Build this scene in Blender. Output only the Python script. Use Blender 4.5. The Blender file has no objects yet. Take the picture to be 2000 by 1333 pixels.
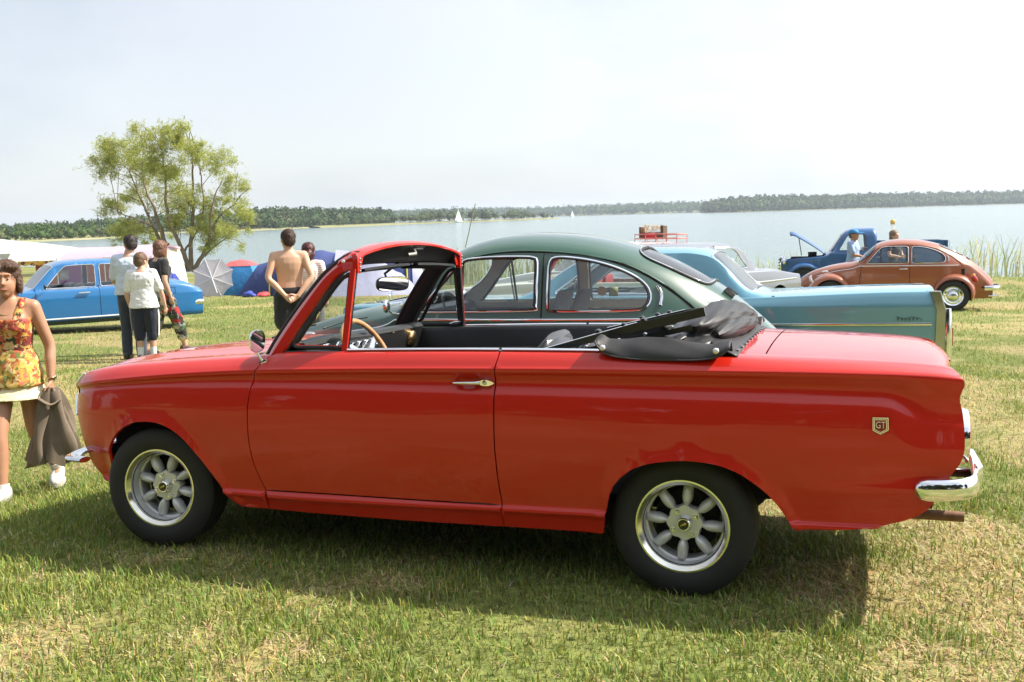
import bpy, bmesh, math, random
import numpy as np
from mathutils import Vector, Matrix
from mathutils.geometry import delaunay_2d_cdt

random.seed(7); RNG = np.random.default_rng(7)
SC = bpy.context.scene
COL = SC.collection
PI = math.pi

# ------------------------------------------------------------------ camera
cam_d = bpy.data.cameras.new('camera'); cam = bpy.data.objects.new('camera', cam_d); COL.objects.link(cam)
cam_d.sensor_width = 36.0; cam_d.lens = 35.39; cam_d.clip_start = 0.05; cam_d.clip_end = 30000
CAM_P = np.array([3.13164, -4.55564, 1.52097])
def cam_axes(yaw, pitch, roll):
    d = np.array([-math.sin(yaw)*math.cos(pitch), math.cos(yaw)*math.cos(pitch), -math.sin(pitch)])
    r = np.array([math.cos(yaw), math.sin(yaw), 0]); u = np.cross(r, d)
    c, s = math.cos(roll), math.sin(roll)
    return c*r + s*u, -s*r + c*u, d
_r, _u, _d = cam_axes(0.33264, 0.123654, -0.027952)
cam.matrix_world = Matrix(((_r[0], _u[0], -_d[0], CAM_P[0]), (_r[1], _u[1], -_d[1], CAM_P[1]), (_r[2], _u[2], -_d[2], CAM_P[2]), (0, 0, 0, 1)))
SC.camera = cam

# ------------------------------------------------------------------ sky and sun
SUN_DIR = Vector((-0.86, -0.42, -1.0)).normalized()          # the way the light travels
SUN_EL = math.asin(-SUN_DIR.z)
SUN_AZ = math.atan2(-SUN_DIR.x, -SUN_DIR.y)                  # from +Y towards +X
world = bpy.data.worlds.new('World'); SC.world = world; world.use_nodes = True
nt = world.node_tree; nt.nodes.clear()
wo = nt.nodes.new('ShaderNodeOutputWorld'); bg = nt.nodes.new('ShaderNodeBackground')
sky = nt.nodes.new('ShaderNodeTexSky'); sky.sky_type = 'NISHITA'; sky.sun_disc = False
sky.sun_elevation = SUN_EL; sky.sun_rotation = SUN_AZ
sky.altitude = 100; sky.air_density = 1.0; sky.dust_density = 1.2; sky.ozone_density = 1.0
bg.inputs['Strength'].default_value = 0.15
# thin bright cloud over the whole sky, broken a little by noise
tc = nt.nodes.new('ShaderNodeTexCoord'); mp = nt.nodes.new('ShaderNodeMapping'); mp.inputs['Scale'].default_value = (1.0, 1.0, 2.6)
mp.inputs['Location'].default_value = (0.35, 0.1, 0.2)
nz = nt.nodes.new('ShaderNodeTexNoise'); nz.inputs['Scale'].default_value = 1.6; nz.inputs['Detail'].default_value = 7; nz.inputs['Roughness'].default_value = 0.52
rp = nt.nodes.new('ShaderNodeValToRGB'); rp.color_ramp.elements[0].position = 0.34; rp.color_ramp.elements[1].position = 0.60
rp.color_ramp.elements[0].color = (2.25, 2.50, 3.00, 1); rp.color_ramp.elements[1].color = (4.0, 4.05, 4.15, 1)
mx = nt.nodes.new('ShaderNodeMix'); mx.data_type = 'RGBA'; mx.inputs['Factor'].default_value = 0.80
# thin cloud scatters forward: brighter towards the sun
vd = nt.nodes.new('ShaderNodeVectorMath'); vd.operation = 'DOT_PRODUCT'; vd.inputs[1].default_value = tuple(-SUN_DIR)
c0 = nt.nodes.new('ShaderNodeMath'); c0.operation = 'MAXIMUM'; c0.inputs[1].default_value = 0.0
c1_ = nt.nodes.new('ShaderNodeMath'); c1_.operation = 'POWER'; c1_.inputs[1].default_value = 1.5
c2_ = nt.nodes.new('ShaderNodeMath'); c2_.operation = 'MULTIPLY_ADD'; c2_.inputs[1].default_value = 1.20; c2_.inputs[2].default_value = 0.78
sc_n = nt.nodes.new('ShaderNodeVectorMath'); sc_n.operation = 'SCALE'
L = nt.links.new
L(tc.outputs['Generated'], vd.inputs[0]); L(vd.outputs['Value'], c0.inputs[0]); L(c0.outputs[0], c1_.inputs[0]); L(c1_.outputs[0], c2_.inputs[0]); L(rp.outputs['Color'], sc_n.inputs[0]); L(c2_.outputs[0], sc_n.inputs['Scale'])
L(tc.outputs['Generated'], mp.inputs['Vector']); L(mp.outputs['Vector'], nz.inputs['Vector']); L(nz.outputs['Fac'], rp.inputs['Fac'])
L(sky.outputs['Color'], mx.inputs['A']); L(sc_n.outputs['Vector'], mx.inputs['B']); L(mx.outputs['Result'], bg.inputs['Color']); L(bg.outputs['Background'], wo.inputs['Surface'])
sun_d = bpy.data.lights.new('sun', 'SUN'); sun = bpy.data.objects.new('sun', sun_d); COL.objects.link(sun)
sun_d.energy = 5.0; sun_d.angle = math.radians(0.6); sun_d.color = (1.0, 0.93, 0.82)
sun.rotation_euler = SUN_DIR.to_track_quat('-Z', 'Y').to_euler()
vs = SC.view_settings; vs.view_transform = 'Standard'; vs.look = 'None'; vs.exposure = 0.85; vs.gamma = 1.0; vs.use_curve_mapping = False
SC.cycles.max_bounces = 8; SC.cycles.transparent_max_bounces = 16; SC.cycles.caustics_reflective = False; SC.cycles.caustics_refractive = False
SC.cycles.volume_bounces = 0

# ------------------------------------------------------------------ helpers: numbers
def pchip_slopes(x, y):
    # x (K,), y (N,K) -> slopes (N,K), monotone cubic
    h = np.diff(x); d = np.diff(y, axis=1)/h
    m = np.zeros_like(y)
    if y.shape[1] == 2:
        m[:] = d; return m
    w1 = 2*h[1:] + h[:-1]; w2 = h[1:] + 2*h[:-1]
    s = d[:, :-1]*d[:, 1:] > 0
    with np.errstate(divide='ignore', invalid='ignore'):
        hm = (w1 + w2)/(w1/d[:, :-1] + w2/d[:, 1:])
    m[:, 1:-1] = np.where(s, np.nan_to_num(hm), 0)
    m[:, 0] = d[:, 0]; m[:, -1] = d[:, -1]
    return m
def pchip_eval(x, y, m, q, ix):
    h = x[ix+1] - x[ix]; t = (q - x[ix])/h; r = np.arange(len(q))
    y0, y1, m0, m1 = y[r, ix], y[r, ix+1], m[r, ix], m[r, ix+1]
    t2, t3 = t*t, t*t*t
    return (2*t3-3*t2+1)*y0 + (t3-2*t2+t)*h*m0 + (-2*t3+3*t2)*y1 + (t3-t2)*h*m1
def curve1(knots):
    k = np.array(knots, float); x = k[:, 0]; y = k[:, 1][None]; m = pchip_slopes(x, y)
    def f(q):
        q = np.asarray(q, float); sh = q.shape; q = np.clip(q.ravel(), x[0], x[-1])
        ix = np.clip(np.searchsorted(x, q) - 1, 0, len(x)-2)
        n = len(q)
        return pchip_eval(x, np.broadcast_to(y, (n, len(x))), np.broadcast_to(m, (n, len(x))), q, ix).reshape(sh)
    return f
def smooth(a, b, x):
    t = np.clip((np.asarray(x, float)-a)/(b-a), 0, 1); return t*t*(3-2*t)
def resample(pts, step):
    p = np.array(pts, float); out = []
    for a, b in zip(p[:-1], p[1:]):
        n = max(1, int(round(np.linalg.norm(b-a)/step)))
        for i in range(n): out.append(a + (b-a)*i/n)
    out.append(p[-1]); return np.array(out)
def smooth_poly(pts, step, closed=False):
    # centripetal-ish Catmull-Rom through pts then even resample
    p = np.array(pts, float); n = len(p); out = []
    rng = range(n) if closed else range(n-1)
    for i in rng:
        p1, p2 = p[i], p[(i+1) % n]
        p0 = p[i-1] if (closed or i > 0) else 2*p1-p2
        p3 = p[(i+2) % n] if (closed or i+2 < n) else 2*p2-p1
        k = max(2, int(np.linalg.norm(p2-p1)/step)+1)
        for t in np.arange(k)/k:
            out.append(0.5*((2*p1)+(-p0+p2)*t+(2*p0-5*p1+4*p2-p3)*t*t+(-p0+3*p1-3*p2+p3)*t**3))
    if not closed: out.append(p[-1])
    return np.array(out)
def round_poly(pts, r=.03, n=4):
    """closed polygon with rounded corners"""
    p = np.array(pts, float); out = []; k = len(p)
    for i in range(k):
        a, b, c = p[i-1], p[i], p[(i+1) % k]; la, lc = np.linalg.norm(a-b), np.linalg.norm(c-b); q = min(r, la*.45, lc*.45)
        s_, e = b+(a-b)/la*q, b+(c-b)/lc*q
        for t in np.linspace(0, 1, n): out.append((1-t)**2*s_+2*t*(1-t)*b+t*t*e)
    return np.array(out)
def inside(poly, q):
    x, y = q[:, 0], q[:, 1]; c = np.zeros(len(q), bool); n = len(poly)
    for i in range(n):
        x0, y0 = poly[i-1]; x1, y1 = poly[i]
        if y0 == y1: continue
        c ^= ((y0 > y) != (y1 > y)) & (x < (x1-x0)*(y-y0)/(y1-y0)+x0)
    return c
def dist_poly(poly, q, closed=True):
    p = np.asarray(poly, float); best = np.full(len(q), 1e9)
    n = len(p)
    for i in range(n if closed else n-1):
        a = p[i]; b = p[(i+1) % n]; ab = b-a; l = (ab*ab).sum()
        if l < 1e-14: continue
        t = np.clip(((q-a)@ab)/l, 0, 1); d = np.hypot(*(q-a-t[:, None]*ab).T); best = np.minimum(best, d)
    return best

# ------------------------------------------------------------------ helpers: objects
def tag(o, label=None, cat=None, group=None, kind=None):
    if label: o['label'] = label
    if cat: o['category'] = cat
    if group: o['group'] = group
    if kind: o['kind'] = kind
    return o
def empty(name, loc=(0, 0, 0), rot=(0, 0, 0), label=None, cat=None, group=None, scale=1):
    o = bpy.data.objects.new(name, None); COL.objects.link(o); o.location = loc; o.rotation_euler = rot; o.scale = (scale,)*3
    o.empty_display_size = 0.2
    return tag(o, label, cat, group)
def fix_mesh(me, angle=40):
    me.polygons.foreach_set('use_smooth', np.ones(len(me.polygons), bool))
    if angle is not None:
        bm = bmesh.new(); bm.from_mesh(me); a = math.radians(angle)
        for e in bm.edges:
            if len(e.link_faces) == 2 and e.calc_face_angle(0) > a: e.smooth = False
        bm.to_mesh(me); bm.free()
    me.update()
class G:
    """collects geometry for ONE mesh object"""
    def __init__(s): s.v = []; s.f = []; s.m = []; s.n = 0
    def add(s, vf, mi=0, flip=False):
        v, f = vf
        if len(v) == 0: return s
        v = np.asarray(v, float); s.v.append(v)
        for q in f:
            q = tuple(int(i)+s.n for i in q); s.f.append(q[::-1] if flip else q); s.m.append(mi)
        s.n += len(v); return s
    def xf(s, M):
        M = np.array(M); s.v = [v@M[:3, :3].T + M[:3, 3] for v in s.v]; return s
    def build(s, name, mats, parent=None, smooth_angle=40, weld=False, flat=False, loc=None, rot=None):
        me = bpy.data.meshes.new(name); v = np.concatenate(s.v) if s.v else np.zeros((0, 3))
        me.from_pydata(v.tolist(), [], s.f)
        mats = mats if isinstance(mats, (list, tuple)) else [mats]
        for m in mats: me.materials.append(m)
        if len(mats) > 1: me.polygons.foreach_set('material_index', np.array(s.m, np.int32))
        if weld:
            bm = bmesh.new(); bm.from_mesh(me); bmesh.ops.remove_doubles(bm, verts=bm.verts, dist=1e-5); bm.to_mesh(me); bm.free()
        if not flat: fix_mesh(me, smooth_angle)
        else: me.update()
        o = bpy.data.objects.new(name, me); COL.objects.link(o)
        if parent is not None: o.parent = parent
        if loc is not None: o.location = loc
        if rot is not None: o.rotation_euler = rot
        return o
def T(x=0, y=0, z=0, rx=0, ry=0, rz=0, s=1):
    sc = s if hasattr(s, '__len__') else (s, s, s)
    from mathutils import Euler
    return Matrix.Translation((x, y, z)) @ Euler((rx, ry, rz)).to_matrix().to_4x4() @ Matrix.Diagonal((*sc, 1))
def mv(vf, M):
    M = np.array(M); v = np.asarray(vf[0], float); return v@M[:3, :3].T + M[:3, 3], vf[1]
def box(x0, x1, y0, y1, z0, z1, b=0.0):
    if b <= 0:
        v = [(x, y, z) for x in (x0, x1) for y in (y0, y1) for z in (z0, z1)]
        return np.array(v), [(0, 1, 3, 2), (4, 6, 7, 5), (0, 4, 5, 1), (2, 3, 7, 6), (0, 2, 6, 4), (1, 5, 7, 3)]
    bm = bmesh.new(); bmesh.ops.create_cube(bm, size=1)
    for v in bm.verts: v.co = ((x0+x1)/2+v.co.x*(x1-x0), (y0+y1)/2+v.co.y*(y1-y0), (z0+z1)/2+v.co.z*(z1-z0))
    b = min(b, 0.49*min(abs(x1-x0), abs(y1-y0), abs(z1-z0)))
    bmesh.ops.bevel(bm, geom=bm.edges, offset=b, segments=2, affect='EDGES', profile=0.6)
    r = from_bm(bm); return r
def from_bm(bm):
    bm.verts.index_update(); v = np.array([tuple(x.co) for x in bm.verts]); f = [tuple(x.index for x in q.verts) for q in bm.faces]; bm.free(); return v, f
def grid(P, closed_u=False, closed_v=False):
    # P (nu,nv,3)
    P = np.asarray(P, float); nu, nv = P.shape[:2]; f = []
    for i in range(nu if closed_u else nu-1):
        for j in range(nv if closed_v else nv-1):
            a, b = i, (i+1) % nu; c, d = j, (j+1) % nv
            f.append((a*nv+c, b*nv+c, b*nv+d, a*nv+d))
    return P.reshape(-1, 3), f
def rings(R, cap0=True, cap1=True, closed=True):
    # list of rings (n,3) skinned; caps as fans to centre
    R = [np.asarray(r, float) for r in R]; n = len(R[0]); v, f = grid(np.stack(R), closed_v=closed); v = list(v); m = len(R)
    if cap0:
        v.append(R[0].mean(0)); k = len(v)-1; f += [(k, i, (i+1) % n) for i in range(n)]
    if cap1:
        v.append(R[-1].mean(0)); k = len(v)-1; o = (m-1)*n; f += [(k, o+(i+1) % n, o+i) for i in range(n)]
    return np.array(v), f
def frames(P, closed=False):
    P = np.asarray(P, float); n = len(P)
    t = np.gradient(P, axis=0) if not closed else (np.roll(P, -1, 0)-np.roll(P, 1, 0))
    t /= np.maximum(np.linalg.norm(t, axis=1, keepdims=True), 1e-9)
    up = np.array([0, 0, 1.0]) if abs(t[0][2]) < 0.9 else np.array([0, 1.0, 0])
    N = []; a = np.cross(up, t[0]); a /= np.linalg.norm(a); N.append(a)
    for i in range(1, n):
        a = N[-1] - t[i]*(N[-1]@t[i]); l = np.linalg.norm(a)
        N.append(a/l if l > 1e-6 else N[-1])
    N = np.array(N); B = np.cross(t, N); return t, N, B
def tube(P, r, n=10, closed=False, ry=None, caps=True):
    P = np.asarray(P, float); t, N, B = frames(P, closed); r = np.broadcast_to(np.asarray(r, float), (len(P),)); ry = r if ry is None else np.broadcast_to(np.asarray(ry, float), (len(P),))
    a = np.linspace(0, 2*PI, n, endpoint=False)
    R = [P[i] + np.outer(np.cos(a)*r[i], N[i]) + np.outer(np.sin(a)*ry[i], B[i]) for i in range(len(P))]
    if closed: return grid(np.stack(R), closed_u=True, closed_v=True)
    return rings(R, caps, caps)
def strip(P, Nrm, w, h):
    # flat bar along P: width w along Nrm x t, height h along Nrm
    P = np.asarray(P, float); t, _, _ = frames(P); Nrm = np.broadcast_to(np.asarray(Nrm, float), P.shape); s = np.cross(Nrm, t)
    s /= np.maximum(np.linalg.norm(s, axis=1, keepdims=True), 1e-9)
    R = [np.array([P[i]-s[i]*w/2, P[i]-s[i]*w*0.3+Nrm[i]*h, P[i]+s[i]*w*0.3+Nrm[i]*h, P[i]+s[i]*w/2]) for i in range(len(P))]
    return rings(R)
def lathe(prof, n=32, axis='y', ang=(0, 2*PI)):
    # prof: list of (r, a) radius and axial position
    full = abs(ang[1]-ang[0]-2*PI) < 1e-6
    th = np.linspace(ang[0], ang[1], n, endpoint=not full); p = np.array(prof, float)
    c, s = np.cos(th)[:, None], np.sin(th)[:, None]; r, a = p[:, 0][None], p[:, 1][None]
    A = np.broadcast_to(a, (n, len(p)))
    if axis == 'y': P = np.stack([r*c, A, r*s], -1)
    elif axis == 'z': P = np.stack([r*c, r*s, A], -1)
    else: P = np.stack([A, r*c, r*s], -1)
    return grid(P, closed_u=full)
def ellipsoid(c, r, nu=16, nv=10):
    th = np.linspace(0, 2*PI, nu, endpoint=False); ph = np.linspace(-PI/2, PI/2, nv)
    P = np.stack([np.cos(th)[:, None]*np.cos(ph)[None], np.sin(th)[:, None]*np.cos(ph)[None], np.broadcast_to(np.sin(ph)[None], (nu, nv))], -1)*np.array(r)+np.array(c)
    return grid(P, closed_u=True)
def prism(poly, axis, a0, a1, bev=0.0):
    # polygon (2D) extruded along axis: 'y' -> poly is (x,z); 'x' -> (y,z); 'z' -> (x,y)
    p = np.array(poly, float); n = len(p)
    def m(a, q=None):
        q = p if q is None else q
        o = np.full(n, a)
        return np.stack({'y': [q[:, 0], o, q[:, 1]], 'x': [o, q[:, 0], q[:, 1]], 'z': [q[:, 0], q[:, 1], o]}[axis], 1)
    if bev > 0:
        c = p.mean(0); q = c+(p-c)*(1-bev/np.maximum(np.linalg.norm(p-c, axis=1, keepdims=True), 1e-6))
        s = 1 if a1 > a0 else -1
        return rings([m(a0, q), m(a0+s*bev), m(a1-s*bev), m(a1, q)])
    return rings([m(a0), m(a1)])
def mirror_y(vf): v = np.array(vf[0]); v[:, 1] *= -1; return v, [q[::-1] for q in vf[1]]

# ------------------------------------------------------------------ section-lofted sheet metal
class Loft:
    """sections at every x through K control lines; line k is (w(x), z(x)); s runs 0..K-1"""
    def __init__(s, lines, disp=None, smax_side=None):
        s.lines = lines; s.K = len(lines); s.kn = np.arange(s.K, dtype=float); s.disp = disp; s.side = smax_side if smax_side is not None else s.K-1
    def wz(s, x, q):
        x = np.asarray(x, float); q = np.clip(np.asarray(q, float), 0, s.K-1)
        W = np.stack([l[0](x) for l in s.lines], 1); Z = np.stack([l[1](x) for l in s.lines], 1)
        ix = np.clip(np.floor(q).astype(int), 0, s.K-2)
        w = pchip_eval(s.kn, W, pchip_slopes(s.kn, W), q, ix); z = pchip_eval(s.kn, Z, pchip_slopes(s.kn, Z), q, ix)
        return w, z
    def pos(s, x, q):
        w, z = s.wz(x, q)
        if s.disp: w = w + s.disp(x, z, q)
        return np.stack([x, -w, z], 1)
    def s_of_z(s, x, z):
        x = np.atleast_1d(np.asarray(x, float)); z = np.atleast_1d(np.asarray(z, float)); S = np.linspace(0, s.side, int(s.side*16)+1)
        out = []
        for a, b in zip(x, z):
            _, zz = s.wz(np.full(len(S), a), S); out.append(np.interp(b, np.maximum.accumulate(zz)+np.arange(len(S))*1e-9, S))
        return np.array(out)
    def xz(s, pts):
        p = np.array(pts, float); return np.stack([p[:, 0], s.s_of_z(p[:, 0], p[:, 1])], 1)
    def at_xz(s, pts, off=0.0):
        q = s.xz(pts); P = s.pos(q[:, 0], q[:, 1]); P[:, 1] -= off; return P
def panel(L, outline, holes=(), dx=0.03, sub=3, flange=0.014, far=False, scale=0.045, off=0.0):
    """outline, holes: closed lists of (x,s). returns (verts, faces)"""
    sc = np.array([1.0, scale]); O = np.array(outline, float)*sc; Hs = [np.array(h, float)*sc for h in holes]
    x0, x1 = O[:, 0].min(), O[:, 0].max(); s0, s1 = O[:, 1].min(), O[:, 1].max()
    rows = np.arange(math.floor(s0/scale*sub)/sub, s1/scale+1e-6, 1.0/sub)*scale
    xs = np.arange(x0+dx/2, x1, dx); gx, gy = np.meshgrid(xs, rows); q = np.stack([gx.ravel(), gy.ravel()], 1)
    keep = inside(O, q)
    for h in Hs: keep &= ~inside(h, q)
    q = q[keep]; dm = dist_poly(O, q)
    for h in Hs: dm = np.minimum(dm, dist_poly(h, q))
    q = q[dm > 0.006]
    pts = [O]+Hs+[q]; V = np.concatenate(pts); E = []; o = 0
    for p in [O]+Hs:
        n = len(p); E += [(o+i, o+(i+1) % n) for i in range(n)]; o += n
    r = delaunay_2d_cdt([Vector(v) for v in V], E, [], 0, 1e-6)
    v2 = np.array([tuple(v) for v in r[0]]); F = np.array([tuple(f) for f in r[2] if len(f) == 3])
    cen = v2[F].mean(1); k = inside(O, cen)
    for h in Hs: k &= ~inside(h, cen)
    F = F[k]
    d1 = v2[F[:, 1]]-v2[F[:, 0]]; d2 = v2[F[:, 2]]-v2[F[:, 0]]; ar = d1[:, 0]*d2[:, 1]-d1[:, 1]*d2[:, 0]
    F = F[np.abs(ar) > 1e-9]; ar = ar[np.abs(ar) > 1e-9]; F[ar < 0] = F[ar < 0][:, ::-1]
    P = L.pos(v2[:, 0], v2[:, 1]/scale)
    if off: P[:, 1] += off
    faces = [tuple(f) for f in F]
    if flange:
        ec = {}
        for f in faces:
            for a, b in ((f[0], f[1]), (f[1], f[2]), (f[2], f[0])): ec[(a, b)] = ec.get((a, b), 0)+1
        bd = [(a, b) for (a, b) in ec if (b, a) not in ec]
        # inward direction: -normal
        nv = np.zeros_like(P); fa = np.array(faces); n = np.cross(P[fa[:, 1]]-P[fa[:, 0]], P[fa[:, 2]]-P[fa[:, 0]])
        for i in range(3): np.add.at(nv, fa[:, i], n)
        nv /= np.maximum(np.linalg.norm(nv, axis=1, keepdims=True), 1e-12)
        ids = sorted({i for e in bd for i in e}); mp_ = {i: len(P)+k for k, i in enumerate(ids)}
        P = np.concatenate([P, P[ids]-nv[ids]*flange])
        faces += [(b, a, mp_[a], mp_[b]) for a, b in bd]
    vf = (P, faces)
    return mirror_y(vf) if far else vf

# ------------------------------------------------------------------ materials
MATS = {}
def mat(name, col, rough=0.5, metal=0.0, coat=0.0, spec=0.5, noise=None, bump=None, trans=0.0, sheen=0.0, sss=0.0, rough_noise=0.0):
    """noise=(scale, amount, second colour); bump=(scale, distance)"""
    if name in MATS: return MATS[name]
    m = bpy.data.materials.new(name); m.use_nodes = True; n = m.node_tree.nodes; l = m.node_tree.links; b = n['Principled BSDF']
    b.inputs['Base Color'].default_value = (*col, 1); b.inputs['Roughness'].default_value = rough; b.inputs['Metallic'].default_value = metal
    b.inputs['Coat Weight'].default_value = coat; b.inputs['Coat Roughness'].default_value = 0.02; b.inputs['Coat IOR'].default_value = 1.47; b.inputs['Specular IOR Level'].default_value = spec
    b.inputs['Sheen Weight'].default_value = sheen
    t = n.new('ShaderNodeTexCoord')
    if noise:
        z = n.new('ShaderNodeTexNoise'); z.inputs['Scale'].default_value = noise[0]; z.inputs['Detail'].default_value = 5; l.new(t.outputs['Object'], z.inputs['Vector'])
        r = n.new('ShaderNodeValToRGB'); r.color_ramp.elements[0].position = 0.5-noise[1]; r.color_ramp.elements[1].position = 0.5+noise[1]
        r.color_ramp.elements[0].color = (*col, 1); r.color_ramp.elements[1].color = (*noise[2], 1)
        l.new(z.outputs['Fac'], r.inputs['Fac']); l.new(r.outputs['Color'], b.inputs['Base Color'])
    if rough_noise:
        z = n.new('ShaderNodeTexNoise'); z.inputs['Scale'].default_value = 9; z.inputs['Detail'].default_value = 6; l.new(t.outputs['Object'], z.inputs['Vector'])
        a = n.new('ShaderNodeMapRange'); a.inputs['To Min'].default_value = max(0.02, rough-rough_noise); a.inputs['To Max'].default_value = rough+rough_noise
        l.new(z.outputs['Fac'], a.inputs['Value']); l.new(a.outputs['Result'], b.inputs['Roughness'])
    if bump:
        z = n.new('ShaderNodeTexNoise'); z.inputs['Scale'].default_value = bump[0]; z.inputs['Detail'].default_value = 3; l.new(t.outputs['Object'], z.inputs['Vector'])
        u = n.new('ShaderNodeBump'); u.inputs['Strength'].default_value = 1.0; u.inputs['Distance'].default_value = bump[1]; l.new(z.outputs['Fac'], u.inputs['Height']); l.new(u.outputs['Normal'], b.inputs['Normal'])
        if coat: l.new(u.outputs['Normal'], b.inputs['Coat Normal'])
    MATS[name] = m; return m
def paint(name, col, flake=0.0):
    return mat(name, col, rough=0.38, metal=flake, coat=1.0, spec=0.5, bump=(2.2, 0.004))
def glass(name, tint=(0.93, 0.97, 0.96), f=1.45, rough=0.0):
    if name in MATS: return MATS[name]
    m = bpy.data.materials.new(name); m.use_nodes = True; n = m.node_tree.nodes; l = m.node_tree.links; n.clear()
    o = n.new('ShaderNodeOutputMaterial'); a = n.new('ShaderNodeBsdfTransparent'); a.inputs['Color'].default_value = (*tint, 1)
    g = n.new('ShaderNodeBsdfGlossy'); g.inputs['Roughness'].default_value = rough
    ge = n.new('ShaderNodeNewGeometry'); dt = n.new('ShaderNodeVectorMath'); dt.operation = 'DOT_PRODUCT'; l.new(ge.outputs['Normal'], dt.inputs[0]); l.new(ge.outputs['Incoming'], dt.inputs[1])
    def mth(op, a, b):
        q = n.new('ShaderNodeMath'); q.operation = op
        for i, v in enumerate((a, b)):
            if v is None: continue
            if isinstance(v, (int, float)): q.inputs[i].default_value = v
            else: l.new(v, q.inputs[i])
        return q.outputs[0]
    c1 = mth('SUBTRACT', 1.0, mth('ABSOLUTE', dt.outputs['Value'], None)); fr = mth('ADD', mth('MULTIPLY', mth('POWER', c1, 4.0), 0.88), 0.10)
    x = n.new('ShaderNodeMixShader'); l.new(fr, x.inputs['Fac']); l.new(a.outputs['BSDF'], x.inputs[1]); l.new(g.outputs['BSDF'], x.inputs[2]); l.new(x.outputs['Shader'], o.inputs['Surface'])
    MATS[name] = m; return m
CHROME = mat('chrome', (0.86, 0.87, 0.88), 0.06, 1.0, rough_noise=0.03)
BLACKV = mat('black_vinyl', (0.018, 0.018, 0.019), 0.42, noise=(40, 0.3, (0.026, 0.025, 0.025)), bump=(160, 0.0006))
HOODV = mat('hood_vinyl', (0.013, 0.012, 0.012), 0.52, noise=(14, 0.3, (0.028, 0.027, 0.026)), bump=(220, 0.0008))
RUBBER = mat('rubber', (0.014, 0.014, 0.014), 0.7, noise=(18, 0.3, (0.022, 0.021, 0.020)), bump=(120, 0.0008))
DARK = mat('dark_underside', (0.010, 0.010, 0.010), 0.9, bump=(30, 0.004))
BLACKM = mat('black_metal', (0.012, 0.012, 0.012), 0.3, coat=0.3, bump=(60, 0.0005))
GLASS = glass('window_glass')
MIRROR = mat('mirror_glass', (0.9, 0.9, 0.9), 0.01, 1.0)
def text_obj(name, body, size, m, parent, M, extrude=0.001, sx=1.0):
    cu = bpy.data.curves.new(name, 'FONT'); cu.body = body; cu.size = size; cu.extrude = extrude; cu.align_x = 'CENTER'; cu.align_y = 'CENTER'; cu.resolution_u = 3
    t = bpy.data.objects.new(name+'_tmp', cu); COL.objects.link(t)
    dg = bpy.context.evaluated_depsgraph_get(); me = bpy.data.meshes.new_from_object(t.evaluated_get(dg)); bpy.data.objects.remove(t)
    me.name = name; me.transform(M @ Matrix.Diagonal((sx, 1, 1, 1))); me.materials.clear(); me.materials.append(m)
    o = bpy.data.objects.new(name, me); COL.objects.link(o)
    if parent is not None: o.parent = parent
    return o
def ground_z(x, y):
    x = np.asarray(x, float); y = np.asarray(y, float)
    ye = np.where(y < 22, y, 22+6*(1-np.exp(-(np.minimum(y, 80)-22)/6)))
    z = -0.036*(ye+0.7) - 0.12*smooth(-0.9, -3.0, x) - 0.11*np.exp(-((x+2.2)/1.3)**2-((y-.5)/1.6)**2)
    return z
def shore_y(x):
    x = np.asarray(x, float); return 37.5+1.2*np.sin(x*.21+1)+.6*np.sin(x*.53)+.45*np.clip(-(x+12), 0, 60)
WATER_Z = -1.42
# =================================================================== ground, lake, far shores
def attr_mat(name, rough=0.9, bump=None, trans=0.0, tint=(1, 1, 1), noise=None, spec=0.3):
    """colour comes from the mesh's 'Col' attribute (the thing's own colour), broken by fine noise"""
    m = bpy.data.materials.new(name); m.use_nodes = True; n = m.node_tree.nodes; l = m.node_tree.links; b = n['Principled BSDF']
    a = n.new('ShaderNodeVertexColor'); a.layer_name = 'Col'; b.inputs['Roughness'].default_value = rough; b.inputs['Specular IOR Level'].default_value = spec
    col = a.outputs['Color']; t = n.new('ShaderNodeTexCoord')
    if noise:
        z = n.new('ShaderNodeTexNoise'); z.inputs['Scale'].default_value = noise[0]; z.inputs['Detail'].default_value = 6; l.new(t.outputs['Object'], z.inputs['Vector'])
        r = n.new('ShaderNodeMapRange'); r.inputs['From Min'].default_value = .3; r.inputs['From Max'].default_value = .7; r.inputs['To Min'].default_value = 1-noise[1]; r.inputs['To Max'].default_value = 1+noise[1]; l.new(z.outputs['Fac'], r.inputs['Value'])
        x = n.new('ShaderNodeVectorMath'); x.operation = 'SCALE'; l.new(col, x.inputs[0]); l.new(r.outputs['Result'], x.inputs['Scale']); col = x.outputs['Vector']
    l.new(col, b.inputs['Base Color'])
    if bump:
        z = n.new('ShaderNodeTexNoise'); z.inputs['Scale'].default_value = bump[0]; z.inputs['Detail'].default_value = 5; l.new(t.outputs['Object'], z.inputs['Vector'])
        u = n.new('ShaderNodeBump'); u.inputs['Distance'].default_value = bump[1]; l.new(z.outputs['Fac'], u.inputs['Height']); l.new(u.outputs['Normal'], b.inputs['Normal'])
    if trans:
        o = n['Material Output']; tr = n.new('ShaderNodeBsdfTranslucent'); l.new(col, tr.inputs['Color']); mx_ = n.new('ShaderNodeMixShader'); mx_.inputs['Fac'].default_value = trans
        l.new(b.outputs['BSDF'], mx_.inputs[1]); l.new(tr.outputs['BSDF'], mx_.inputs[2]); l.new(mx_.outputs['Shader'], o.inputs['Surface'])
    return m
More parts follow.
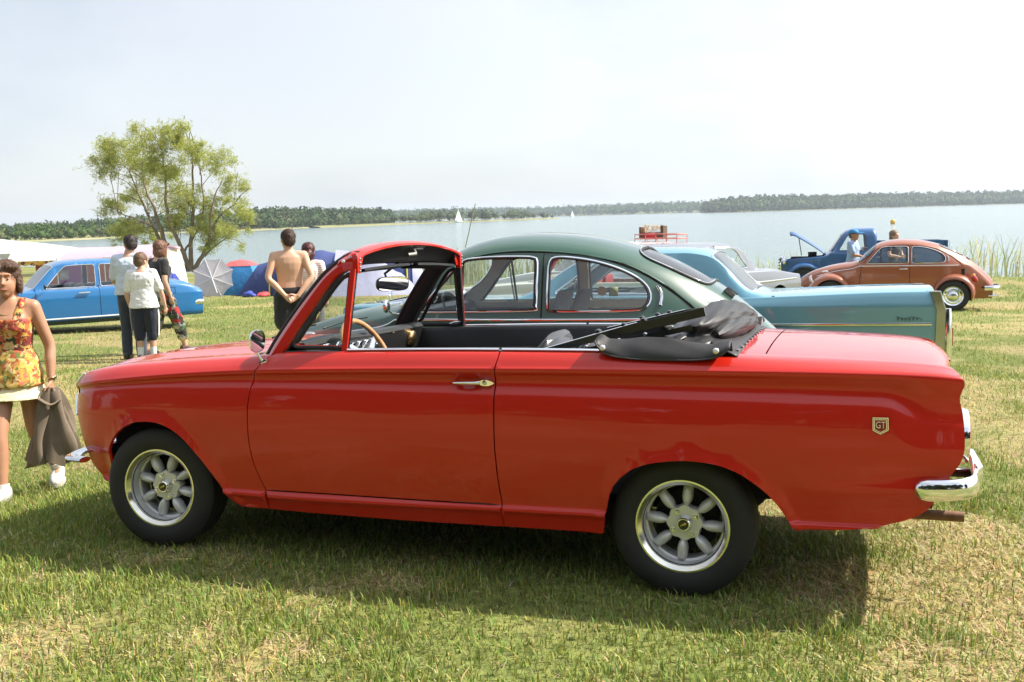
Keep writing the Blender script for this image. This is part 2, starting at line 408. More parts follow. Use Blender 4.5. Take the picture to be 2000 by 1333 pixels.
def fast_mesh(name, V, F, mats, cols=None, parent=None, smooth_=False):
    """V (n,3), F (m,k) arrays -> object, quick"""
    me = bpy.data.meshes.new(name); V = np.asarray(V, np.float32); F = np.asarray(F, np.int32); k = F.shape[1]
    me.vertices.add(len(V)); me.vertices.foreach_set('co', V.ravel()); me.loops.add(F.size); me.loops.foreach_set('vertex_index', F.ravel())
    me.polygons.add(len(F)); me.polygons.foreach_set('loop_start', np.arange(0, F.size, k, dtype=np.int32)); me.polygons.foreach_set('loop_total', np.full(len(F), k, np.int32))
    if smooth_: me.polygons.foreach_set('use_smooth', np.ones(len(F), bool))
    me.update(calc_edges=True); me.materials.append(mats)
    if cols is not None:
        a = me.attributes.new('Col', 'FLOAT_COLOR', 'POINT'); c = np.ones((len(V), 4), np.float32); c[:, :3] = cols; a.data.foreach_set('color', c.ravel())
    o = bpy.data.objects.new(name, me); COL.objects.link(o)
    if parent is not None: o.parent = parent
    return o
# value noise used for turf patches, the same for soil and blades
_vn = np.random.default_rng(3).random((256, 256))
def vnoise(x, y, s):
    x = np.asarray(x)*s+101.3; y = np.asarray(y)*s+57.7; i = np.floor(x).astype(int); j = np.floor(y).astype(int); fx = x-i; fy = y-j; fx = fx*fx*(3-2*fx); fy = fy*fy*(3-2*fy)
    g = lambda a, b: _vn[a % 256, b % 256]
    return (g(i, j)*(1-fx)+g(i+1, j)*fx)*(1-fy)+(g(i, j+1)*(1-fx)+g(i+1, j+1)*fx)*fy
def dry(x, y):
    n = .50*vnoise(x, y, .75)+.30*vnoise(x, y, 2.1)+.20*vnoise(x, y, 5.3)
    return smooth(.455, .625, n)
def ground_mesh():
    xs = np.concatenate([-np.geomspace(2600, 20, 26), np.arange(-16, 16.01, .2), np.geomspace(20, 2600, 26)])
    ys = np.concatenate([-np.geomspace(2600, 9, 24), np.arange(-7, 26, .2), np.arange(26, 60, 1.0), np.geomspace(62, 200, 12)])
    X, Y = np.meshgrid(xs, ys, indexing='ij'); Z = ground_z(X, Y)
    d = Y-shore_y(X); Z = Z+(WATER_Z-.05-Z)*smooth(-4.5, .2, d)-2.5*smooth(0, 14, d)
    Z += .012*(vnoise(X, Y, 1.3)-.5)+.03*(vnoise(X, Y, .4)-.5)
    D = dry(X, Y); g = np.array([.120, .150, .034]); s = np.array([.30, .235, .105]); C = (g+(s-g)*(.10+.62*D)[..., None])*1.08
    C *= (.85+.3*vnoise(X, Y, .25))[..., None]
    nu, nv = X.shape; I = np.arange(nu*nv).reshape(nu, nv); F = np.stack([I[:-1, :-1], I[1:, :-1], I[1:, 1:], I[:-1, 1:]], -1).reshape(-1, 4)
    m = attr_mat('turf_soil', 1.0, bump=(38, .02), noise=(22, .42))
    o = fast_mesh('ground', np.stack([X, Y, Z], -1).reshape(-1, 3), F, m, C.reshape(-1, 3), smooth_=True)
    tag(o, 'short dry grass field sloping down to the lake', 'ground', kind='structure')
ground_mesh()

def lake():
    m = bpy.data.materials.new('lake_water'); m.use_nodes = True; n = m.node_tree.nodes; l = m.node_tree.links; b = n['Principled BSDF']
    b.inputs['Base Color'].default_value = (.17, .235, .235, 1); b.inputs['Roughness'].default_value = .12; b.inputs['IOR'].default_value = 1.33
    t = n.new('ShaderNodeTexCoord'); last = None
    for sc, dist, st in (((.9, 2.2, 1), .20, 1), ((.16, .42, 1), .75, 1)):
        mp_ = n.new('ShaderNodeMapping'); mp_.inputs['Scale'].default_value = sc; mp_.inputs['Rotation'].default_value = (0, 0, .25); l.new(t.outputs['Object'], mp_.inputs['Vector'])
        z = n.new('ShaderNodeTexNoise'); z.inputs['Scale'].default_value = 1.6; z.inputs['Detail'].default_value = 4; l.new(mp_.outputs['Vector'], z.inputs['Vector'])
        u = n.new('ShaderNodeBump'); u.inputs['Distance'].default_value = dist; u.inputs['Strength'].default_value = .55; l.new(z.outputs['Fac'], u.inputs['Height'])
        if last: l.new(last, u.inputs['Normal'])
        last = u.outputs['Normal']
    l.new(last, b.inputs['Normal'])
    v = np.array([(-2600, 20, WATER_Z), (2600, 20, WATER_Z), (2600, 5200, WATER_Z), (-2600, 5200, WATER_Z)]); o = fast_mesh('lake', v, np.array([[0, 1, 2, 3]]), m); tag(o, 'pale rippled lake', 'water', kind='structure')
lake()

# ---- leafy crowns for the far woods: lumpy closed shells, thousands of small faces
def ico(sub):
    bm = bmesh.new(); bmesh.ops.create_icosphere(bm, subdivisions=sub, radius=1); v, f = from_bm(bm); return v, np.array(f)
def cube_ball():
    bm = bmesh.new(); bmesh.ops.create_cube(bm, size=2); bmesh.ops.subdivide_edges(bm, edges=bm.edges[:], cuts=1, use_grid_fill=True); v, f = from_bm(bm); v /= np.linalg.norm(v, axis=1, keepdims=True); return v, np.array(f)
CORE = cube_ball()
def crown(cards, rng):
    """a crown of many small leaf sprays over a lumpy dark core, unit size"""
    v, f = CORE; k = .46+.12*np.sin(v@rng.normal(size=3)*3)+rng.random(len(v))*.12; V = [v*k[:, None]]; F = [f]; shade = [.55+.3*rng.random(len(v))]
    nb = 7; c = rng.normal(size=(nb, 3)); c /= np.linalg.norm(c, axis=1, keepdims=True); c *= (.35+.35*rng.random((nb, 1))); rb = .34+.24*rng.random(nb)
    j = rng.integers(nb, size=cards); d = rng.normal(size=(cards, 3)); d /= np.linalg.norm(d, axis=1, keepdims=True); P = c[j]+d*(rb[j]*(.75+.35*rng.random(cards)))[:, None]
    a_ = rng.normal(size=(cards, 3)); a_ /= np.linalg.norm(a_, axis=1, keepdims=True); b_ = np.cross(a_, rng.normal(size=(cards, 3))); b_ /= np.linalg.norm(b_, axis=1, keepdims=True); s_ = (.07+.09*rng.random(cards))[:, None]*(160/cards)**.5
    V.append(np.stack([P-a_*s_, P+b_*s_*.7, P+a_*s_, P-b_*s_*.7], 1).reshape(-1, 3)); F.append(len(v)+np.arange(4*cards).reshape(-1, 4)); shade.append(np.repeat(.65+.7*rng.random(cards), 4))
    return np.concatenate(V), np.concatenate(F), np.concatenate(shade)
def wood(name, knots, label, rows, spacing, hfrac, base, seed, ground=None, tone=(1, 1, 1), depth=22.0, jitter=.35, minh=3.0, vary=.20):
    rng = np.random.default_rng(seed); protos = [crown(base, rng) for _ in range(7)]
    k = np.array(knots, float); seg = np.r_[0, np.cumsum(np.hypot(*np.diff(k[:, :2], axis=0).T))]; VV, FF, CC = [], [], []; n0 = 0
    for row in range(rows):
        t = row/max(1, rows-1)
        for s in np.arange(0, seg[-1], spacing*(.85+.3*rng.random())):
            s2 = s+rng.normal()*spacing*jitter; x = np.interp(s2, seg, k[:, 0]); y = np.interp(s2, seg, k[:, 1]); H = np.interp(s2, seg, k[:, 2])
            d = np.array([x, y])-CAM_P[:2]; d /= np.linalg.norm(d); off = row*depth/max(1, rows)+rng.random()*4; x, y = x+d[0]*off, y+d[1]*off
            top = H*(.45+.55*t**.7)*(.88+vary*rng.random()); hgt = max(minh, H*hfrac*(.65+.6*rng.random())); zb = max(WATER_Z+.0, WATER_Z+top-hgt)
            p, f, sh = protos[rng.integers(7)]; a = rng.random()*6.28; ca, sa = math.cos(a), math.sin(a); rad = hgt*(.42+.22*rng.random())
            q = np.stack([(p[:, 0]*ca-p[:, 1]*sa)*rad, (p[:, 0]*sa+p[:, 1]*ca)*rad, p[:, 2]*hgt*.55+hgt*.5], 1)+np.array([x, y, zb])
            g = np.array([.046, .086, .022])*(.75+.5*rng.random()); 
            if rng.random() < .22: g = np.array([.085, .105, .040])*(.8+.4*rng.random())
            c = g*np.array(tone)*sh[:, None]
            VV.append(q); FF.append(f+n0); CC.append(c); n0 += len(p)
    m = MATS.setdefault('far_foliage', attr_mat('far_foliage', .9, noise=(.9, .45)))
    o = fast_mesh(name, np.concatenate(VV), np.concatenate(FF), m, np.concatenate(CC)); tag(o, label, 'woodland', kind='stuff'); return o
NEAR_LEFT = [(-182, 110, 4.1), (-181, 156, 4.2), (-186, 181, 4.2), (-184, 187, 4.4), (-184, 198, 4.2), (-183, 211, 4.2), (-191, 233, 4.4)]
LEFT_WOOD = [(-396, 306, 6.2), (-320, 311, 5.8), (-282, 303, 6.6), (-253, 302, 7.4), (-243, 316, 8.4), (-233, 330, 9.0), (-223, 344, 10.2), (-228, 374, 10.6), (-236, 414, 10.2), (-251, 484, 10.0), (-270, 562, 10.2)]
MID_HILL = [(-900, 1020, 16), (-671, 1150, 16.5), (-628, 1271, 17), (-615, 1382, 19.5), (-595, 1495, 20.5), (-551, 1617, 20.5), (-485, 1639, 20.5), (-407, 1612, 20.5), (-326, 1587, 21.5), (-264, 1608, 22), (-195, 1632, 21)]
RIGHT_NEAR = [(-164, 1163, 14), (-146, 1137, 19), (-122, 1124, 20.8), (-92, 1156, 21), (-41, 1237, 21), (17, 1331, 21), (80, 1406, 21.5), (146, 1461, 21), (213, 1505, 21), (322, 1595, 20), (490, 1653, 18), (800, 1800, 18)]
wood('shore_bushes', NEAR_LEFT, 'low pale bushes along the near left shore', 4, 2.6, .7, 130, 11, tone=(1.5, 1.35, 1.3), depth=14, minh=2.0)
wood('left_wood', LEFT_WOOD, 'dark green wood along the left far shore', 7, 3.8, .70, 110, 12, depth=40)
wood('distant_hill_wood', MID_HILL, 'hazy wooded hills at the far end of the lake', 6, 7, .62, 48, 13, tone=(.95, 1.2, .95), vary=.10, depth=120)
wood('right_wood', RIGHT_NEAR, 'wooded far shore at the right', 7, 6.5, .60, 60, 14, vary=.14, depth=70, tone=(1.1, 1.08, 1.0))
def shores():
    m = mat('shore_sand', (.30, .26, .14), .95, noise=(.08, .3, (.20, .22, .10)))
    for nm, kn, w, h, lab in (('left_shore', LEFT_WOOD, 70, 3, 'grassy strip under the left wood'), ('near_left_shore', NEAR_LEFT, 40, .8, 'reedy bank at the left'), ('right_shore', RIGHT_NEAR, 160, 8, 'bank under the right wood'), ('hill_shore', MID_HILL, 260, 12, 'bank under the distant hills')):
        P = []
        for x, y, H in kn:
            d = np.array([x, y])-CAM_P[:2]; d /= np.linalg.norm(d)
            P.append([(x-d[0]*(7+3*math.sin(x)), y-d[1]*(7+3*math.sin(x)), WATER_Z-.3), (x-d[0]*3, y-d[1]*3, WATER_Z+.35), (x+d[0]*w*.3, y+d[1]*w*.3, WATER_Z+h*.5), (x+d[0]*w, y+d[1]*w, WATER_Z+h), (x+d[0]*w*3, y+d[1]*w*3, WATER_Z+h)])
        o = G().add(grid(np.array(P))).build(nm, m, None, None); tag(o, lab, 'shore', kind='structure')
shores()
# ---- low spit with single trees
ISL = [(-229, 400, .9), (-227, 417, 1.6), (-227, 449, 3.2), (-230, 491, 4.6), (-229, 523, 5.6), (-226, 546, 8.0), (-221, 558, 8.4), (-216, 570, 6.4), (-212, 604, 5.8), (-209, 647, 5.6), (-205, 670, 4.4), (-204, 700, 1.5)]
def spit():
    m = mat('spit_grass', (.26, .24, .10), .95, noise=(.1, .3, (.16, .17, .06))); P = []
    for x, y, H in ISL: P.append([(x+5, y-4, WATER_Z-.3), (x+3.2, y-2, WATER_Z+.4), (x-2, y, WATER_Z+.9), (x-9, y+2, WATER_Z+.9), (x-14, y+4, WATER_Z-.3)])
    o = G().add(grid(np.array(P))).build('island', m, None, None); tag(o, 'low grassy spit in the lake', 'island', kind='structure')
    rng = np.random.default_rng(21); k = np.array(ISL); seg = np.r_[0, np.cumsum(np.hypot(*np.diff(k[:, :2], axis=0).T))]; fm = MATS['far_foliage']
    protos = []
    for i in range(5):
        protos.append(crown(260, rng))
    tm = mat('far_bark', (.10, .08, .06), .9)
    for i, s in enumerate(np.linspace(12, seg[-1]-10, 46)):
        x = np.interp(s, seg, k[:, 0])-2+rng.normal()*2.0; y = np.interp(s, seg, k[:, 1]); H = np.interp(s, seg, k[:, 2])*(.72+.55*rng.random()); H = max(H, 2.4)
        t = empty('spit_tree', (x, y, WATER_Z+.7), (0, 0, rng.random()*6), 'small green tree on the low spit in the middle of the lake', 'tree', 'trees on the spit in the lake')
        v, f, sh = protos[i % 5]; g = np.array([.075, .100, .030])*(.75+.55*rng.random()); 
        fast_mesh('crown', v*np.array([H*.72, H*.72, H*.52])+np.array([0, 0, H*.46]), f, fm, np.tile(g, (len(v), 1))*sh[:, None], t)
        G().add(tube([(0, 0, 0), (.05, 0, H*.5)], [.16, .08], 6)).build('trunk', tm, t, 60)
spit()
# ---- boats and buoy
def sailboat(x, y, H, lab, turn):
    o = empty('sailboat', (x, y, WATER_Z), (0, 0, turn), lab, 'boat', 'sailing boats on the lake'); s = H/8.0
    hull = [np.array([(X*s, w*math.cos(a)*s, (.75-.9*math.sin(a)*d)*s) for a in np.linspace(0, PI, 9)]) for X, w, d in ((-2.6, .75, .6), (-1.5, 1.0, .9), (0, 1.05, 1.0), (1.6, .7, .9), (2.9, .06, .3))]
    G().add(rings(hull)).build('hull', mat('hull_white', (.75, .75, .74), .3), o, 40); G().add(box(-1.2*s, .8*s, -.5*s, .5*s, .7*s, 1.15*s, .1*s)).build('cabin', mat('hull_white', (.75, .75, .74), .3), o, 40)
    G().add(tube([(.3*s, 0, .7*s), (.3*s, 0, 8.2*s)], .05*s, 6)).add(tube([(.3*s, 0, 1.4*s), (-2.4*s, .2*s, 1.4*s)], .04*s, 6)).build('mast', mat('mast_alloy', (.5, .5, .5), .4, .7), o, 60)
    sm = mat('sail_cloth', (.80, .80, .78), .8); P = [[(.2*s+(-2.5*s)*u*(1-v), (.35*u*(1-u)*2+.15*u)*s*(1-v), (1.5+6.5*v)*s) for u in np.linspace(0, 1, 6)] for v in np.linspace(0, .99, 8)]
    G().add(grid(np.array(P))).build('mainsail', sm, o, 80); P = [[((.4+2.3*(1-v)*u)*s, .3*s*u*(1-u), (1.0+6.2*v*(1-u*.0))*s*(1) if True else 0) for u in np.linspace(0, 1, 6)] for v in np.linspace(0, .98, 8)]
    G().add(grid(np.array(P))).build('jib', sm, o, 80)
sailboat(-207.6, 520.1, 7.6, 'white sailing boat in front of the wooded spit', .9)
sailboat(-266, 969, 7.0, 'tiny white sailing boat far out, right of the spit', 1.1)
def buoy():
    o = empty('yellow_buoy', (8.3, 167.5, WATER_Z), (0, 0, 0), 'yellow round buoy floating on the lake above the pickup', 'buoy')
    G().add(ellipsoid((0, 0, .33), (.42, .42, .42), 20, 12)).build('float', mat('buoy_yellow', (.80, .45, .05), .4), o, 60); G().add(tube([(0, 0, .7), (0, 0, .95)], .05, 8)).build('top_ring', mat('buoy_band', (.6, .55, .5), .5), o, 60)
buoy()

# ---- trees with real leaves
BARK = mat('willow_bark', (.15, .115, .08), .95, noise=(6, .25, (.26, .20, .14)), bump=(14, .02))
LEAFM = attr_mat('leaf', .55, trans=.62, spec=.4)
def leaf_cloud(blobs, per_m3, size, rng, tones):
    P, S = [], []
    for c, r in blobs:
        n = int(per_m3*r[0]*r[1]*r[2]*4.2); d = rng.normal(size=(n, 3)); d /= np.linalg.norm(d, axis=1, keepdims=True); rad = rng.random(n)**.45
        # leaves gather on sprays: pull each point to the nearest of a few random spray axes
        k = max(5, int(12*r[0])); ax = rng.normal(size=(k, 3)); ax /= np.linalg.norm(ax, axis=1, keepdims=True); near = np.argmax(d@ax.T, 1); d = d*.74+ax[near]*.26; d /= np.linalg.norm(d, axis=1, keepdims=True)
        P.append(np.array(c)+d*rad[:, None]*np.array(r)*(.72+.34*rng.random((k, 1)))[near])
    P = np.concatenate(P); n = len(P); a = rng.normal(size=(n, 3)); a[:, 2] -= .3; a /= np.linalg.norm(a, axis=1, keepdims=True); b = rng.normal(size=(n, 3)); b -= a*(a*b).sum(1, keepdims=True); b /= np.linalg.norm(b, axis=1, keepdims=True)
    L_ = size*(.7+.6*rng.random((n, 1))); W_ = L_*.36
    V = np.stack([P-a*L_*.5, P+b*W_*.5, P+a*L_*.5, P-b*W_*.5], 1).reshape(-1, 3); F = np.arange(4*n).reshape(n, 4)
    t = np.array(tones); c = t[rng.integers(len(t), size=n)]*(.8+.4*rng.random((n, 1))); return V, F, np.repeat(c, 4, axis=0)
def shore_tree():
    ax = np.array([math.cos(.33264), math.sin(.33264), 0]); dp = np.array([-math.sin(.33264), math.cos(.33264), 0]); up = np.array([0, 0, 1.])
    ax = ax*.93; base = np.array([-34.7, 46.4, -1.28]); rng = np.random.default_rng(5); tr = empty('willow_tree', base, (0, 0, 0), 'loose pale green willow with several slim trunks on the shore', 'tree')
    stems = [[(-.06, .03), (-.43, 1.38), (-.89, 2.64), (-1.17, 4.02), (-1.11, 5.41), (-1.2, 6.79), (-1.2, 7.96)], [(.03, .03), (.06, 1.81), (.22, 2.8), (.34, 4.58), (.43, 6.24), (.4, 8.26)], [(.12, 0.0), (.83, .92), (1.38, 1.87), (1.72, 3.53), (2.0, 4.45), (2.49, 5.31)], [(-.15, .09), (-1.11, .95), (-2.15, 2.18), (-2.92, 3.9), (-3.26, 4.73), (-3.72, 6.02)], [(-1.5, 1.4), (-2.03, 3.47), (-2.49, 4.7), (-2.76, 5.87)], [(-.89, 2.64), (-.18, 3.26), (.28, 3.56)], [(-2.15, 2.8), (-3.26, 3.26), (-4.33, 3.66)], [(1.38, 2.43), (2.12, 3.41), (3.19, 4.09)], [(.83, .92), (1.66, 1.57), (2.58, 2.12)], [(-.4, 1.2), (.35, 2.2), (1.0, 3.8), (1.0, 5.4), (.9, 6.8)]]
    blobs2 = [(-3.26, 7.4, 1.35), (-4.64, 6.17, 1.05), (-1.26, 8.17, .72), (-1.11, 7.1, 1.1), (.58, 8.32, .74), (.89, 7.1, 1.0), (1.97, 6.48, 1.15), (2.89, 5.25, .85), (-3.56, 5.87, 1.2), (-2.03, 5.87, 1.1), (-.49, 5.87, 1.1), (-4.79, 4.48, .65), (-4.79, 3.9, .8), (-1.72, 4.33, 1.0), (-.18, 4.64, 1.15), (1.04, 4.02, 1.0), (3.35, 4.02, .8), (3.5, 3.3, .7), (-3.87, 2.8, .9), (-4.48, 2.18, .8), (-.8, 3.1, .85), (.74, 2.8, .9), (1.97, 2.49, .95), (2.89, 2.33, .8), (1.35, 1.87, .7), (-3.1, 2.03, .65), (.43, 7.4, .8), (-2.03, 7.4, .95), (-4.02, 7.1, .95)]
    g = G(); tips = []
    for i, s in enumerate(stems):
        dep = rng.normal()*.5; p = np.array([ax*a+up*b+dp*(dep*min(1, b/3)) for a, b in s]); p = smooth_poly(p, .35); n = len(p); r0 = .15 if i < 5 else .07
        g.add(tube(p+rng.normal(size=p.shape)*.02, np.linspace(r0, .025, n), 7)); tips.append(p)
    allp = np.concatenate(tips)
    bl = []
    for a, b, r in blobs2:
        dep = rng.normal()*1.3; c = ax*a+up*b+dp*dep; bl.append((c, (r*.8, r*.9, r*.75)))
        for q in range(5): o_ = rng.normal(size=3)*r*.62; rr = r*(.28+.25*rng.random()); bl.append((c+o_, (rr, rr, rr)))
        for q in range(3):
            j = np.argmin(np.linalg.norm(allp-(c-up*.9), axis=1)+rng.random(len(allp))*.6); e = c+rng.normal(size=3)*r*.55; m_ = (allp[j]+e)/2+up*.15*r
            g.add(tube(smooth_poly([allp[j], m_, e], .3), [.035]+[.02]*(len(smooth_poly([allp[j], m_, e], .3))-2)+[.008], 5))
    g.build('trunk', BARK, tr, 60)
    tones = [(.46, .48, .12), (.38, .42, .10), (.52, .50, .15), (.31, .35, .08)]
    P, A = [], []
    for c, r in bl:
        m_ = int(19+78*r[0]**1.6)
        for i in range(m_):
            d = rng.normal(size=3); d[2] = d[2]*.8+.35; d /= np.linalg.norm(d); o_ = c+rng.normal(size=3)*np.array(r)*.42; L_ = r[0]*(.35+.75*rng.random()); k = int(10+26*L_); t = rng.random(k)**.8
            bend = np.array([0, 0, -.25])*L_; q = o_+d*L_*t[:, None]+bend*(t**2)[:, None]+rng.normal(size=(k, 3))*.055; P.append(q); A.append(d+rng.normal(size=(k, 3))*.75)
    P = np.concatenate(P); A = np.concatenate(A); n = len(P); A /= np.linalg.norm(A, axis=1, keepdims=True); Bv = np.cross(A, rng.normal(size=(n, 3))); Bv /= np.linalg.norm(Bv, axis=1, keepdims=True); Ls = .095*(.7+.6*rng.random((n, 1))); Ws = Ls*.34
    V = np.stack([P-A*Ls*.5, P+Bv*Ws*.5, P+A*Ls*.5, P-Bv*Ws*.5], 1).reshape(-1, 3); F = np.arange(4*n).reshape(n, 4); tn = np.array(tones); C = np.repeat(tn[rng.integers(len(tn), size=n)]*(.75+.5*rng.random((n, 1))), 4, axis=0)
    fast_mesh('crown', V, F, LEAFM, C, tr)
shore_tree()
def park_tree(x, y, h, label, seed, src=None):
    rng = np.random.default_rng(seed); z = float(ground_z(x, max(y, -60)))
    tr = empty('broadleaf_tree', (x, y, z), (0, 0, rng.random()*6), label, 'tree', 'trees behind the photographer', scale=h/9.0)
    if src is not None:
        for ch in src.children: c = ch.copy(); COL.objects.link(c); c.parent = tr
        return tr
    g = G().add(tube(smooth_poly([(0, 0, -.2), (.1, .05, 1.5), (.0, .1, 3.2), (.1, 0, 6.5)], .4), np.linspace(.30, .06, len(smooth_poly([(0, 0, -.2), (.1, .05, 1.5), (.0, .1, 3.2), (.1, 0, 6.5)], .4))), 9)); bl = []
    for i in range(40):
        a = rng.random()*6.28; hh = .9+rng.random()*7.4; rr = 3.2*math.sin(PI*min(1, (hh+1.2)/10.0))**.6*(.35+.65*rng.random()); c = np.array([rr*math.cos(a), rr*math.sin(a), hh]); r = .9+.7*rng.random(); bl.append((c, (r, r, r*.85))); g.add(tube([(0, .05, max(.6, hh*.55)), c*np.array([.55, .55, .85]), c], [.07, .045, .02], 5))
    g.build('trunk', BARK, tr, 60); V, F, C = leaf_cloud(bl, 150, .26, rng, [(.055, .085, .022), (.07, .10, .026), (.045, .07, .02)]); fast_mesh('crown', V, F, LEAFM, C, tr); return tr
_s = park_tree(-9, -19, 10.5, 'broad green tree standing behind the photographer', 31)
for i, (x, y, h) in enumerate(((-4, -22, 9.5), (1, -20, 10), (6.5, -18.5, 10), (11, -21, 10.5), (15.5, -19, 11), (-14, -20, 10), (-19, -16, 10), (21, -16, 10), (-26, -12, 9), (28, -10, 9))): park_tree(x, y, h, 'broad green tree standing behind the photographer', 40+i, _s)

# ---- reeds along the water
def reeds():
    rng = np.random.default_rng(9); V, F, C = [], [], []; n0 = 0
    spots = []
    for cx, w, dens, hh in ((7.6, 2.6, 80, 1.55), (10.5, 3.0, 50, 1.4), (1.5, 5, 90, .8), (-4, 5, 160, 1.2), (-9.5, 5, 300, 1.5), (-14, 3.5, 240, 1.45), (3.2, 1.6, 220, 1.0), (18, 6, 120, 1.6)):
        for i in range(dens):
            x = cx+rng.normal()*w*.45; spots.append((x, float(shore_y(x))-1.0+rng.random()*2.8, hh*(.55+.6*rng.random())))
    for x, y, h in spots:
        z = WATER_Z-.02; le = rng.normal(size=2)*.14*h; w = .014+.012*rng.random(); a = rng.random()*3.14; wx, wy = math.cos(a)*w, math.sin(a)*w; col = np.array([.34, .38, .15])*(.7+.6*rng.random()) if rng.random() < .7 else np.array([.50, .44, .25])*(.7+.5*rng.random())
        p = [np.array([x+le[0]*t*t, y+le[1]*t*t, z+h*t]) for t in (0, .5, 1)]
        V += [p[0]-(wx, wy, 0), p[0]+(wx, wy, 0), p[1]+(wx, wy, 0), p[1]-(wx, wy, 0), p[2]-(wx*.3, wy*.3, 0), p[2]+(wx*.3, wy*.3, 0)]; F += [(n0, n0+1, n0+2, n0+3), (n0+3, n0+2, n0+5, n0+4)]; C += [col]*6; n0 += 6
        for q in range(3):
            t0 = .35+.5*rng.random(); b = np.array([x+le[0]*t0*t0, y+le[1]*t0*t0, z+h*t0]); d = rng.normal(size=3)*np.array([1, 1, .3]); d /= np.linalg.norm(d); L_ = h*.26*(.6+.8*rng.random()); s = np.cross(d, [0, 0, 1.]); s /= max(1e-3, np.linalg.norm(s)); s *= .013
            e = b+d*L_+np.array([0, 0, L_*.5]); V += [b-s, b+s, e+s*.2, e-s*.2]; F.append((n0, n0+1, n0+2, n0+3)); C += [col]*4; n0 += 4
    o = fast_mesh('reeds', np.array(V), np.array(F), LEAFM, np.array(C)); tag(o, 'thin pale green reeds along the water edge', 'reeds', kind='stuff')
reeds()
# =================================================================== the red convertible
RED = mat('red_paint', (0.50, 0.012, 0.004), rough=0.4, coat=0.85, spec=0.2, noise=(0.9, 0.3, (0.53, 0.016, 0.005)), bump=(2.6, 0.0014))
ALLOY = mat('silver_alloy', (0.74, 0.74, 0.72), 0.38, 0.35, rough_noise=0.08)
RIMLIP = mat('polished_rim', (0.80, 0.78, 0.66), 0.16, 1.0, rough_noise=0.06)
WOOD = mat('wheel_wood', (0.42, 0.20, 0.07), 0.3, coat=0.7, noise=(30, 0.25, (0.55, 0.30, 0.12)))
GOLD = mat('brass', (0.72, 0.48, 0.20), 0.25, 1.0)
RUST = mat('rusty_steel', (0.16, 0.085, 0.05), 0.75, 0.3, noise=(25, 0.25, (0.27, 0.16, 0.10)), bump=(60, 0.001))
GREYGL = mat('seat_vinyl_sheen', (0.03, 0.03, 0.03), 0.25, bump=(90, 0.0006))
WHITEP = mat('white_print', (0.8, 0.8, 0.78), 0.5)
REDLENS = mat('red_lens', (0.45, 0.01, 0.01), 0.12, coat=1.0)
AMBER = mat('amber_lens', (0.7, 0.25, 0.02), 0.12, coat=1.0)

def steel_wheel_common(tw, R, rim, n=48):
    """tyre profile lathe, outer face at y=-tw/2"""
    h = tw/2
    return lathe([(rim-0.012, -h*0.62), (rim+0.004, -h*0.80), (rim+0.02, -h*0.93), (rim+0.05, -h*1.0), (R-0.045, -h*1.0), (R-0.022, -h*0.94), (R-0.008, -h*0.84),
                  (R-0.001, -h*0.76), (R, -h*0.60), (R-0.006, -h*0.585), (R-0.006, -h*0.555), (R, -h*0.54), (R, -h*0.24), (R-0.006, -h*0.22), (R-0.006, -h*0.18), (R, -h*0.16), (R, h*0.16), (R-0.006, h*0.18), (R-0.006, h*0.22), (R, h*0.24), (R, h*0.54), (R-0.006, h*0.555), (R-0.006, h*0.585), (R, h*0.60), (R-0.008, h*0.84),
                  (R-0.03, h*0.97), (rim+0.03, h*0.98), (rim-0.012, h*0.62)], n)

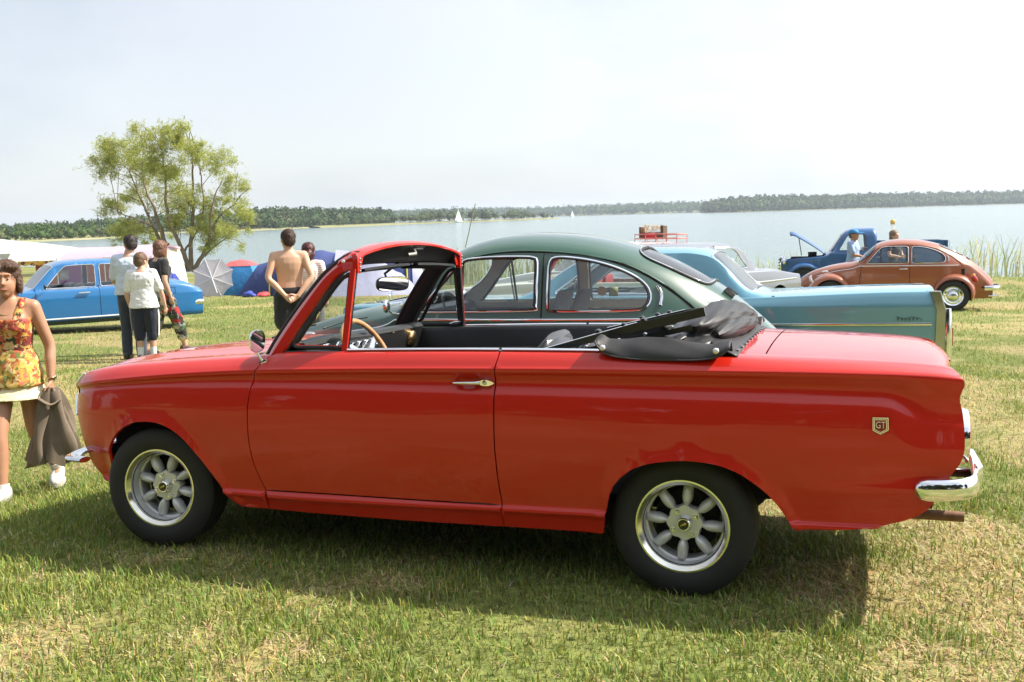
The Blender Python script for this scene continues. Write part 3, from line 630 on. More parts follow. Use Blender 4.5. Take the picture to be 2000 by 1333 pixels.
def red_wheel(parent, x, y, far, steer=0.0, spin=0.0):
    g = G(); R = 0.286; rim = 0.172; h = 0.094
    # barrel and flange (outer face -y)
    g.add(lathe([(0.150, 0.06), (0.150, -0.012), (0.158, -0.016), (0.163, -0.060), (0.165, -0.072)], 56), 0)
    g.add(lathe([(0.165, -0.072), (0.172, -0.078), (0.180, -0.086), (0.187, -0.086), (0.189, -0.081), (0.186, -0.075), (0.175, -0.070)], 56), 1)
    w = g.build('wheel', [ALLOY, RIMLIP], parent, 30)
    steel = steel_wheel_common(2*h, R, rim); G().add(steel).build('tyre', RUBBER, w, 35)
    # hub plate with eight flats
    th = np.linspace(0, 2*PI, 32, endpoint=False); rr = 0.072+0.005*np.cos(8*th)
    hub = G().add(rings([np.stack([rr*np.cos(th), np.full(32, a), rr*np.sin(th)], 1)*np.array([k, 1, k]) for a, k in ((0.02, 1.0), (-0.022, 1.0), (-0.028, 0.95))]))
    hub.build('hub', ALLOY, w, 35)
    g = G().add(lathe([(0.0, -0.058), (0.024, -0.058), (0.027, -0.055), (0.027, -0.046), (0.034, -0.030), (0.036, -0.024)], 28), 0)
    cap = g.build('hub_cap', CHROME, w, 30)
    G().add(lathe([(0.0, -0.0592), (0.021, -0.0592), (0.021, -0.057)], 24)).build('cap_badge', BLACKM, w, 30)
    G().add(box(-0.013, 0.013, -0.0602, -0.0585, -0.004, 0.004)).xf(T(ry=-0.5)).build('badge_bar', mat('badge_yellow', (0.55, 0.45, 0.06), 0.5), w, None)
    for k in range(8):
        a = k*PI/4+PI/8+spin
        # bulging petal between hub and barrel
        rr = np.array([0.066, 0.074, 0.088, 0.106, 0.125, 0.141, 0.153]); wd = np.array([0.0035, 0.0115, 0.0190, 0.0225, 0.0220, 0.0200, 0.0205])
        ht = np.array([-0.026, -0.033, -0.041, -0.043, -0.040, -0.034, -0.026]); R_ = []
        q = np.linspace(0, 2*PI, 14, endpoint=False)
        for r_, w_, h_ in zip(rr, wd, ht):
            R_.append(np.stack([np.full(14, r_), np.where(np.sin(q) > 0, h_*np.abs(np.sin(q))**0.9, 0.012*np.abs(np.sin(q))), w_*np.cos(q)], 1))
        sp = G().add(rings(R_)); sp.xf(T(ry=-a)); sp.build('spoke', ALLOY, w, 60)
    for k in range(4):
        a = k*PI/2+PI/4*0.35+spin
        n = G().add(lathe([(0.0, -0.042), (0.006, -0.042), (0.0095, -0.037), (0.010, -0.026)], 6)).add(lathe([(0.010, -0.0300), (0.0130, -0.0300), (0.0130, -0.022)], 14))
        n.xf(T(0.053*math.cos(a), 0, 0.053*math.sin(a))); n.build('wheel_nut', CHROME, w, 30)
    # brake drum seen between the spokes
    G().add(lathe([(0.0, 0.03), (0.125, 0.03), (0.13, 0.04), (0.13, 0.08)], 32)).build('brake_drum', DARK, w, 30)
    w.location = (x, y, 0.284); w.rotation_euler = (0, spin*0, (PI if far else 0)+steer)
    return w

B_ = curve1([(-.62, .52), (-.58, .575), (-.53, .625), (-.46, .672), (-.35, .712), (-.1, .745), (.3, .770), (.8, .785), (1.7, .793), (2.4, .787), (2.9, .770), (3.2, .752), (3.42, .730), (3.56, .695)])
CU = curve1([(-.62, .742), (-.476, .763), (-.365, .780), (-.152, .805), (.05, .826), (.27, .845), (.58, .865), (1, .881), (1.48, .894), (1.9, .902), (2.4, .908), (2.9, .910), (3.2, .907), (3.40, .901), (3.47, .894), (3.55, .885)])
CL = curve1([(-.62, .688), (-.52, .706), (-.44, .724), (-.2, .754), (.1, .774), (.57, .789), (1, .795), (1.5, .797), (2.2, .800), (2.6, .800), (3.0, .797), (3.22, .793), (3.265, .783), (3.31, .758), (3.36, .742), (3.56, .735)])
ZT = curve1([(-.62, .775), (-.489, .812), (-.333, .841), (-.15, .865), (0, .878), (.115, .888), (.258, .899), (.464, .914), (.60, .928), (.70, .942), (1.06, .956), (1.7, .969), (2.15, .972), (2.64, .962), (2.81, .955), (3.0, .950), (3.18, .943), (3.414, .927), (3.50, .905), (3.56, .88)])
WT = curve1([(-.62, .44), (-.58, .50), (-.49, .585), (-.33, .632), (0, .664), (.46, .688), (.68, .702), (1.7, .715), (2.64, .702), (3.0, .684), (3.3, .660), (3.45, .640), (3.56, .60)])
WB = curve1([(-.62, .36), (-.5, .50), (-.3, .535), (.6, .56), (1.0, .56), (2.5, .56), (2.7, .60), (3.3, .596), (3.56, .54)])
gap = lambda x: CU(x)-CL(x)
fl = lambda x: np.clip(gap(x)/0.105, 0, 1)*(1-0.80*smooth(3.24, 3.42, x))
def ln(w, z): return (w, z)
C_ = lambda v: (lambda x: np.full(np.shape(x), v))
RC = curve1([(-.62, .295), (.44, .297), (.62, .296), (1.34, .305), (1.72, .314), (2.13, .320), (3.56, .33)])
lines = [
    ln(lambda x: B_(x)-.060, C_(.205)),
    ln(lambda x: B_(x)-.030, lambda x: RC(x)-.018),
    ln(lambda x: B_(x)-.014, lambda x: RC(x)+.000),
    ln(lambda x: B_(x)-.017, lambda x: RC(x)+.012),
    ln(lambda x: B_(x)-.028, lambda x: RC(x)+.024),
    ln(lambda x: B_(x)-.022, lambda x: RC(x)+.06),
    ln(lambda x: B_(x)-.006, C_(.50)),
    ln(lambda x: B_(x)+.000, lambda x: .62+0*x),
    ln(lambda x: B_(x)-.006, lambda x: CL(x)-.055),
    ln(lambda x: B_(x)-.0125, lambda x: CL(x)-.010),
    ln(lambda x: B_(x)-.0155, lambda x: CL(x)+.002),
    ln(lambda x: B_(x)-.0155-.0165*fl(x), lambda x: CL(x)+.26*gap(x)),
    ln(lambda x: B_(x)-.0155-.0200*fl(x), lambda x: CL(x)+.48*gap(x)),
    ln(lambda x: B_(x)-.0125-.0120*fl(x), lambda x: CL(x)+.76*gap(x)),
    ln(lambda x: B_(x)-.0125-.0015*fl(x), lambda x: CU(x)-.009),
    ln(lambda x: B_(x)-.014, lambda x: CU(x)+.002),
    ln(lambda x: B_(x)-.0225, lambda x: CU(x)+.012),
    ln(lambda x: .5*(B_(x)-.0225)+.5*WT(x)+.006, lambda x: .45*(CU(x)+.012)+.55*ZT(x)-.001),
    ln(WT, ZT),
    ln(lambda x: .5*WT(x)+.5*WB(x), lambda x: ZT(x)+.007),
    ln(WB, lambda x: ZT(x)+.009),
]
KT = 18                                         # index of the waist / shoulder-top line
ARCH_F = smooth_poly([(-.246, .311), (-.258, .37), (-.263, .430), (-.249, .481), (-.211, .533), (-.152, .577), (-.075, .605), (0, .612), (.071, .605), (.140, .580), (.197, .543), (.253, .490), (.308, .430), (.362, .362), (.405, .303), (.440, .262), (.485, .236)], .02)
ARCH_R = smooth_poly([(2.178, .243), (2.184, .27), (2.196, .339), (2.218, .425), (2.255, .480), (2.310, .523), (2.378, .548), (2.46, .562), (2.546, .565), (2.633, .555), (2.708, .529), (2.768, .492), (2.821, .449), (2.861, .403), (2.890, .358), (2.919, .314)], .02)
TAIL = smooth_poly([(2.919, .314), (3.03, .320), (3.139, .331), (3.233, .348), (3.320, .375), (3.384, .415), (3.412, .460), (3.455, .540), (3.490, .592), (3.503, .640), (3.503, .700), (3.496, .770), (3.486, .812), (3.487, .838), (3.498, .868), (3.498, .888), (3.485, .908)], .02)
NOSE = smooth_poly([(-.500, .806), (-.540, .775), (-.568, .735), (-.576, .695), (-.565, .655), (-.544, .618), (-.511, .570), (-.478, .504), (-.456, .452), (-.448, .398), (-.395, .347), (-.335, .304), (-.300, .294), (-.262, .300)], .02)
DOOR_F = smooth_poly([(.640, .925), (.609, .887), (.586, .843), (.570, .790), (.561, .739), (.556, .692), (.555, .599), (.562, .507), (.580, .426), (.622, .324)], .03)
DOOR_R = smooth_poly([(1.742, .966), (1.741, .937), (1.736, .901), (1.733, .796), (1.734, .674), (1.736, .568), (1.743, .462), (1.756, .335)], .03)
DB = curve1([(.6, .323), (.975, .328), (1.345, .330), (1.8, .337)])
def red_disp(x, z, q):
    P = np.stack([x, z], 1); side = q <= KT
    d = np.minimum(dist_poly(ARCH_F, P, False), dist_poly(ARCH_R, P, False))
    o = 0.011*(1-smooth(.020, .031, d))*side
    # long bumper blister behind the rear wheel
    zm = np.interp(x, [2.9, 3.36], [.463, .482]); t = np.clip((x-2.9)/.46, 0, 1)
    hu = .004+.040*t; hl = .004+.045*t; u = np.where(z > zm, (z-zm)/hu, (zm-z)/hl)
    o = o+np.where((x > 2.9) & (x < 3.6), .026*t**.8*np.clip(1-u, 0, 1)**1.1, 0)*side
    # step above the front valance
    o = o-0.013*(1-smooth(.428, .444, z))*(1-smooth(-.32, -.22, x))*side
    # slight hand-worked waviness of old sheet metal
    o = o+side*0.0008*(np.sin(5.1*x+3*z)*np.sin(9*z+1.3*x)+.5*np.sin(8*x-5*z))
    # door handle recess
    o = o-0.012*np.exp(-((x-1.615)/.04)**2-((z-.842)/.022)**2)*side
    return o
RL = Loft(lines, red_disp, KT)

def poly_line(s, x0, x1, step=.03):
    n = max(2, int(abs(x1-x0)/step)); xs = np.linspace(x0, x1, n); return [(x, s) for x in xs]
def red_body(car):
    gp = .0028
    top = RL.K-1
    n_xs = RL.xz(NOSE); af = RL.xz(ARCH_F); ar = RL.xz(ARCH_R); ta = RL.xz(TAIL); df = RL.xz(DOOR_F); dr = RL.xz(DOOR_R)
    # front wing: nose down, arch, sill piece, up the door gap, along bonnet gap
    sill_f = RL.xz([(.485, .236), (.62, .233)]); mid = RL.xz([(.619, .30), (.619, .318)])
    wing = list(map(tuple, n_xs))+list(map(tuple, af[1:]))+[tuple(sill_f[1])]+list(map(tuple, mid))
    dfr = df[::-1]; wing += [(x-gp, s) for x, s in dfr]+[(.628, KT+.7), (.60, top)]+poly_line(top, .57, -.47)+[(-.505, top), (-.51, KT+1)]
    quarter = [(x+gp, s) for x, s in dr[::-1]]                       # bottom to top
    q_top = poly_line(KT, 1.76, 2.60)+[(2.63, KT+1.0), (2.655, top)]+poly_line(top, 2.69, 3.43)+[(3.462, top-.5), (3.478, KT+.3), (3.484, KT-.6)]
    quarter += q_top+list(map(tuple, ta[::-1]))+list(map(tuple, ar[::-1][1:]))
    sb = RL.xz([(2.10, .2425), (1.97, .242), (1.757, .239)]); quarter += list(map(tuple, sb))+[tuple(RL.xz([(1.757, .325)])[0])]
    door = [(x+gp, s) for x, s in df]+[tuple(q) for q in RL.xz([(x, DB(x)+.003) for x in np.arange(.66, 1.74, .04)])]+[(x-gp, s) for x, s in dr[::-1]]+poly_line(KT, 1.72, .675)
    sx = np.linspace(.622, 1.754, 40); zb = np.interp(sx, [.48, .83, 1.33, 1.97], [.234, .230, .231, .242])
    sill = list(map(tuple, RL.xz(np.stack([sx, zb], 1))))+list(map(tuple, RL.xz(np.stack([sx[::-1], DB(sx[::-1])-.003], 1))))
    out = {}
    for far in (False, True):
        out['wing', far] = G().add(panel(RL, wing, far=far, dx=.02 if not far else .04, sub=4 if not far else 2)).build('front_wing', RED, car, 50)
        out['quarter', far] = G().add(panel(RL, quarter, far=far, dx=.02 if not far else .04, sub=4 if not far else 2)).build('rear_quarter', RED, car, 50)
        out['door', far] = G().add(panel(RL, door, far=far, dx=.03, sub=4 if not far else 2)).build('door', RED, car, 50)
        out['sill', far] = G().add(panel(RL, sill, far=far)).build('sill', RED, car, 50)
    return out

def red_convertible():
    tilt = -0.036
    car = empty('red_convertible', (0, -0.00045, -0.02519), (tilt, 0, 0), 'red two-door open-top car with folded black hood, parked nearest in the foreground', 'car')
    P = red_body(car)
    # ---- bonnet
    zc = curve1([(-.60, .775), (-.5, .835), (-.37, .872), (-.13, .905), (.04, .920), (.3, .938), (.60, .952)])
    xs = np.linspace(-.52, .575, 40); vs_ = np.linspace(-1, 1, 33); Pn = np.zeros((40, 33, 3))
    for i, x in enumerate(xs):
        wb = float(WB(x))-.003; ze = float(ZT(x))+.0085; c = 1-np.abs(vs_)**2.2; cr = np.exp(-((np.abs(vs_)-.62)/.10)**2)*.004
        Pn[i] = np.stack([np.full(33, x)-.05*(1-np.abs(vs_)**2)*smooth(.2, .575, x)*-.6-.02*(1-vs_**2)*(1-smooth(-.52, -.2, x)), vs_*wb, ze+(float(zc(x))-ze)*c+cr], 1)
    bon = G().add(grid(Pn)); bon.build('bonnet', RED, car, 40)
    # ---- nose: black grille, chrome surround, head lamps, valance
    g = G()
    zs = np.linspace(.45, .80, 10); ys = np.linspace(-.60, .60, 17)
    g.add(grid(np.array([[(-.50-.045*(1-(y/.62)**2)+(.02 if z < .5 else 0), y*np.interp(z, [.45, .6, .8], [1.02, .93, .8]), z) for y in ys] for z in zs])))
    g.build('nose_panel', RED, car, 40)
    gr = G().add(box(-.585, -.545, -.44, .44, .60, .755, .01)).build('grille', BLACKM, car, 40)
    for k in range(6): G().add(box(-.592, -.582, -.43, .43, .615+.024*k, .622+.024*k)).build('grille_bar', CHROME, gr, None)
    for sgn in (-1, 1):
        hl = G().add(mv(lathe([(0.0, -.06), (.05, -.054), (.075, -.042), (.085, -.03)], 28, 'x'), T(-.50, sgn*.525, .705))).build('headlamp', mat('lamp_glass', (.75, .78, .8), .08, .3, coat=1), car, 40)
        th = np.linspace(0, 2*PI, 40, endpoint=False)
        rim = np.stack([-.532+.035*np.abs(np.cos(th))*np.where(np.cos(th)*sgn > 0, 1.0, .25)+.02*np.sin(th)**2*0+.03*np.clip(np.sin(th), 0, 1)**2, sgn*.53+.088*np.cos(th), .705+.09*np.sin(th)], 1)
        G().add(tube(rim, .012, 8, closed=True)).build('lamp_bezel', CHROME, hl, 60)
        # chrome edge following the wing front
        e = [p for p in NOSE if p[1] > .60]; e = np.array(e); wv = RL.at_xz(e); wv[:, 1] *= -sgn; wv[:, 0] -= .002
        G().add(tube(wv, .0065, 8)).build('wing_edge_trim', CHROME, car, 60)
    # front valance between the wings
    v = np.array([[(x, y, z) for y in np.linspace(-.64, .64, 9)] for x, z in ((-.43, .44), (-.44, .40), (-.38, .34), (-.31, .30))]); G().add(grid(v)).build('front_valance', RED, car, 40)
    # front bumper: slim chrome blade with wrapped ends
    bl = [(-.40, -.735, .405), (-.48, -.72, .405), (-.535, -.66, .405), (-.575, -.52, .405), (-.60, -.25, .405), (-.608, 0, .405)]
    bl = smooth_poly(bl+[(x, -y, z) for x, y, z in bl[-2::-1]], .04)
    G().add(tube(bl, .034, 12, ry=.014)).build('front_bumper', CHROME, car, 50)
    for sgn in (-1, 1): G().add(box(-.53, -.36, sgn*.52-.015, sgn*.52+.015, .39, .43)).build('bumper_bracket', BLACKM, car, None)
    # ---- scuttle and windscreen frame
    cw = []
    for t in np.linspace(0, 1, 8):
        row = []
        for y in np.linspace(-1, 1, 29):
            xf_ = .560+.0*y+.035*(1-y*y)*.6; xb = .68-.17*(1-abs(y)**2.4)
            x = xf_*(1-t)+(max(xb, xf_+.03))*t; w = np.interp(t, [0, 1], [.585, .672]); z0 = float(ZT(.6))+.012+.020*(1-abs(y)**2.2); z1 = .945+.022*(1-y*y)
            row.append((x, y*w, z0*(1-t**1.5)+z1*t**1.5))
        cw.append(row)
    G().add(grid(np.array(cw))).build('scuttle', RED, car, 45)
    # pillar: front and rear edge curves (x, z), leaning inwards with height
    yp = lambda z: .700-(z-.93)*.225
    fe = smooth_poly([(.575, .885), (.598, .915), (.637, .985), (.70, 1.080), (.778, 1.186), (.85, 1.275), (.905, 1.325), (.955, 1.358), (1.0, 1.374), (1.030, 1.376)], .03)
    re = smooth_poly([(.665, .905), (.690, .930), (.720, .965), (.775, 1.050), (.835, 1.135), (.900, 1.228), (.945, 1.278), (.985, 1.303), (1.015, 1.308), (1.036, 1.306)], .03)
    n = 26; fe = np.array([fe[int(round(i))] for i in np.linspace(0, len(fe)-1, n)]); re = np.array([re[int(round(i))] for i in np.linspace(0, len(re)-1, n)])
    for sgn in (-1, 1):
        R_ = []
        for a, b in zip(fe, re):
            ya, yb = yp(a[1])-.035, yp(b[1]); m = (a+b)/2
            R_.append(np.array([(a[0], sgn*ya, a[1]), (a[0]+.010, sgn*(ya+.022), a[1]-.004), (m[0]-.008, sgn*(yp(m[1])+.004), m[1]), (b[0]-.012, sgn*(yb+.004), b[1]-.002), (b[0], sgn*(yb-.006), b[1]), (b[0]-.004, sgn*(yb-.045), b[1]), (m[0], sgn*(yp(m[1])-.060), m[1]), (a[0]+.008, sgn*(ya-.022), a[1])]))
        v, f = rings(R_); g = G()
        for q in f:
            jj = [i % 8 for i in q]; inner = all(j in (4, 5, 6, 7, 0) for j in jj) and len(q) == 4
            g.f.append(q if sgn > 0 else q[::-1]); g.m.append(1 if inner else 0)
        g.v = [v]; g.n = len(v); g.build('windscreen_pillar', [RED, BLACKV], car, 32)
        # rubber glazing seal along the front edge
        s_ = np.stack([fe[:, 0]-.004, sgn*(yp(fe[:, 1])-.042), fe[:, 1]+.002], 1); G().add(tube(s_, .013, 8)).build('screen_seal', RUBBER, car, 60)
        # quarter light: post, seal, glass
        pb, pt = np.array((1.012, sgn*.700, .955)), np.array((1.026, sgn*.622, 1.312))
        R_ = [np.array([p+np.array((dx, sgn*dy, 0)) for dx, dy in ((-.0125, .008), (.0125, .008), (.014, 0), (.0125, -.02), (-.0125, -.02))]) for p in (pb, pb*.5+pt*.5, pt)]
        v, f = rings(R_); g = G(); g.v = [v]; g.n = len(v)
        for q in f: g.f.append(q if sgn > 0 else q[::-1]); g.m.append(1 if all((i % 5) in (2, 3, 4) for i in q) and len(q) == 4 else 0)
        g.build('quarter_light_post', [RED, BLACKM], car, 30)
        tri = [(1.0, .966), (.775, .966), (.752, .972), (.750, .985)]+[(x+.026, z-.004) for x, z in re if .985 < z < 1.285]+[(1.004, 1.288), (1.006, 1.27)]
        tri = np.array(tri); t3 = np.stack([tri[:, 0], sgn*(yp(tri[:, 1])-.008), tri[:, 1]], 1)
        fr = G().add(tube(resample(np.vstack([t3, t3[:1]]), .05)[:-1], .010, 6, closed=True)).build('quarter_light_seal', RUBBER, car, 60)
        c3 = t3.mean(0); t4 = c3+(t3-c3)*.955; G().add(tube(resample(np.vstack([t4, t4[:1]]), .05)[:-1], .005, 6, closed=True)).build('quarter_light_frame', RED if sgn < 0 else BLACKM, car, 60)
        G().add((t4, [tuple(range(len(t4)))])).build('quarter_light_glass', GLASS, car, None)
        ct = np.array((.866, sgn*(yp(1.13)+.002), 1.105)); G().add(tube([ct+(-.012, 0, -.014), ct+(0, sgn*.012, 0), ct+(.008, sgn*.006, .02)], .004, 6)).build('quarter_light_catch', CHROME, car, 60)
    # header rail: red outside, black lining behind
    ys = np.linspace(-1, 1, 41); red_r, blk = [], []
    for y in ys:
        c = max(0.0, 1-abs(y)**2.1); e = smooth(.90, 1.0, abs(y)); Y = y*(.606+.004*e)
        zt = 1.383+.056*c-.012*e; zb = 1.316+.022*c; xf_ = .905-.060*c+.035*e; xr = 1.045
        red_r.append([(xf_, Y, zb-.012), (xf_-.004, Y, zb+.006), (xf_+.012, Y*1.0, zb+.030), (xf_+.045, Y, zt-.018), (xf_+.085, Y, zt-.004), (.995, Y, zt), (1.035, Y, zt-.003), (xr+.004, Y, zt-.012), (xr+.003, Y, zt-.022), (xr-.012, Y, zt-.024)])
        zt2 = zt-.020; blk.append([(xr-.002, Y*.985, zt2), (xr-.020, Y*.985, zt2-.012), (xr-.045, Y*.985, zt2-.035), (xr-.052, Y*.985, zb+.012), (xr-.060, Y*.985, zb), (xf_+.02, Y*.985, zb-.006), (xf_, Y*.985, zb-.010)])
    rr_ = np.array(red_r); hg = G().add(grid(rr_)); hg.add((rr_[0], [tuple(range(10))])); hg.add((rr_[-1], [tuple(range(10))[::-1]])); hd = hg.build('header_rail', RED, car, 45)
    G().add(grid(np.array(blk)), flip=True).build('header_lining', BLACKV, car, 50)
    for sgn in (-1, 1):
        R_ = [np.array([(x, sgn*yy, z) for x, yy in ((1.022, .592), (1.022, .622), (1.046, .620), (1.052, .606), (1.046, .592))]) for z in (1.292, 1.30, 1.34, 1.366)]
        R_.append(np.array([(x-.012, sgn*yy, 1.380) for x, yy in ((1.022, .592), (1.022, .612), (1.046, .612), (1.050, .606), (1.046, .592))]))
        e = G().add(rings(R_), flip=sgn < 0).build('header_end', RED, hd, 45)
        for k in range(4): G().add(mv(lathe([(0, .0045), (.004, .003), (.005, 0)], 8, 'x'), T(1.0520, sgn*.606, 1.302+.018*k))).build('screw', CHROME, hd, 60)
        G().add(mv(lathe([(0, -.006), (.007, -.004), (.009, 0)], 12), T(.985, sgn*.637, 1.345, rz=PI if sgn > 0 else 0))).build('stud', CHROME, hd, 60)
        # sun visor folded up under the header
        vy0, vy1 = sgn*.05, sgn*.53; vis = []
        for y in np.linspace(vy0, vy1, 9):
            t = abs(y)/.6; zb = 1.318+.02*(1-t*t); vis.append([(1.035, y, zb-.010), (.94, y, zb-.030), (.94, y, zb-.040), (1.035, y, zb-.022)])
        G().add(grid(np.array(vis), closed_v=True)).build('sun_visor', BLACKV, car, 40)
    G().add(tube([(1.012, .02, 1.395), (1.03, .02, 1.388), (1.045, .0, 1.372), (1.03, -.06, 1.368)], .010, 8)).build('hood_catch', mat('satin_metal', (.5, .47, .4), .4, 1), car, 60)
    text_obj('maker_script', 'Crayford', .024, WHITEP, car, T(1.028, .10, 1.412, rx=PI/2-.5, rz=PI/2), .0006, 1.15)
    G().add(box(0, .001, -.055, .045, -.003, .003)).xf(T(1.018, .11, 1.398, ry=-.5)).build('script_underline', WHITEP, car, None)
    # windscreen
    Pw = []
    for t in np.linspace(0, 1, 12):
        k = int(round(t*(n-1))); a = fe[k]; row = []
        for y in np.linspace(-1, 1, 25):
            c = 1-abs(y)**2.2; row.append((a[0]-.002-(.145-.085*t)*c, y*(yp(a[1])-.045), a[1]+(.020+.008*t)*c))
        Pw.append(row)
    G().add(grid(np.array(Pw))).build('windscreen', GLASS, car, None)
    bseal = np.array(Pw[1]); G().add(tube(bseal+np.array([.0, 0, -.016]), .013, 8)).build('screen_base_seal', RUBBER, car, 60)
    # wipers
    for y in (-.45, .12):
        G().add(tube([(.44+.10*(y/.62)**2, y, .985), (.50, y+.18, 1.015), (.52, y+.36, 1.02)], .005, 6)).build('wiper', BLACKM, car, 60)
    # ---- waist chrome, door capping
    for sgn in (-1, 1):
        for a, b in ((1.03, 1.735), (1.748, 2.19)):
            x = np.linspace(a, b, 20); p = np.stack([x, sgn*(WT(x)-.004), ZT(x)+.006], 1); G().add(tube(p, .0095, 8, ry=.0065)).build('waist_trim', CHROME, car, 60)
        x = np.linspace(.70, 2.63, 30); p = np.array([[(a, sgn*(float(WT(a))-.010), float(ZT(a))-.002), (a, sgn*(float(WT(a))-.03), float(ZT(a))+.004), (a, sgn*.655, float(ZT(a))+.002), (a, sgn*.64, float(ZT(a))-.02), (a, sgn*.655, .70), (a, sgn*.665, .34 if a < 2.1 else .62)] for a in x])
        G().add(grid(p), flip=sgn > 0).build('door_trim_panel', BLACKV, car, 40)
        G().add(tube([(1.15, sgn*.636, .83), (1.25, sgn*.60, .835), (1.42, sgn*.60, .84), (1.50, sgn*.636, .84)], .016, 8)).build('arm_rest', BLACKV, car, 60)
        G().add(tube([(1.02, sgn*.652, .985), (.985, sgn*.648, .985), (.955, sgn*.645, .974)], .006, 6)).build('window_latch', CHROME, car, 60)
    # ---- cabin tub
    g = G().add(box(.60, 2.15, -.66, .66, .30, .345)).add(box(2.15, 2.66, -.50, .50, .30, .345)).add(box(.55, .60, -.66, .66, .30, .93)).add(box(2.64, 2.68, -.64, .64, .30, .93)); g.build('floor_pan', DARK, car, 40)
    g = G().add(box(-.42, .58, -.50, .50, .26, .78, .02)).add(box(2.68, 3.42, -.50, .50, .36, .88, .02)).add(box(.50, 2.16, -.70, .70, .235, .31)).add(box(-.05, .05, -.52, .52, .26, .31)).add(box(2.30, 2.68, -.52, .52, .40, .62))
    g.add(tube([(2.489, -.54, .284), (2.489, .54, .284)], .04, 8)).add(ellipsoid((2.489, 0, .28), (.13, .13, .11))); g.build('underbody', DARK, car, 40)
    # dashboard
    dz = []
    for y in np.linspace(-.645, .645, 25):
        c = 1-abs(y/.66)**2.4; lip = .010*math.exp(-((y+.34)/.2)**2)
        dz.append([(.60-.10*c, y, .930+.02*c), (.70-.04*c, y, .966+.012*c+lip), (.755, y, .985+lip), (.778, y, .980+lip), (.790, y, .962+lip), (.782, y, .945), (.768, y, .86), (.72, y, .80), (.70, y, .70)])
    dash = G().add(grid(np.array(dz))).build('dashboard', BLACKV, car, 35)
    for y, r in ((-.46, .050), (-.345, .050), (-.20, .032), (-.125, .032), (-.05, .032), (.025, .032)):
        gg = G().add(mv(lathe([(0, .0), (r*.86, .0)], 24, 'x'), T(.784, y, .915, ry=.12))).build('gauge', BLACKM, dash, None)
        G().add(mv(lathe([(r*.84, .001), (r*.90, .010), (r, .008), (r*1.02, -.004)], 28, 'x'), T(.784, y, .915, ry=.12))).build('gauge_bezel', CHROME, dash, 60)
        G().add(mv(box(0, .001, -.0012, .0012, 0, r*.7), T(.7865, y, .915, rx=.6+y))).build('needle', WHITEP, dash, None)
    G().add(mv(lathe([(0, .014), (.02, .012), (.040, .006), (.046, .0), (.047, -.012)], 28, 'x'), T(.79, .50, .902, ry=.1))).build('dash_vent', GOLD, dash, 50)
    G().add(box(.784, .788, .20, .27, .955, .963)).build('dash_badge', CHROME, dash, None)
    G().add(mv(box(-.002, .002, -.06, .06, -.05, .05), T(.86, -.20, .905, ry=.5, rx=.5))).build('paper_note', mat('paper', (.8, .79, .76), .8), car, None)
    # steering wheel
    sc_ = Matrix.Translation((.955, -.36, .895)) @ Matrix.Rotation(math.radians(-28), 4, 'Y')
    th = np.linspace(0, 2*PI, 48, endpoint=False); rim_ = np.stack([0*th, .188*np.cos(th), .188*np.sin(th)], 1)
    sw = G().add(tube(rim_, .0135, 10, closed=True)).xf(sc_).build('steering_wheel', WOOD, car, 60)
    for a in (PI/2*3, PI/6, PI-PI/6):
        G().add(box(-.004, .002, .03, .18, -.014, .014, .002)).xf(sc_ @ Matrix.Rotation(a, 4, 'X')).build('steering_spoke', CHROME, sw, 40)
    G().add(mv(lathe([(0, .035), (.03, .03), (.042, .012), (.044, -.03)], 24, 'x'), sc_)).build('horn_boss', BLACKM, sw, 40)
    G().add(tube([np.array(sc_ @ Vector((-.02, 0, 0))), np.array(sc_ @ Vector((-.32, 0, 0)))], .022, 10)).build('steering_column', BLACKM, sw, 60)
    # rear-view mirror
    mc = np.array((.940, -.055, 1.226)); M = T(*mc, rz=-.42, ry=.035)
    th = np.linspace(0, 2*PI, 32, endpoint=False); sq = lambda a, p: np.sign(a)*np.abs(a)**p
    o_ = np.stack([sq(np.cos(th), .45)*.104, sq(np.sin(th), .6)*.036], 1)
    ring = lambda x, k: np.stack([np.full(32, x), o_[:, 0]*k, o_[:, 1]*k], 1)
    mr = G().add(mv(rings([ring(-.022, .55), ring(-.016, .9), ring(0, 1.0), ring(.006, 1.0), ring(.008, .96)]), M)).build('rear_view_mirror', BLACKM, car, 50)
    G().add(mv((np.vstack([ring(.0088, .93)]), [tuple(range(32))]), M)).build('mirror_face', MIRROR, mr, None)
    G().add(tube([mc+(-.02, 0, 0), mc+(-.05, .02, .05), (.96, -.02, 1.33)], .007, 8)).build('mirror_stalk', BLACKM, mr, 60)
    # seats
    for sgn in (-1, 1):
        y0 = sgn*.345; top = .995 if sgn < 0 else .93
        st = G().add(box(1.18, 1.66, y0-.23, y0+.23, .42, .58, .06)).build('seat_cushion', BLACKV, car, 40)
        bk = []
        for t in np.linspace(0, 1, 15):
            e = math.sqrt(max(0.0, 1-max(0, (t-.62)/.38)**2)); x = 1.66+.24*t; z = .50+(top-.50)*t; q = np.linspace(0, 2*PI, 24, endpoint=False)
            bk.append(np.stack([x+.075*(.25+.75*e)*np.sin(q)-.012*np.cos(q)**2, y0+.235*(.80+.20*e)*sq(np.cos(q), .6), np.full(24, z)-.03*np.sin(q)*(1-e)], 1))
        G().add(rings(bk)).build('seat_back', GREYGL, st, 70)
        G().add(tube([(1.90, y0-.19, top-.10), (1.925, y0, top-.075), (1.90, y0+.19, top-.10)], .004, 6)).build('seat_piping', BLACKV, st, 60)
    G().add(box(2.10, 2.58, -.50, .50, .44, .62, .06)).build('rear_seat', BLACKV, car, 40)
    G().add(box(2.50, 2.64, -.50, .50, .55, .93, .05)).build('rear_seat_back', BLACKV, car, 40)
    # ---- rear deck and boot lid
    zl = curve1([(2.6, .966), (2.72, .962), (2.9, .958), (3.18, .951), (3.40, .934), (3.455, .915), (3.48, .885)])
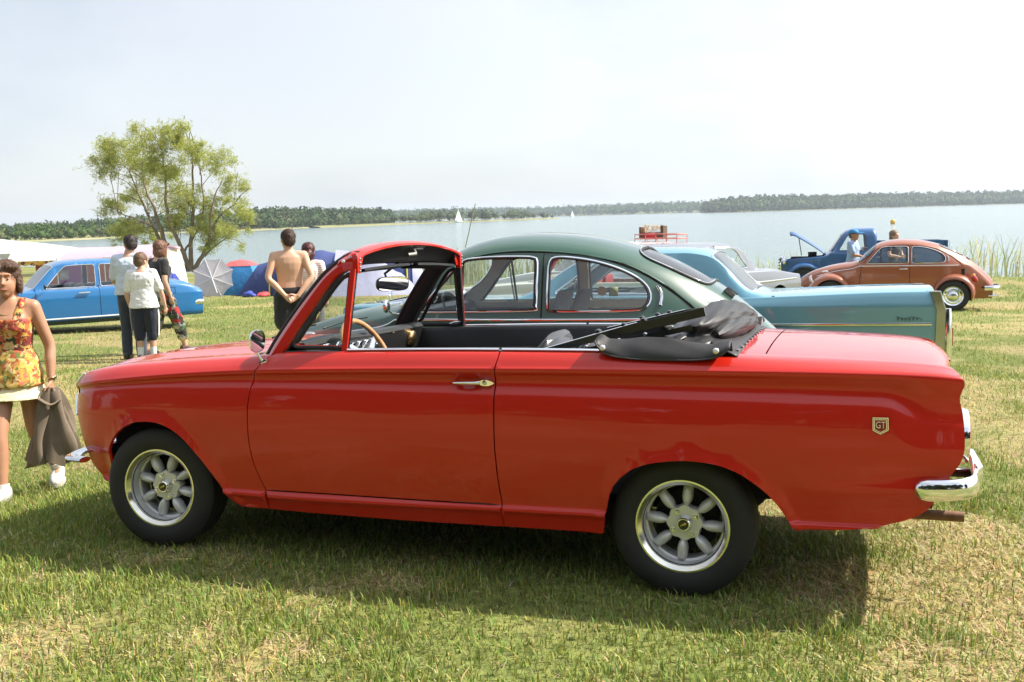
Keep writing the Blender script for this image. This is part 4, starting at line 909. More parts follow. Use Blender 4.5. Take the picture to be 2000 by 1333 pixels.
    def deck(x0, x1, nx, inset=.0):
        xs = np.linspace(x0, x1, nx); Q = []
        for x in xs:
            w = float(WB(x))-.003-inset; ze = float(ZT(x))+.009; r = smooth(3.38, 3.47, x); v = np.linspace(-1, 1, 25)
            c = 1-np.abs(v)**2.4; bow = .055*(1-v*v)*(x-2.6)/.86*(1 if x > 2.8 else .6)
            Q.append(np.stack([x-.03*r*0+bow*smooth(2.9, 3.45, x)*.35-.06*v*v*r*.5, v*w, ze+(float(zl(x))+.020-ze)*c], 1))
        return np.array(Q)
    G().add(grid(deck(2.655, 2.795, 8))).build('rear_deck', RED, car, 45)
    ld = deck(2.801, 3.462, 30); end = ld[-1]; ld = np.concatenate([ld, [end+np.array([.010, 0, -.012])], [end+np.array([.012, 0, -.04])], [end+np.array([-.004, 0, -.10])]]); G().add(grid(ld)).build('boot_lid', RED, car, 45)
    G().add(box(3.488, 3.498, -.12, .12, .885, .905, .003)).build('boot_handle', CHROME, car, 40)
    # tail panel
    zt_ = np.linspace(.36, .91, 16); TP = []
    tx = np.array([p for p in TAIL if True]); 
    for z in zt_:
        i = np.argsort(np.abs(tx[:, 1]-z))[:1][0]; xe = tx[i, 0] if z > .42 else np.interp(z, [.33, .42], [3.14, 3.39]); we = float(RL.wz(np.array([xe]), RL.s_of_z(xe, z))[0][0])
        TP.append([(xe-.004-.035*(1-smooth(.80, 1.0, abs(v)))*(z > .45), v*(we-.004), z) for v in np.linspace(-1, 1, 25)])
    G().add(grid(np.array(TP)), flip=True).build('tail_panel', RED, car, 45)
    for sgn in (-1, 1):
        tl = G().add(mv(lathe([(.104, -.055), (.104, -.005), (.098, .010), (.088, .012), (.080, .004)], 36, 'x'), T(3.513, sgn*.595, .672))).build('tail_lamp', CHROME, car, 40)
        G().add(mv(lathe([(.0, .022), (.03, .020), (.06, .014), (.082, .002)], 32, 'x'), T(3.515, sgn*.595, .672))).build('lamp_lens', REDLENS, tl, 50)
        G().add(mv(lathe([(.0, .024), (.022, .022), (.026, .014)], 20, 'x'), T(3.513, sgn*.595, .672))).build('lamp_centre', AMBER, tl, 50)
    G().add(grid(np.array([[(x, y, z) for y in np.linspace(-.66, .66, 9)] for x, z in ((3.16, .335), (3.30, .37), (3.40, .42), (3.455, .50), (3.47, .58))]))).build('rear_valance', RED, car, 45)
    # rear bumper: chrome blade with rounded bulbous ends
    bp = [(3.335, -.742, .493), (3.36, -.752, .494), (3.43, -.752, .498), (3.495, -.735, .503), (3.535, -.69, .505), (3.552, -.60, .505), (3.572, -.3, .505), (3.578, 0, .505)]
    bp = smooth_poly(bp+[(x, -y, z) for x, y, z in bp[-2::-1]], .03); nb = len(bp); t = np.linspace(0, 1, nb); ed = np.minimum(t, 1-t)
    rv = .039*np.clip(ed/.035, .0, 1)**.5+.001
    G().add(tube(bp, np.maximum(rv*.42, .001), 16, ry=rv)).build('rear_bumper', CHROME, car, 60)
    for sgn in (-1, 1):
        G().add(rings([np.array([(x-.01, sgn*.52, z), (x+.012, sgn*.50, z), (x+.012, sgn*.47, z), (x-.01, sgn*.45, z)]) for x, z in ((3.545, .45), (3.575, .47), (3.578, .54), (3.545, .60))])).build('overrider', CHROME, car, 40)
        G().add(box(3.30, 3.55, sgn*.45-.02, sgn*.45+.02, .49, .52)).build('bumper_bracket', BLACKM, car, None)
    ex = tube([(2.9, -.40, .31), (3.30, -.40, .318), (3.536, -.40, .318)], .0205, 16, caps=False); ex2 = tube([(3.536, -.40, .318), (3.30, -.40, .318)], .017, 16)
    G().add(ex).add(ex2).build('exhaust_pipe', RUST, car, 60)
    # ---- door handle, badge, mirror
    for sgn in (-1, 1):
        hp = RL.at_xz([(1.545, .838), (1.56, .839), (1.60, .840), (1.65, .841), (1.668, .842)], 0); hp[:, 1] = hp[:, 1].min()-np.array([.002, .016, .020, .018, .012]); hp[:, 1] *= -sgn
        h = G().add(tube(hp, [.005, .0065, .0065, .0075, .011], 10)).build('door_handle', CHROME, car, 60)
        yb = -RL.at_xz([(1.70, .842)])[0, 1]
        pr = smooth_poly([(1.655, .842), (1.675, .855), (1.70, .858), (1.722, .851), (1.735, .842), (1.722, .833), (1.70, .826), (1.675, .829)], .006, True)
        G().add(prism(pr, 'y', sgn*(yb-.004), sgn*(yb+.016), .004), flip=sgn < 0).build('handle_boss', CHROME, h, 40)
        G().add(mv(lathe([(0, -.004), (.009, -.003), (.0105, .001)], 16), T(1.69, sgn*(yb+.0175), .843, rz=PI if sgn > 0 else 0))).build('push_button', mat('dull_chrome', (.6, .6, .6), .25, 1), h, 50)
    yb = RL.at_xz([(3.217, .725)])[0, 1]
    sh = np.array([(3.190, .754), (3.244, .755), (3.245, .709), (3.218, .693), (3.191, .706)]); cs = sh.mean(0)
    bd = G().add(prism(sh, 'y', yb+.004, yb-.007)).build('gt_badge', CHROME, car, 30)
    G().add(prism(cs+(sh-cs)*.90, 'y', yb, yb-.0078)).build('badge_edge', mat('badge_dark', (.03, .035, .05), .4), bd, 30)
    G().add(prism(cs+(sh-cs)*.80, 'y', yb, yb-.0084)).build('badge_silver', CHROME, bd, 30)
    G().add(prism(cs+(sh-cs)*.72, 'y', yb, yb-.0090)).build('badge_field', mat('badge_red', (.25, .012, .015), .3), bd, 30)
    text_obj('badge_letters', 'GT', .036, mat('badge_white', (.78, .76, .72), .3, .5), bd, T(3.2175, yb-.0098, .7265, rx=PI/2), .0008, .72)
    mb = RL.at_xz([(.605, .893)])[0]; mb = np.array((.615, -.728, .898))
    m_ = G().add(box(-.028, .028, -.014, .014, -.010, .010, .006)).xf(T(*mb, ry=-.45)).build('wing_mirror', CHROME, car, 40)
    hc = np.array((.612, -.760, .998)); G().add(tube([mb+(0, 0, .006), mb+(-.012, -.008, .03), hc+(-.026, .0, -.012)], [.007, .0055, .007], 8)).build('mirror_stem', CHROME, m_, 60)
    M = T(*hc, rz=-.34, ry=.07)
    th = np.linspace(0, 2*PI, 32, endpoint=False); o_ = np.stack([sq(np.cos(th), .75)*.040, sq(np.sin(th), .75)*.051+.0], 1)
    ring = lambda x, k: np.stack([np.full(32, x), o_[:, 0]*k, o_[:, 1]*k], 1)
    G().add(mv(rings([ring(-.034, .25), ring(-.026, .7), ring(-.012, .95), ring(0, 1.0), ring(.003, .98), ring(.003, .90)], cap1=False), M)).build('mirror_shell', CHROME, m_, 60)
    G().add(mv((ring(.0015, .91), [tuple(range(32))]), M)).build('mirror_glass', MIRROR, m_, None)
    # ---- wheels
    for x in (0.0, 2.489):
        for far in (False, True): red_wheel(car, x, .625 if far else -.625, far, steer=(0.07 if x == 0 else 0), spin=.12 if x == 0 else .30)
    # ---- folded hood
    fold_hood(car)
    return car

def fold_hood(car):
    # tonneau flap along the near and far side
    for sgn in (-1, 1):
        lo = curve1([(2.15, 1.02), (2.172, .985), (2.20, .968), (2.25, .957), (2.352, .950), (2.492, .950), (2.60, .957), (2.65, .975), (2.676, 1.00)])
        hi = curve1([(2.15, 1.030), (2.165, 1.040), (2.20, 1.022), (2.25, 1.021), (2.34, 1.030), (2.43, 1.029), (2.52, 1.014), (2.60, 1.006), (2.64, 1.018), (2.676, 1.022)])
        Q = []
        for x in np.linspace(2.15, 2.676, 44):
            a, b = float(lo(x)), float(hi(x)); row = []
            fold = .010*math.sin(34*(x-2.15))*math.exp(-((x-2.2)/.09)**2)+.012*math.exp(-((x-2.63)/.03)**2)
            for t in np.linspace(0, 1, 14):
                z = a+(b-a)*t; y = .752-.042*t**1.6-.02*t+.006*math.sin(PI*t)+fold*t*(1-t)*3+.004*math.sin(21*x+6*t)*t
                row.append((x, sgn*y, z))
            for t in (0.3, .65, 1.0):
                row.append((x, sgn*(.69-.10*t), b-.004-.07*t*(1+.3*math.sin(17*x))))
            Q.append(row)
        o = G().add(grid(np.array(Q)), flip=sgn > 0).build('hood_side_flap', HOODV, car, 70)
        md = o.modifiers.new('thick', 'SOLIDIFY'); md.thickness = .006; md.offset = 0
        e = np.array([q[0] for q in Q]); G().add(tube(e+np.array([0, -.002*-sgn, 0]), .0042, 6)).build('flap_piping', BLACKV, car, 60)
        for x, z in ((2.182, .993), (2.625, .988)): G().add(mv(lathe([(0, -.007), (.008, -.006), (.012, -.002), (.012, .004)], 16), T(x, sgn*.757, z, rz=PI if sgn > 0 else 0))).build('snap_stud', mat('stud_white', (.75, .75, .74), .3, .4), car, 50)
    # strip that edges the deck opening
    Q = []
    for v in np.linspace(-1, 1, 41):
        y = v*.70; bx = 2.672+.016*(1-abs(v)**3); z = .978-.010*abs(v)**3
        Q.append([(bx-.085, y*.9, z+.040), (bx-.055, y*.97, z+.028), (bx-.02, y, z+.012), (bx+.012, y, z-.002), (bx+.026, y, z-.010)])
    o = G().add(grid(np.array(Q))).build('hood_rear_strip', HOODV, car, 60); md = o.modifiers.new('thick', 'SOLIDIFY'); md.thickness = .005
    for v in np.linspace(-.85, .85, 12): G().add(box(2.672+.016*(1-abs(v)**3)+.004, 2.672+.016*(1-abs(v)**3)+.018, v*.70-.02, v*.70+.008, .982-.010*abs(v)**3, .988-.010*abs(v)**3, .002)).build('tack_strip', CHROME, car, 30)
    # rolled fabric pack lying across the car: layers of cloth bent over one another
    rg = np.random.default_rng(12)
    def roll(name, m, cx, cz, a, b, y0, y1, ph, crease, nseg=60, nth=72, lean=0.0):
        Q = []; th = np.linspace(0, 2*PI, nth, endpoint=False)
        for v in np.linspace(-1, 1, nseg):
            y = (y0+y1)/2+(y1-y0)/2*v; e = max(0, 1-abs(v)**6)**.5; c = 1-abs(v)**2.6
            aa = a*(.80+.20*c+.07*math.sin(3.1*v+ph))*(.55+.45*e); bb = b*(.78+.22*c+.09*math.sin(2.3*v+ph+1))*(.55+.45*e)
            k = 1+crease*(.055*np.sin(3*th+2.5*v+ph)+.05*np.abs(np.sin(2.5*th-3.2*v+ph))-.025+.035*np.abs(np.sin(4.5*th+6*v))**.6+.018*np.sin(13*th-9*v)+.012*np.sin(21*th+15*v))
            Q.append(np.stack([cx+lean*v+.02*c+aa*np.cos(th)*k, np.full(nth, y)+.025*np.sin(2*th+5*v+ph), cz+.02*c+bb*np.sin(th)*k], 1))
        G().add(rings(Q)).build(name, m, car, 80)
    roll('folded_hood', HOODV, 2.535, 1.036, .102, .070, -.52, .60, .4, 1.25, lean=.02)
    roll('folded_hood_layer', HOODV, 2.600, 1.018, .062, .048, -.50, .61, 2.1, 1.3, lean=.015)
    roll('hood_inner_fold', BLACKV, 2.440, 1.000, .085, .042, -.57, .56, 1.3, 1.6)
    roll('hood_inner_fold', BLACKV, 2.500, .995, .110, .036, -.60, .58, 3.3, 1.4)
    # hood irons: long rails and links each side
    for sgn in (-1, 1):
        y = sgn*.585; g = G()
        a, b = np.array((1.885, y, .955)), (np.array((2.56, y, 1.128)) if sgn < 0 else np.array((2.40, y, 1.062))); d = (b-a)/np.linalg.norm(b-a); up = np.array((-d[2], 0, d[0]))
        pr = [a+up*-.010, a+up*.010, a+d*.42+up*.022, b+up*.018, b-up*.018, a+d*.40-up*.014]
        pr = np.array(pr); R_ = [pr+np.array((0, -.011, 0)), pr+np.array((0, .011, 0))]
        G().add(rings(R_)).build('hood_rail', BLACKM, car, 30)
        G().add(tube([a+up*.012+(0, -.009, 0), a+d*.42+up*.024+(0, -.009, 0)], .003, 6)).build('rail_edge', CHROME, car, 60)
        for t, L_ in ((.36, .05), (.52, .04), (.64, .05)):
            p = a+(b-a)*t+up*.024; G().add(mv(lathe([(0, -.012), (.010, -.010), (.013, 0), (.013, .02), (0, .024)], 14), T(*p))).build('rail_pivot', BLACKM, car, 50)
        G().add(strip([(2.02, y*.93, .95), (2.25, y*.93, 1.005), (2.50, y*.93, 1.06)], (0, -sgn*1.0, 0), .022, .006)).build('hood_link', BLACKM, car, 30)
        G().add(strip([(2.12, y*.88, .985), (2.36, y*.88, 1.015), (2.47, y*.88, 1.005)], (0, -sgn*1.0, 0), .018, .006)).build('hood_link', BLACKM, car, 30)
        for x, z in ((2.06, .975), (2.20, 1.005), (2.31, 1.03), (2.42, 1.06)): G().add(mv(lathe([(0, -.008), (.006, -.007), (.008, 0), (.008, .01)], 10), T(x, y*.93, z))).build('link_rivet', mat('dull_chrome', (.6, .6, .6), .25, 1), car, 50)

red_convertible()
# =================================================================== rounded two-door saloons (one green, one orange)
CREAM = mat('cream_cloth', (0.66, 0.60, 0.48), 0.9, noise=(60, 0.3, (0.72, 0.66, 0.54)))
HUBCHROME = CHROME
def tyre_wheel(parent, x, y, z, R, rim, tw, far, style='hubcap', rimcol=None, name='wheel'):
    rimcol = rimcol or CHROME; h = tw/2
    g = G().add(lathe([(rim*.55, -h*.35), (rim*.72, -h*.62), (rim*.86, -h*.55), (rim*.93, -h*.72), (rim*1.0, -h*.86), (rim*1.03, -h*.80), (rim, -h*.6)], 36))
    w = g.build(name, rimcol, parent, 40)
    G().add(steel_wheel_common(tw, R, rim, 36)).build('tyre', RUBBER, w, 40)
    G().add(lathe([(0, -h*.95), (rim*.2, -h*.93), (rim*.42, -h*.80), (rim*.54, -h*.56), (rim*.56, -h*.34)], 28)).build('hubcap', CHROME, w, 50)
    w.location = (x, y, z); w.rotation_euler = (0, 0, PI if far else 0); return w

def round_saloon(name, loc, rz, paintm, label, tilt=0.0, trim=None, stickers=False, inner=None):
    car = empty(name, loc, (tilt, 0, rz), label, 'car')
    inner = inner or CREAM
    zt = curve1([(-.80, .48), (-.74, .56), (-.62, .70), (-.4, .835), (-.1, .935), (.2, 1.0), (.43, 1.035), (.52, 1.065), (.70, 1.235), (.86, 1.375), (.95, 1.425), (1.08, 1.465), (1.25, 1.492), (1.42, 1.50), (1.65, 1.488), (1.85, 1.460), (2.05, 1.412), (2.25, 1.342), (2.45, 1.245), (2.65, 1.120), (2.85, .965), (3.0, .83), (3.12, .70), (3.22, .56)])
    wb = curve1([(-.80, .16), (-.7, .24), (-.5, .33), (-.2, .44), (.1, .535), (.4, .625), (.6, .672), (.9, .700), (1.5, .708), (1.9, .690), (2.2, .645), (2.5, .560), (2.8, .445), (3.05, .325), (3.22, .23)])
    wr = curve1([(-.80, .12), (-.5, .26), (0, .43), (.43, .56), (.55, .60), (.75, .60), (.95, .578), (1.4, .575), (1.8, .560), (2.1, .525), (2.4, .460), (2.7, .380), (3.0, .27), (3.22, .19)])
    zb = lambda x: np.minimum(.935, zt(x)-.155)
    zr = lambda x: np.maximum(zb(x)+.045, zt(x)-curve1([(-.8, .07), (.4, .075), (.75, .10), (1.0, .125), (1.6, .125), (2.1, .12), (2.6, .11), (3.22, .10)])(x))
    zmid = lambda x: np.minimum(.62, zb(x)-.06)
    ls = [(lambda x: wb(x)-.05, lambda x: np.minimum(.24, zb(x)-.2)), (lambda x: wb(x)-.005, lambda x: np.minimum(.40, zb(x)-.12)), (lambda x: wb(x)+.012, zmid), (lambda x: wb(x)+.004, lambda x: zb(x)-.015), (lambda x: wb(x)-.010, lambda x: zb(x)+.016),
          (lambda x: .48*(wb(x)-.010)+.52*wr(x)+.012, lambda x: .45*(zb(x)+.016)+.55*zr(x)), (wr, zr), (lambda x: wr(x)*.80, lambda x: zt(x)-.42*(zt(x)-zr(x))), (lambda x: wr(x)*.48, lambda x: zt(x)-.10*(zt(x)-zr(x))), (lambda x: 0*x, zt)]
    BL = Loft(ls, None, 6)
    # openings
    dw = smooth_poly([(.735, 1.000), (.80, 1.075), (.90, 1.20), (.975, 1.285), (1.02, 1.318), (1.08, 1.330), (1.25, 1.338), (1.42, 1.338), (1.50, 1.330), (1.525, 1.300), (1.53, 1.15), (1.53, 1.02), (1.51, .995), (1.2, .988), (.76, .985)], .04, True)
    qw = smooth_poly([(1.605, 1.02), (1.60, 1.20), (1.605, 1.30), (1.64, 1.330), (1.75, 1.326), (1.90, 1.300), (2.05, 1.252), (2.17, 1.190), (2.235, 1.125), (2.25, 1.06), (2.225, 1.01), (2.16, .992), (1.9, .988), (1.64, .990)], .04, True)
    def sc(poly): return [tuple(q) for q in BL.xz(poly)]
    d_s, q_s = sc(dw), sc(qw)
    ws = [(.545, 9.2), (.545, 7.2), (.565, 6.2), (.62, 5.72), (.70, 5.60), (.79, 5.72), (.862, 6.25), (.885, 7.2), (.888, 9.2)]; ws = [tuple(q) for q in smooth_poly(ws, .1)]
    rw = [(2.14, 9.2), (2.14, 8.2), (2.150, 7.55), (2.185, 7.12), (2.25, 6.93), (2.36, 6.88), (2.47, 6.92), (2.545, 7.10), (2.585, 7.50), (2.60, 8.2), (2.60, 9.2)]; rw = [tuple(q) for q in smooth_poly(rw, .08)]
    x0, x1 = -.74, 3.18
    bot = [(x, 0.0) for x in np.arange(x0, x1, .05)]; out = bot+[(x1, s) for s in np.arange(0, 9.01, .5)]+[(x, 9.0) for x in np.arange(x1-.05, x0, -.05)]+[(x0, s) for s in np.arange(9, 0.4, -.5)]
    # centre-line openings are notches of the outline: clip them at s=9
    def notch(h): return [(x, min(s, 9.0)) for x, s in h]
    o2 = [];
    top = [(x, 9.0) for x in np.arange(x1-.05, x0, -.05)]
    def clear(x): return not (.545 <= x <= .888 or 2.14 <= x <= 2.60)
    wsn = [(x, s) for x, s in ws if s <= 9.0]; rwn = [(x, s) for x, s in rw if s <= 9.0]
    seq = [t for t in top if t[0] > 2.60]+[(2.60, 9.0)]+[q for q in rwn[::-1]]+[(2.14, 9.0)]+[t for t in top if .888 < t[0] < 2.14]+[(.888, 9.0)]+[q for q in wsn[::-1]]+[(.545, 9.0)]+[t for t in top if t[0] < .545]
    ded = []
    for t in seq:
        if not ded or abs(t[0]-ded[-1][0])+abs(t[1]-ded[-1][1]) > 1e-4: ded.append(t)
    out = bot+[(x1, s) for s in np.arange(0, 8.9, .5)]+ded+[(x0, s) for s in np.arange(8.5, 0.4, -.5)]
    for far in (False, True):
        G().add(panel(BL, out, [d_s, q_s], dx=.045, sub=4, flange=.012, far=far, scale=.09)).build('body_shell', paintm, car, 50)
        cab = [(x, 3.6) for x in np.arange(.60, 2.62, .06)]+[(2.62, s) for s in np.arange(3.6, 6.9, .4)]+[(2.40, 6.8), (2.14, 6.9), (2.11, 8.0), (2.11, 9.0)]+[(x, 9.0) for x in np.arange(2.05, .92, -.06)]+[(.90, 8.0), (.89, 6.8), (.85, 5.95), (.78, 5.55), (.70, 5.45), (.64, 5.5), (.60, 5.0)]
        G().add(panel(BL, cab, [d_s, q_s], dx=.06, sub=2, flange=0, far=far, scale=.09, off=.022)).build('headlining', inner, car, 50)
        sg = 1 if far else -1
        def p3(poly, off=0.0):
            p = BL.at_xz(poly, off); p[:, 1] *= -sg; return p
        for h, nm in ((dw, 'door_window'), (qw, 'quarter_window')):
            h3 = p3(h, -.006); c3 = h3.mean(0)
            gl = G().add((np.vstack([h3, [c3]]), [(i, (i+1) % len(h3), len(h3)) for i in range(len(h3))])).build(nm, GLASS, car, None)
            G().add(tube(p3(h, .003), .0085, 6, closed=True)).build('window_trim', CHROME, gl, 60)
            k = c3+(p3(h, .004)-c3)*.965; G().add(tube(k, .009, 6, closed=True)).build('window_seal', RUBBER, gl, 60)
        # vent wing post
        G().add(tube(p3([(1.0, .99), (.985, 1.15), (.985, 1.298)], .004), .007, 6)).build('vent_post', CHROME if trim is None else RUBBER, car, 60)
        G().add(tube(p3([(1.022, .99), (1.010, 1.31)], -.01), .009, 6)).build('vent_seal', RUBBER, car, 60)
        # belt moulding
        bx = np.concatenate([np.arange(-.30, 2.52, .05)]); G().add(tube(p3(np.stack([bx, zb(bx)], 1), .003), .008, 6, ry=.008)).build('belt_trim', CHROME, car, 60)
        # door shut lines
        dl = smooth_poly([(.62, .95), (.60, .80), (.585, .6), (.58, .36)], .05); G().add(tube(p3(dl, -.001), .0055, 5)).build('door_gap', DARK, car, None)
        dl = resample([(1.565, 1.372), (1.565, 1.0), (1.565, .6), (1.565, .36)], .05); G().add(tube(p3(dl, -.001), .0055, 5)).build('door_gap', DARK, car, None)
        rain = smooth_poly([(.66, 1.03), (.80, 1.18), (.93, 1.318), (1.03, 1.365), (1.25, 1.378), (1.5, 1.378), (1.75, 1.362), (1.98, 1.315), (2.2, 1.225), (2.42, 1.08), (2.60, .92)], .05)
        G().add(tube(p3(rain, .003), .007, 6)).build('rain_gutter', paintm, car, 60)
        k = p3(rain-np.array([0, .012]), -.002); G().add(tube(k, .006, 5)).build('gutter_gap', DARK, car, None)
        # handle
        hp = p3([(1.36, .865), (1.38, .866), (1.49, .868), (1.51, .868)], .0); hp[:, 1] += sg*np.array([.004, .026, .026, .004]); G().add(tube(hp, [.008, .009, .010, .012], 8)).build('door_handle', CHROME, car, 60)
        # fenders
        for cx, r_i, ro, w0, w1, a0, a1 in ((2.40, .345, curve1([(-25, .37), (10, .46), (45, .49), (90, .475), (140, .46), (170, .42), (200, .40)]), .22, .775, -18, 186), (0.0, .345, curve1([(-25, .40), (10, .46), (45, .50), (90, .495), (130, .50), (165, .53), (200, .50)]), .20, .770, -6, 196)):
            Q = []
            for a in np.linspace(a0, a1, 37):
                r_o = float(ro(a)); row = []; ca, sa = math.cos(math.radians(a)), math.sin(math.radians(a))
                for t in np.linspace(0, 1, 12):
                    th = t*PI/2; r = r_i+(r_o-r_i)*math.cos(th)**.75; y = w0+(w1-w0)*math.sin(th)**.85
                    row.append((cx+r*ca, sg*y, .31+r*sa))
                row.append((cx+(r_i-.004)*ca, sg*(w1-.012), .31+(r_i-.004)*sa)); row.append((cx+(r_i+.03)*ca, sg*(w1-.10), .31+(r_i+.03)*sa))
                Q.append(row)
            G().add(grid(np.array(Q)), flip=not far).build('wing', paintm, car, 50)
            G().add(mv(lathe([(.39, .0), (.36, -.0), (.36, .25)], 20, 'y', (math.radians(a0), math.radians(a1))), T(cx, sg*.42-.0 if not far else .42-.25, .31))).build('wheel_arch', DARK, car, 40)
        G().add(box(.36, 2.06, sg*.66 if far else -.80, .80 if far else -.66, .25, .285, .01)).build('running_board', RUBBER, car, 40)
        # lamps
        hl = G().add(mv(lathe([(0, -.05), (.05, -.044), (.078, -.02), (.09, .0)], 24, 'x'), T(-.40, sg*.575, .66, ry=-.12))).build('headlamp', mat('lamp_glass', (.75, .78, .8), .08, .3, coat=1), car, 50)
        G().add(mv(lathe([(.088, -.006), (.096, -.002), (.099, .014)], 28, 'x'), T(-.40, sg*.575, .66, ry=-.12))).build('lamp_bezel', CHROME, hl, 50)
        G().add(mv(ellipsoid((0, 0, 0), (.07, .032, .022), 14, 8), T(-.12, sg*.64, .825, ry=-.1))).build('indicator', CHROME, car, 60)
        tl = G().add(mv(ellipsoid((0, 0, 0), (.055, .062, .095), 16, 10), T(2.80, sg*.60, .66, ry=-.5))).build('tail_lamp', REDLENS, car, 60)
        G().add(mv(ellipsoid((0, 0, 0), (.05, .055, .03), 16, 8), T(2.775, sg*.60, .73, ry=-.5))).build('tail_lamp_top', AMBER, tl, 60)
        G().add(mv(ellipsoid((0, 0, 0), (.022, .045, .045), 14, 10), T(.545, sg*.79, 1.03))).build('door_mirror', CHROME, car, 60)
        G().add(tube([(.60, sg*.69, .97), (.56, sg*.74, .98), (.55, sg*.79, 1.01)], .007, 6)).build('mirror_arm', CHROME, car, 60)
        # air outlet behind the quarter window
        crs = p3(smooth_poly([(2.285, 1.14), (2.315, 1.08), (2.310, 1.02)], .02), .004); G().add(tube(crs, .012, 6)).build('air_outlet', CHROME, car, 60)
        # screen corner glass trims use the loft itself
        e = BL.pos(np.array([q[0] for q in wsn]), np.array([q[1] for q in wsn])); e[:, 1] *= -sg; G().add(tube(e, .010, 6)).build('screen_trim', CHROME if trim is None else RUBBER, car, 60)
        e = BL.pos(np.array([q[0] for q in rwn]), np.array([q[1] for q in rwn])); e[:, 1] *= -sg; G().add(tube(e, .012, 6)).build('rear_screen_trim', RUBBER, car, 60); e[:, 2] += .008; G().add(tube(e, .006, 6)).build('rear_screen_chrome', CHROME, car, 60)
        for x in (0.0, 2.40): tyre_wheel(car, x, sg*.66, .31, .312, .20, .16, far)
        for j in range(2):
            pass
    # front and rear screens in one piece each
    for (xa, xb, sa, nm) in ((.548, .886, 5.75, 'windscreen'), (2.145, 2.597, 7.0, 'rear_screen')):
        xs = np.linspace(xa, xb, 9); Q = []
        for x in xs:
            ss = np.linspace(sa+.0, 9, 9); a = BL.pos(np.full(9, x), ss)-np.array([0, 0, .006]); b = a[::-1][1:].copy(); b[:, 1] *= -1; Q.append(np.vstack([a, b]))
        G().add(grid(np.array(Q))).build(nm, GLASS, car, None)
    # louvres under the rear screen
    for k in range(10):
        for sgn in (-1, 1):
            y = sgn*(.03+k*.026); x = 2.705; G().add(mv(box(-.038, .038, -.0045, .0045, -.006, .0025), T(x, y, float(zt(x))-.001-.10*y*y, ry=math.radians(39)))).build('louvre', DARK, car, None)
    for y in (-.30, .30): pass
    # bumpers
    for xb, zc_, sx in ((-.86, .46, -1), (3.28, .47, 1)):
        p = smooth_poly([(xb-sx*.30, -.76, zc_), (xb-sx*.10, -.72, zc_), (xb, -.5, zc_), (xb+sx*.03, 0, zc_), (xb, .5, zc_), (xb-sx*.10, .72, zc_), (xb-sx*.30, .76, zc_)], .06)
        bp = G().add(tube(p, .018, 10, ry=.050)).build('bumper', CHROME, car, 60)
        for y in (-.36, .36): G().add(box(xb-sx*.34, xb-sx*.005, y-.015, y+.015, zc_-.012, zc_+.012)).build('bumper_iron', BLACKM, car, None)
    for y in (-.25, .25): G().add(tube([(2.9, y, .29), (3.30, y, .29)], .018, 10)).build('tail_pipe', CHROME, car, 60)
    G().add(box(2.55, 2.98, -.30, .30, .27, .52, .06)).build('engine_pan', DARK, car, 40); G().add(box(-.45, .55, -.34, .34, .27, .60, .05)).build('underbody', DARK, car, 40)
    # cabin: floor, seats, dash, wheel
    g = G().add(box(.50, 2.45, -.62, .62, .27, .33)).add(box(2.35, 2.62, -.55, .55, .33, .86)); g.build('cabin_floor', DARK, car, 40)
    for y in (-.32, .32):
        st = G().add(box(1.02, 1.50, y-.24, y+.24, .42, .60, .05)).build('seat', inner if stickers is False else mat('grey_cloth', (.10, .10, .10), .9, noise=(50, .3, (.15, .15, .15))), car, 40)
        Q = []
        for t in np.linspace(0, 1, 8): q = np.linspace(0, 2*PI, 16, endpoint=False); Q.append(np.stack([1.47+.17*t+.05*np.sin(q), y+(.235-.10*t**4)*np.cos(q), .55+.54*t+0*q], 1))
        G().add(rings(Q)).build('seat_back', st.data.materials[0], st, 60)
        if not stickers: G().add(ellipsoid((1.66, y, 1.125), (.045, .11, .075))).build('head_rest', mat('grey_vinyl', (.28, .28, .27), .5), st, 60)
    Q = []
    for t in np.linspace(0, 1, 6): q = np.linspace(0, 2*PI, 20, endpoint=False); Q.append(np.stack([2.18+.20*t+.07*np.sin(q), .56*np.sign(np.cos(q))*np.abs(np.cos(q))**.5, .50+.46*t+0*q], 1))
    G().add(rings(Q)).build('rear_bench_back', inner, car, 60); G().add(box(1.80, 2.22, -.56, .56, .42, .58, .05)).build('rear_bench', inner, car, 40)
    G().add(grid(np.array([[(.56, y, 1.00), (.66, y, 1.005), (.70, y, .985), (.70, y, .80)] for y in np.linspace(-.6, .6, 9)]))).build('dashboard', BLACKV, car, 40)
    M = T(.88, -.32, .93, ry=math.radians(-28)); th = np.linspace(0, 2*PI, 32, endpoint=False)
    sw = G().add(mv(tube(np.stack([0*th, .19*np.cos(th), .19*np.sin(th)], 1), .010, 8, closed=True), M)).build('steering_wheel', BLACKM, car, 60)
    G().add(mv(box(-.005, .005, -.18, .18, -.012, .012), M)).add(mv(tube([(0, 0, 0), (-.25, 0, 0)], .02, 8), M)).build('steering_column', BLACKM, sw, 60)
    G().add(tube([(.30, -.30, 1.03), (.42, -.1, 1.06)], .006, 6)).build('wiper', BLACKM, car, 60); G().add(tube([(.30, .15, 1.035), (.42, .35, 1.055)], .006, 6)).build('wiper', BLACKM, car, 60)
    if stickers:
        M = BL.at_xz([(1.70, 1.06), (1.79, 1.055)], .0); M[:, 1] *= -1
        G().add(mv(lathe([(0, 0), (.038, 0)], 20), T(M[0, 0], M[0, 1]-.022, M[0, 2], rx=.25))).build('round_sticker', mat('sticker_orange', (.75, .42, .12), .6, noise=(60, .2, (.8, .6, .3))), car, None)
        G().add(mv(box(-.035, .035, -.0005, .0005, -.036, .036), T(M[1, 0], M[1, 1]-.022, M[1, 2], rx=.25))).build('square_sticker', mat('sticker_green', (.30, .42, .10), .6, noise=(60, .15, (.75, .72, .35))), car, None)
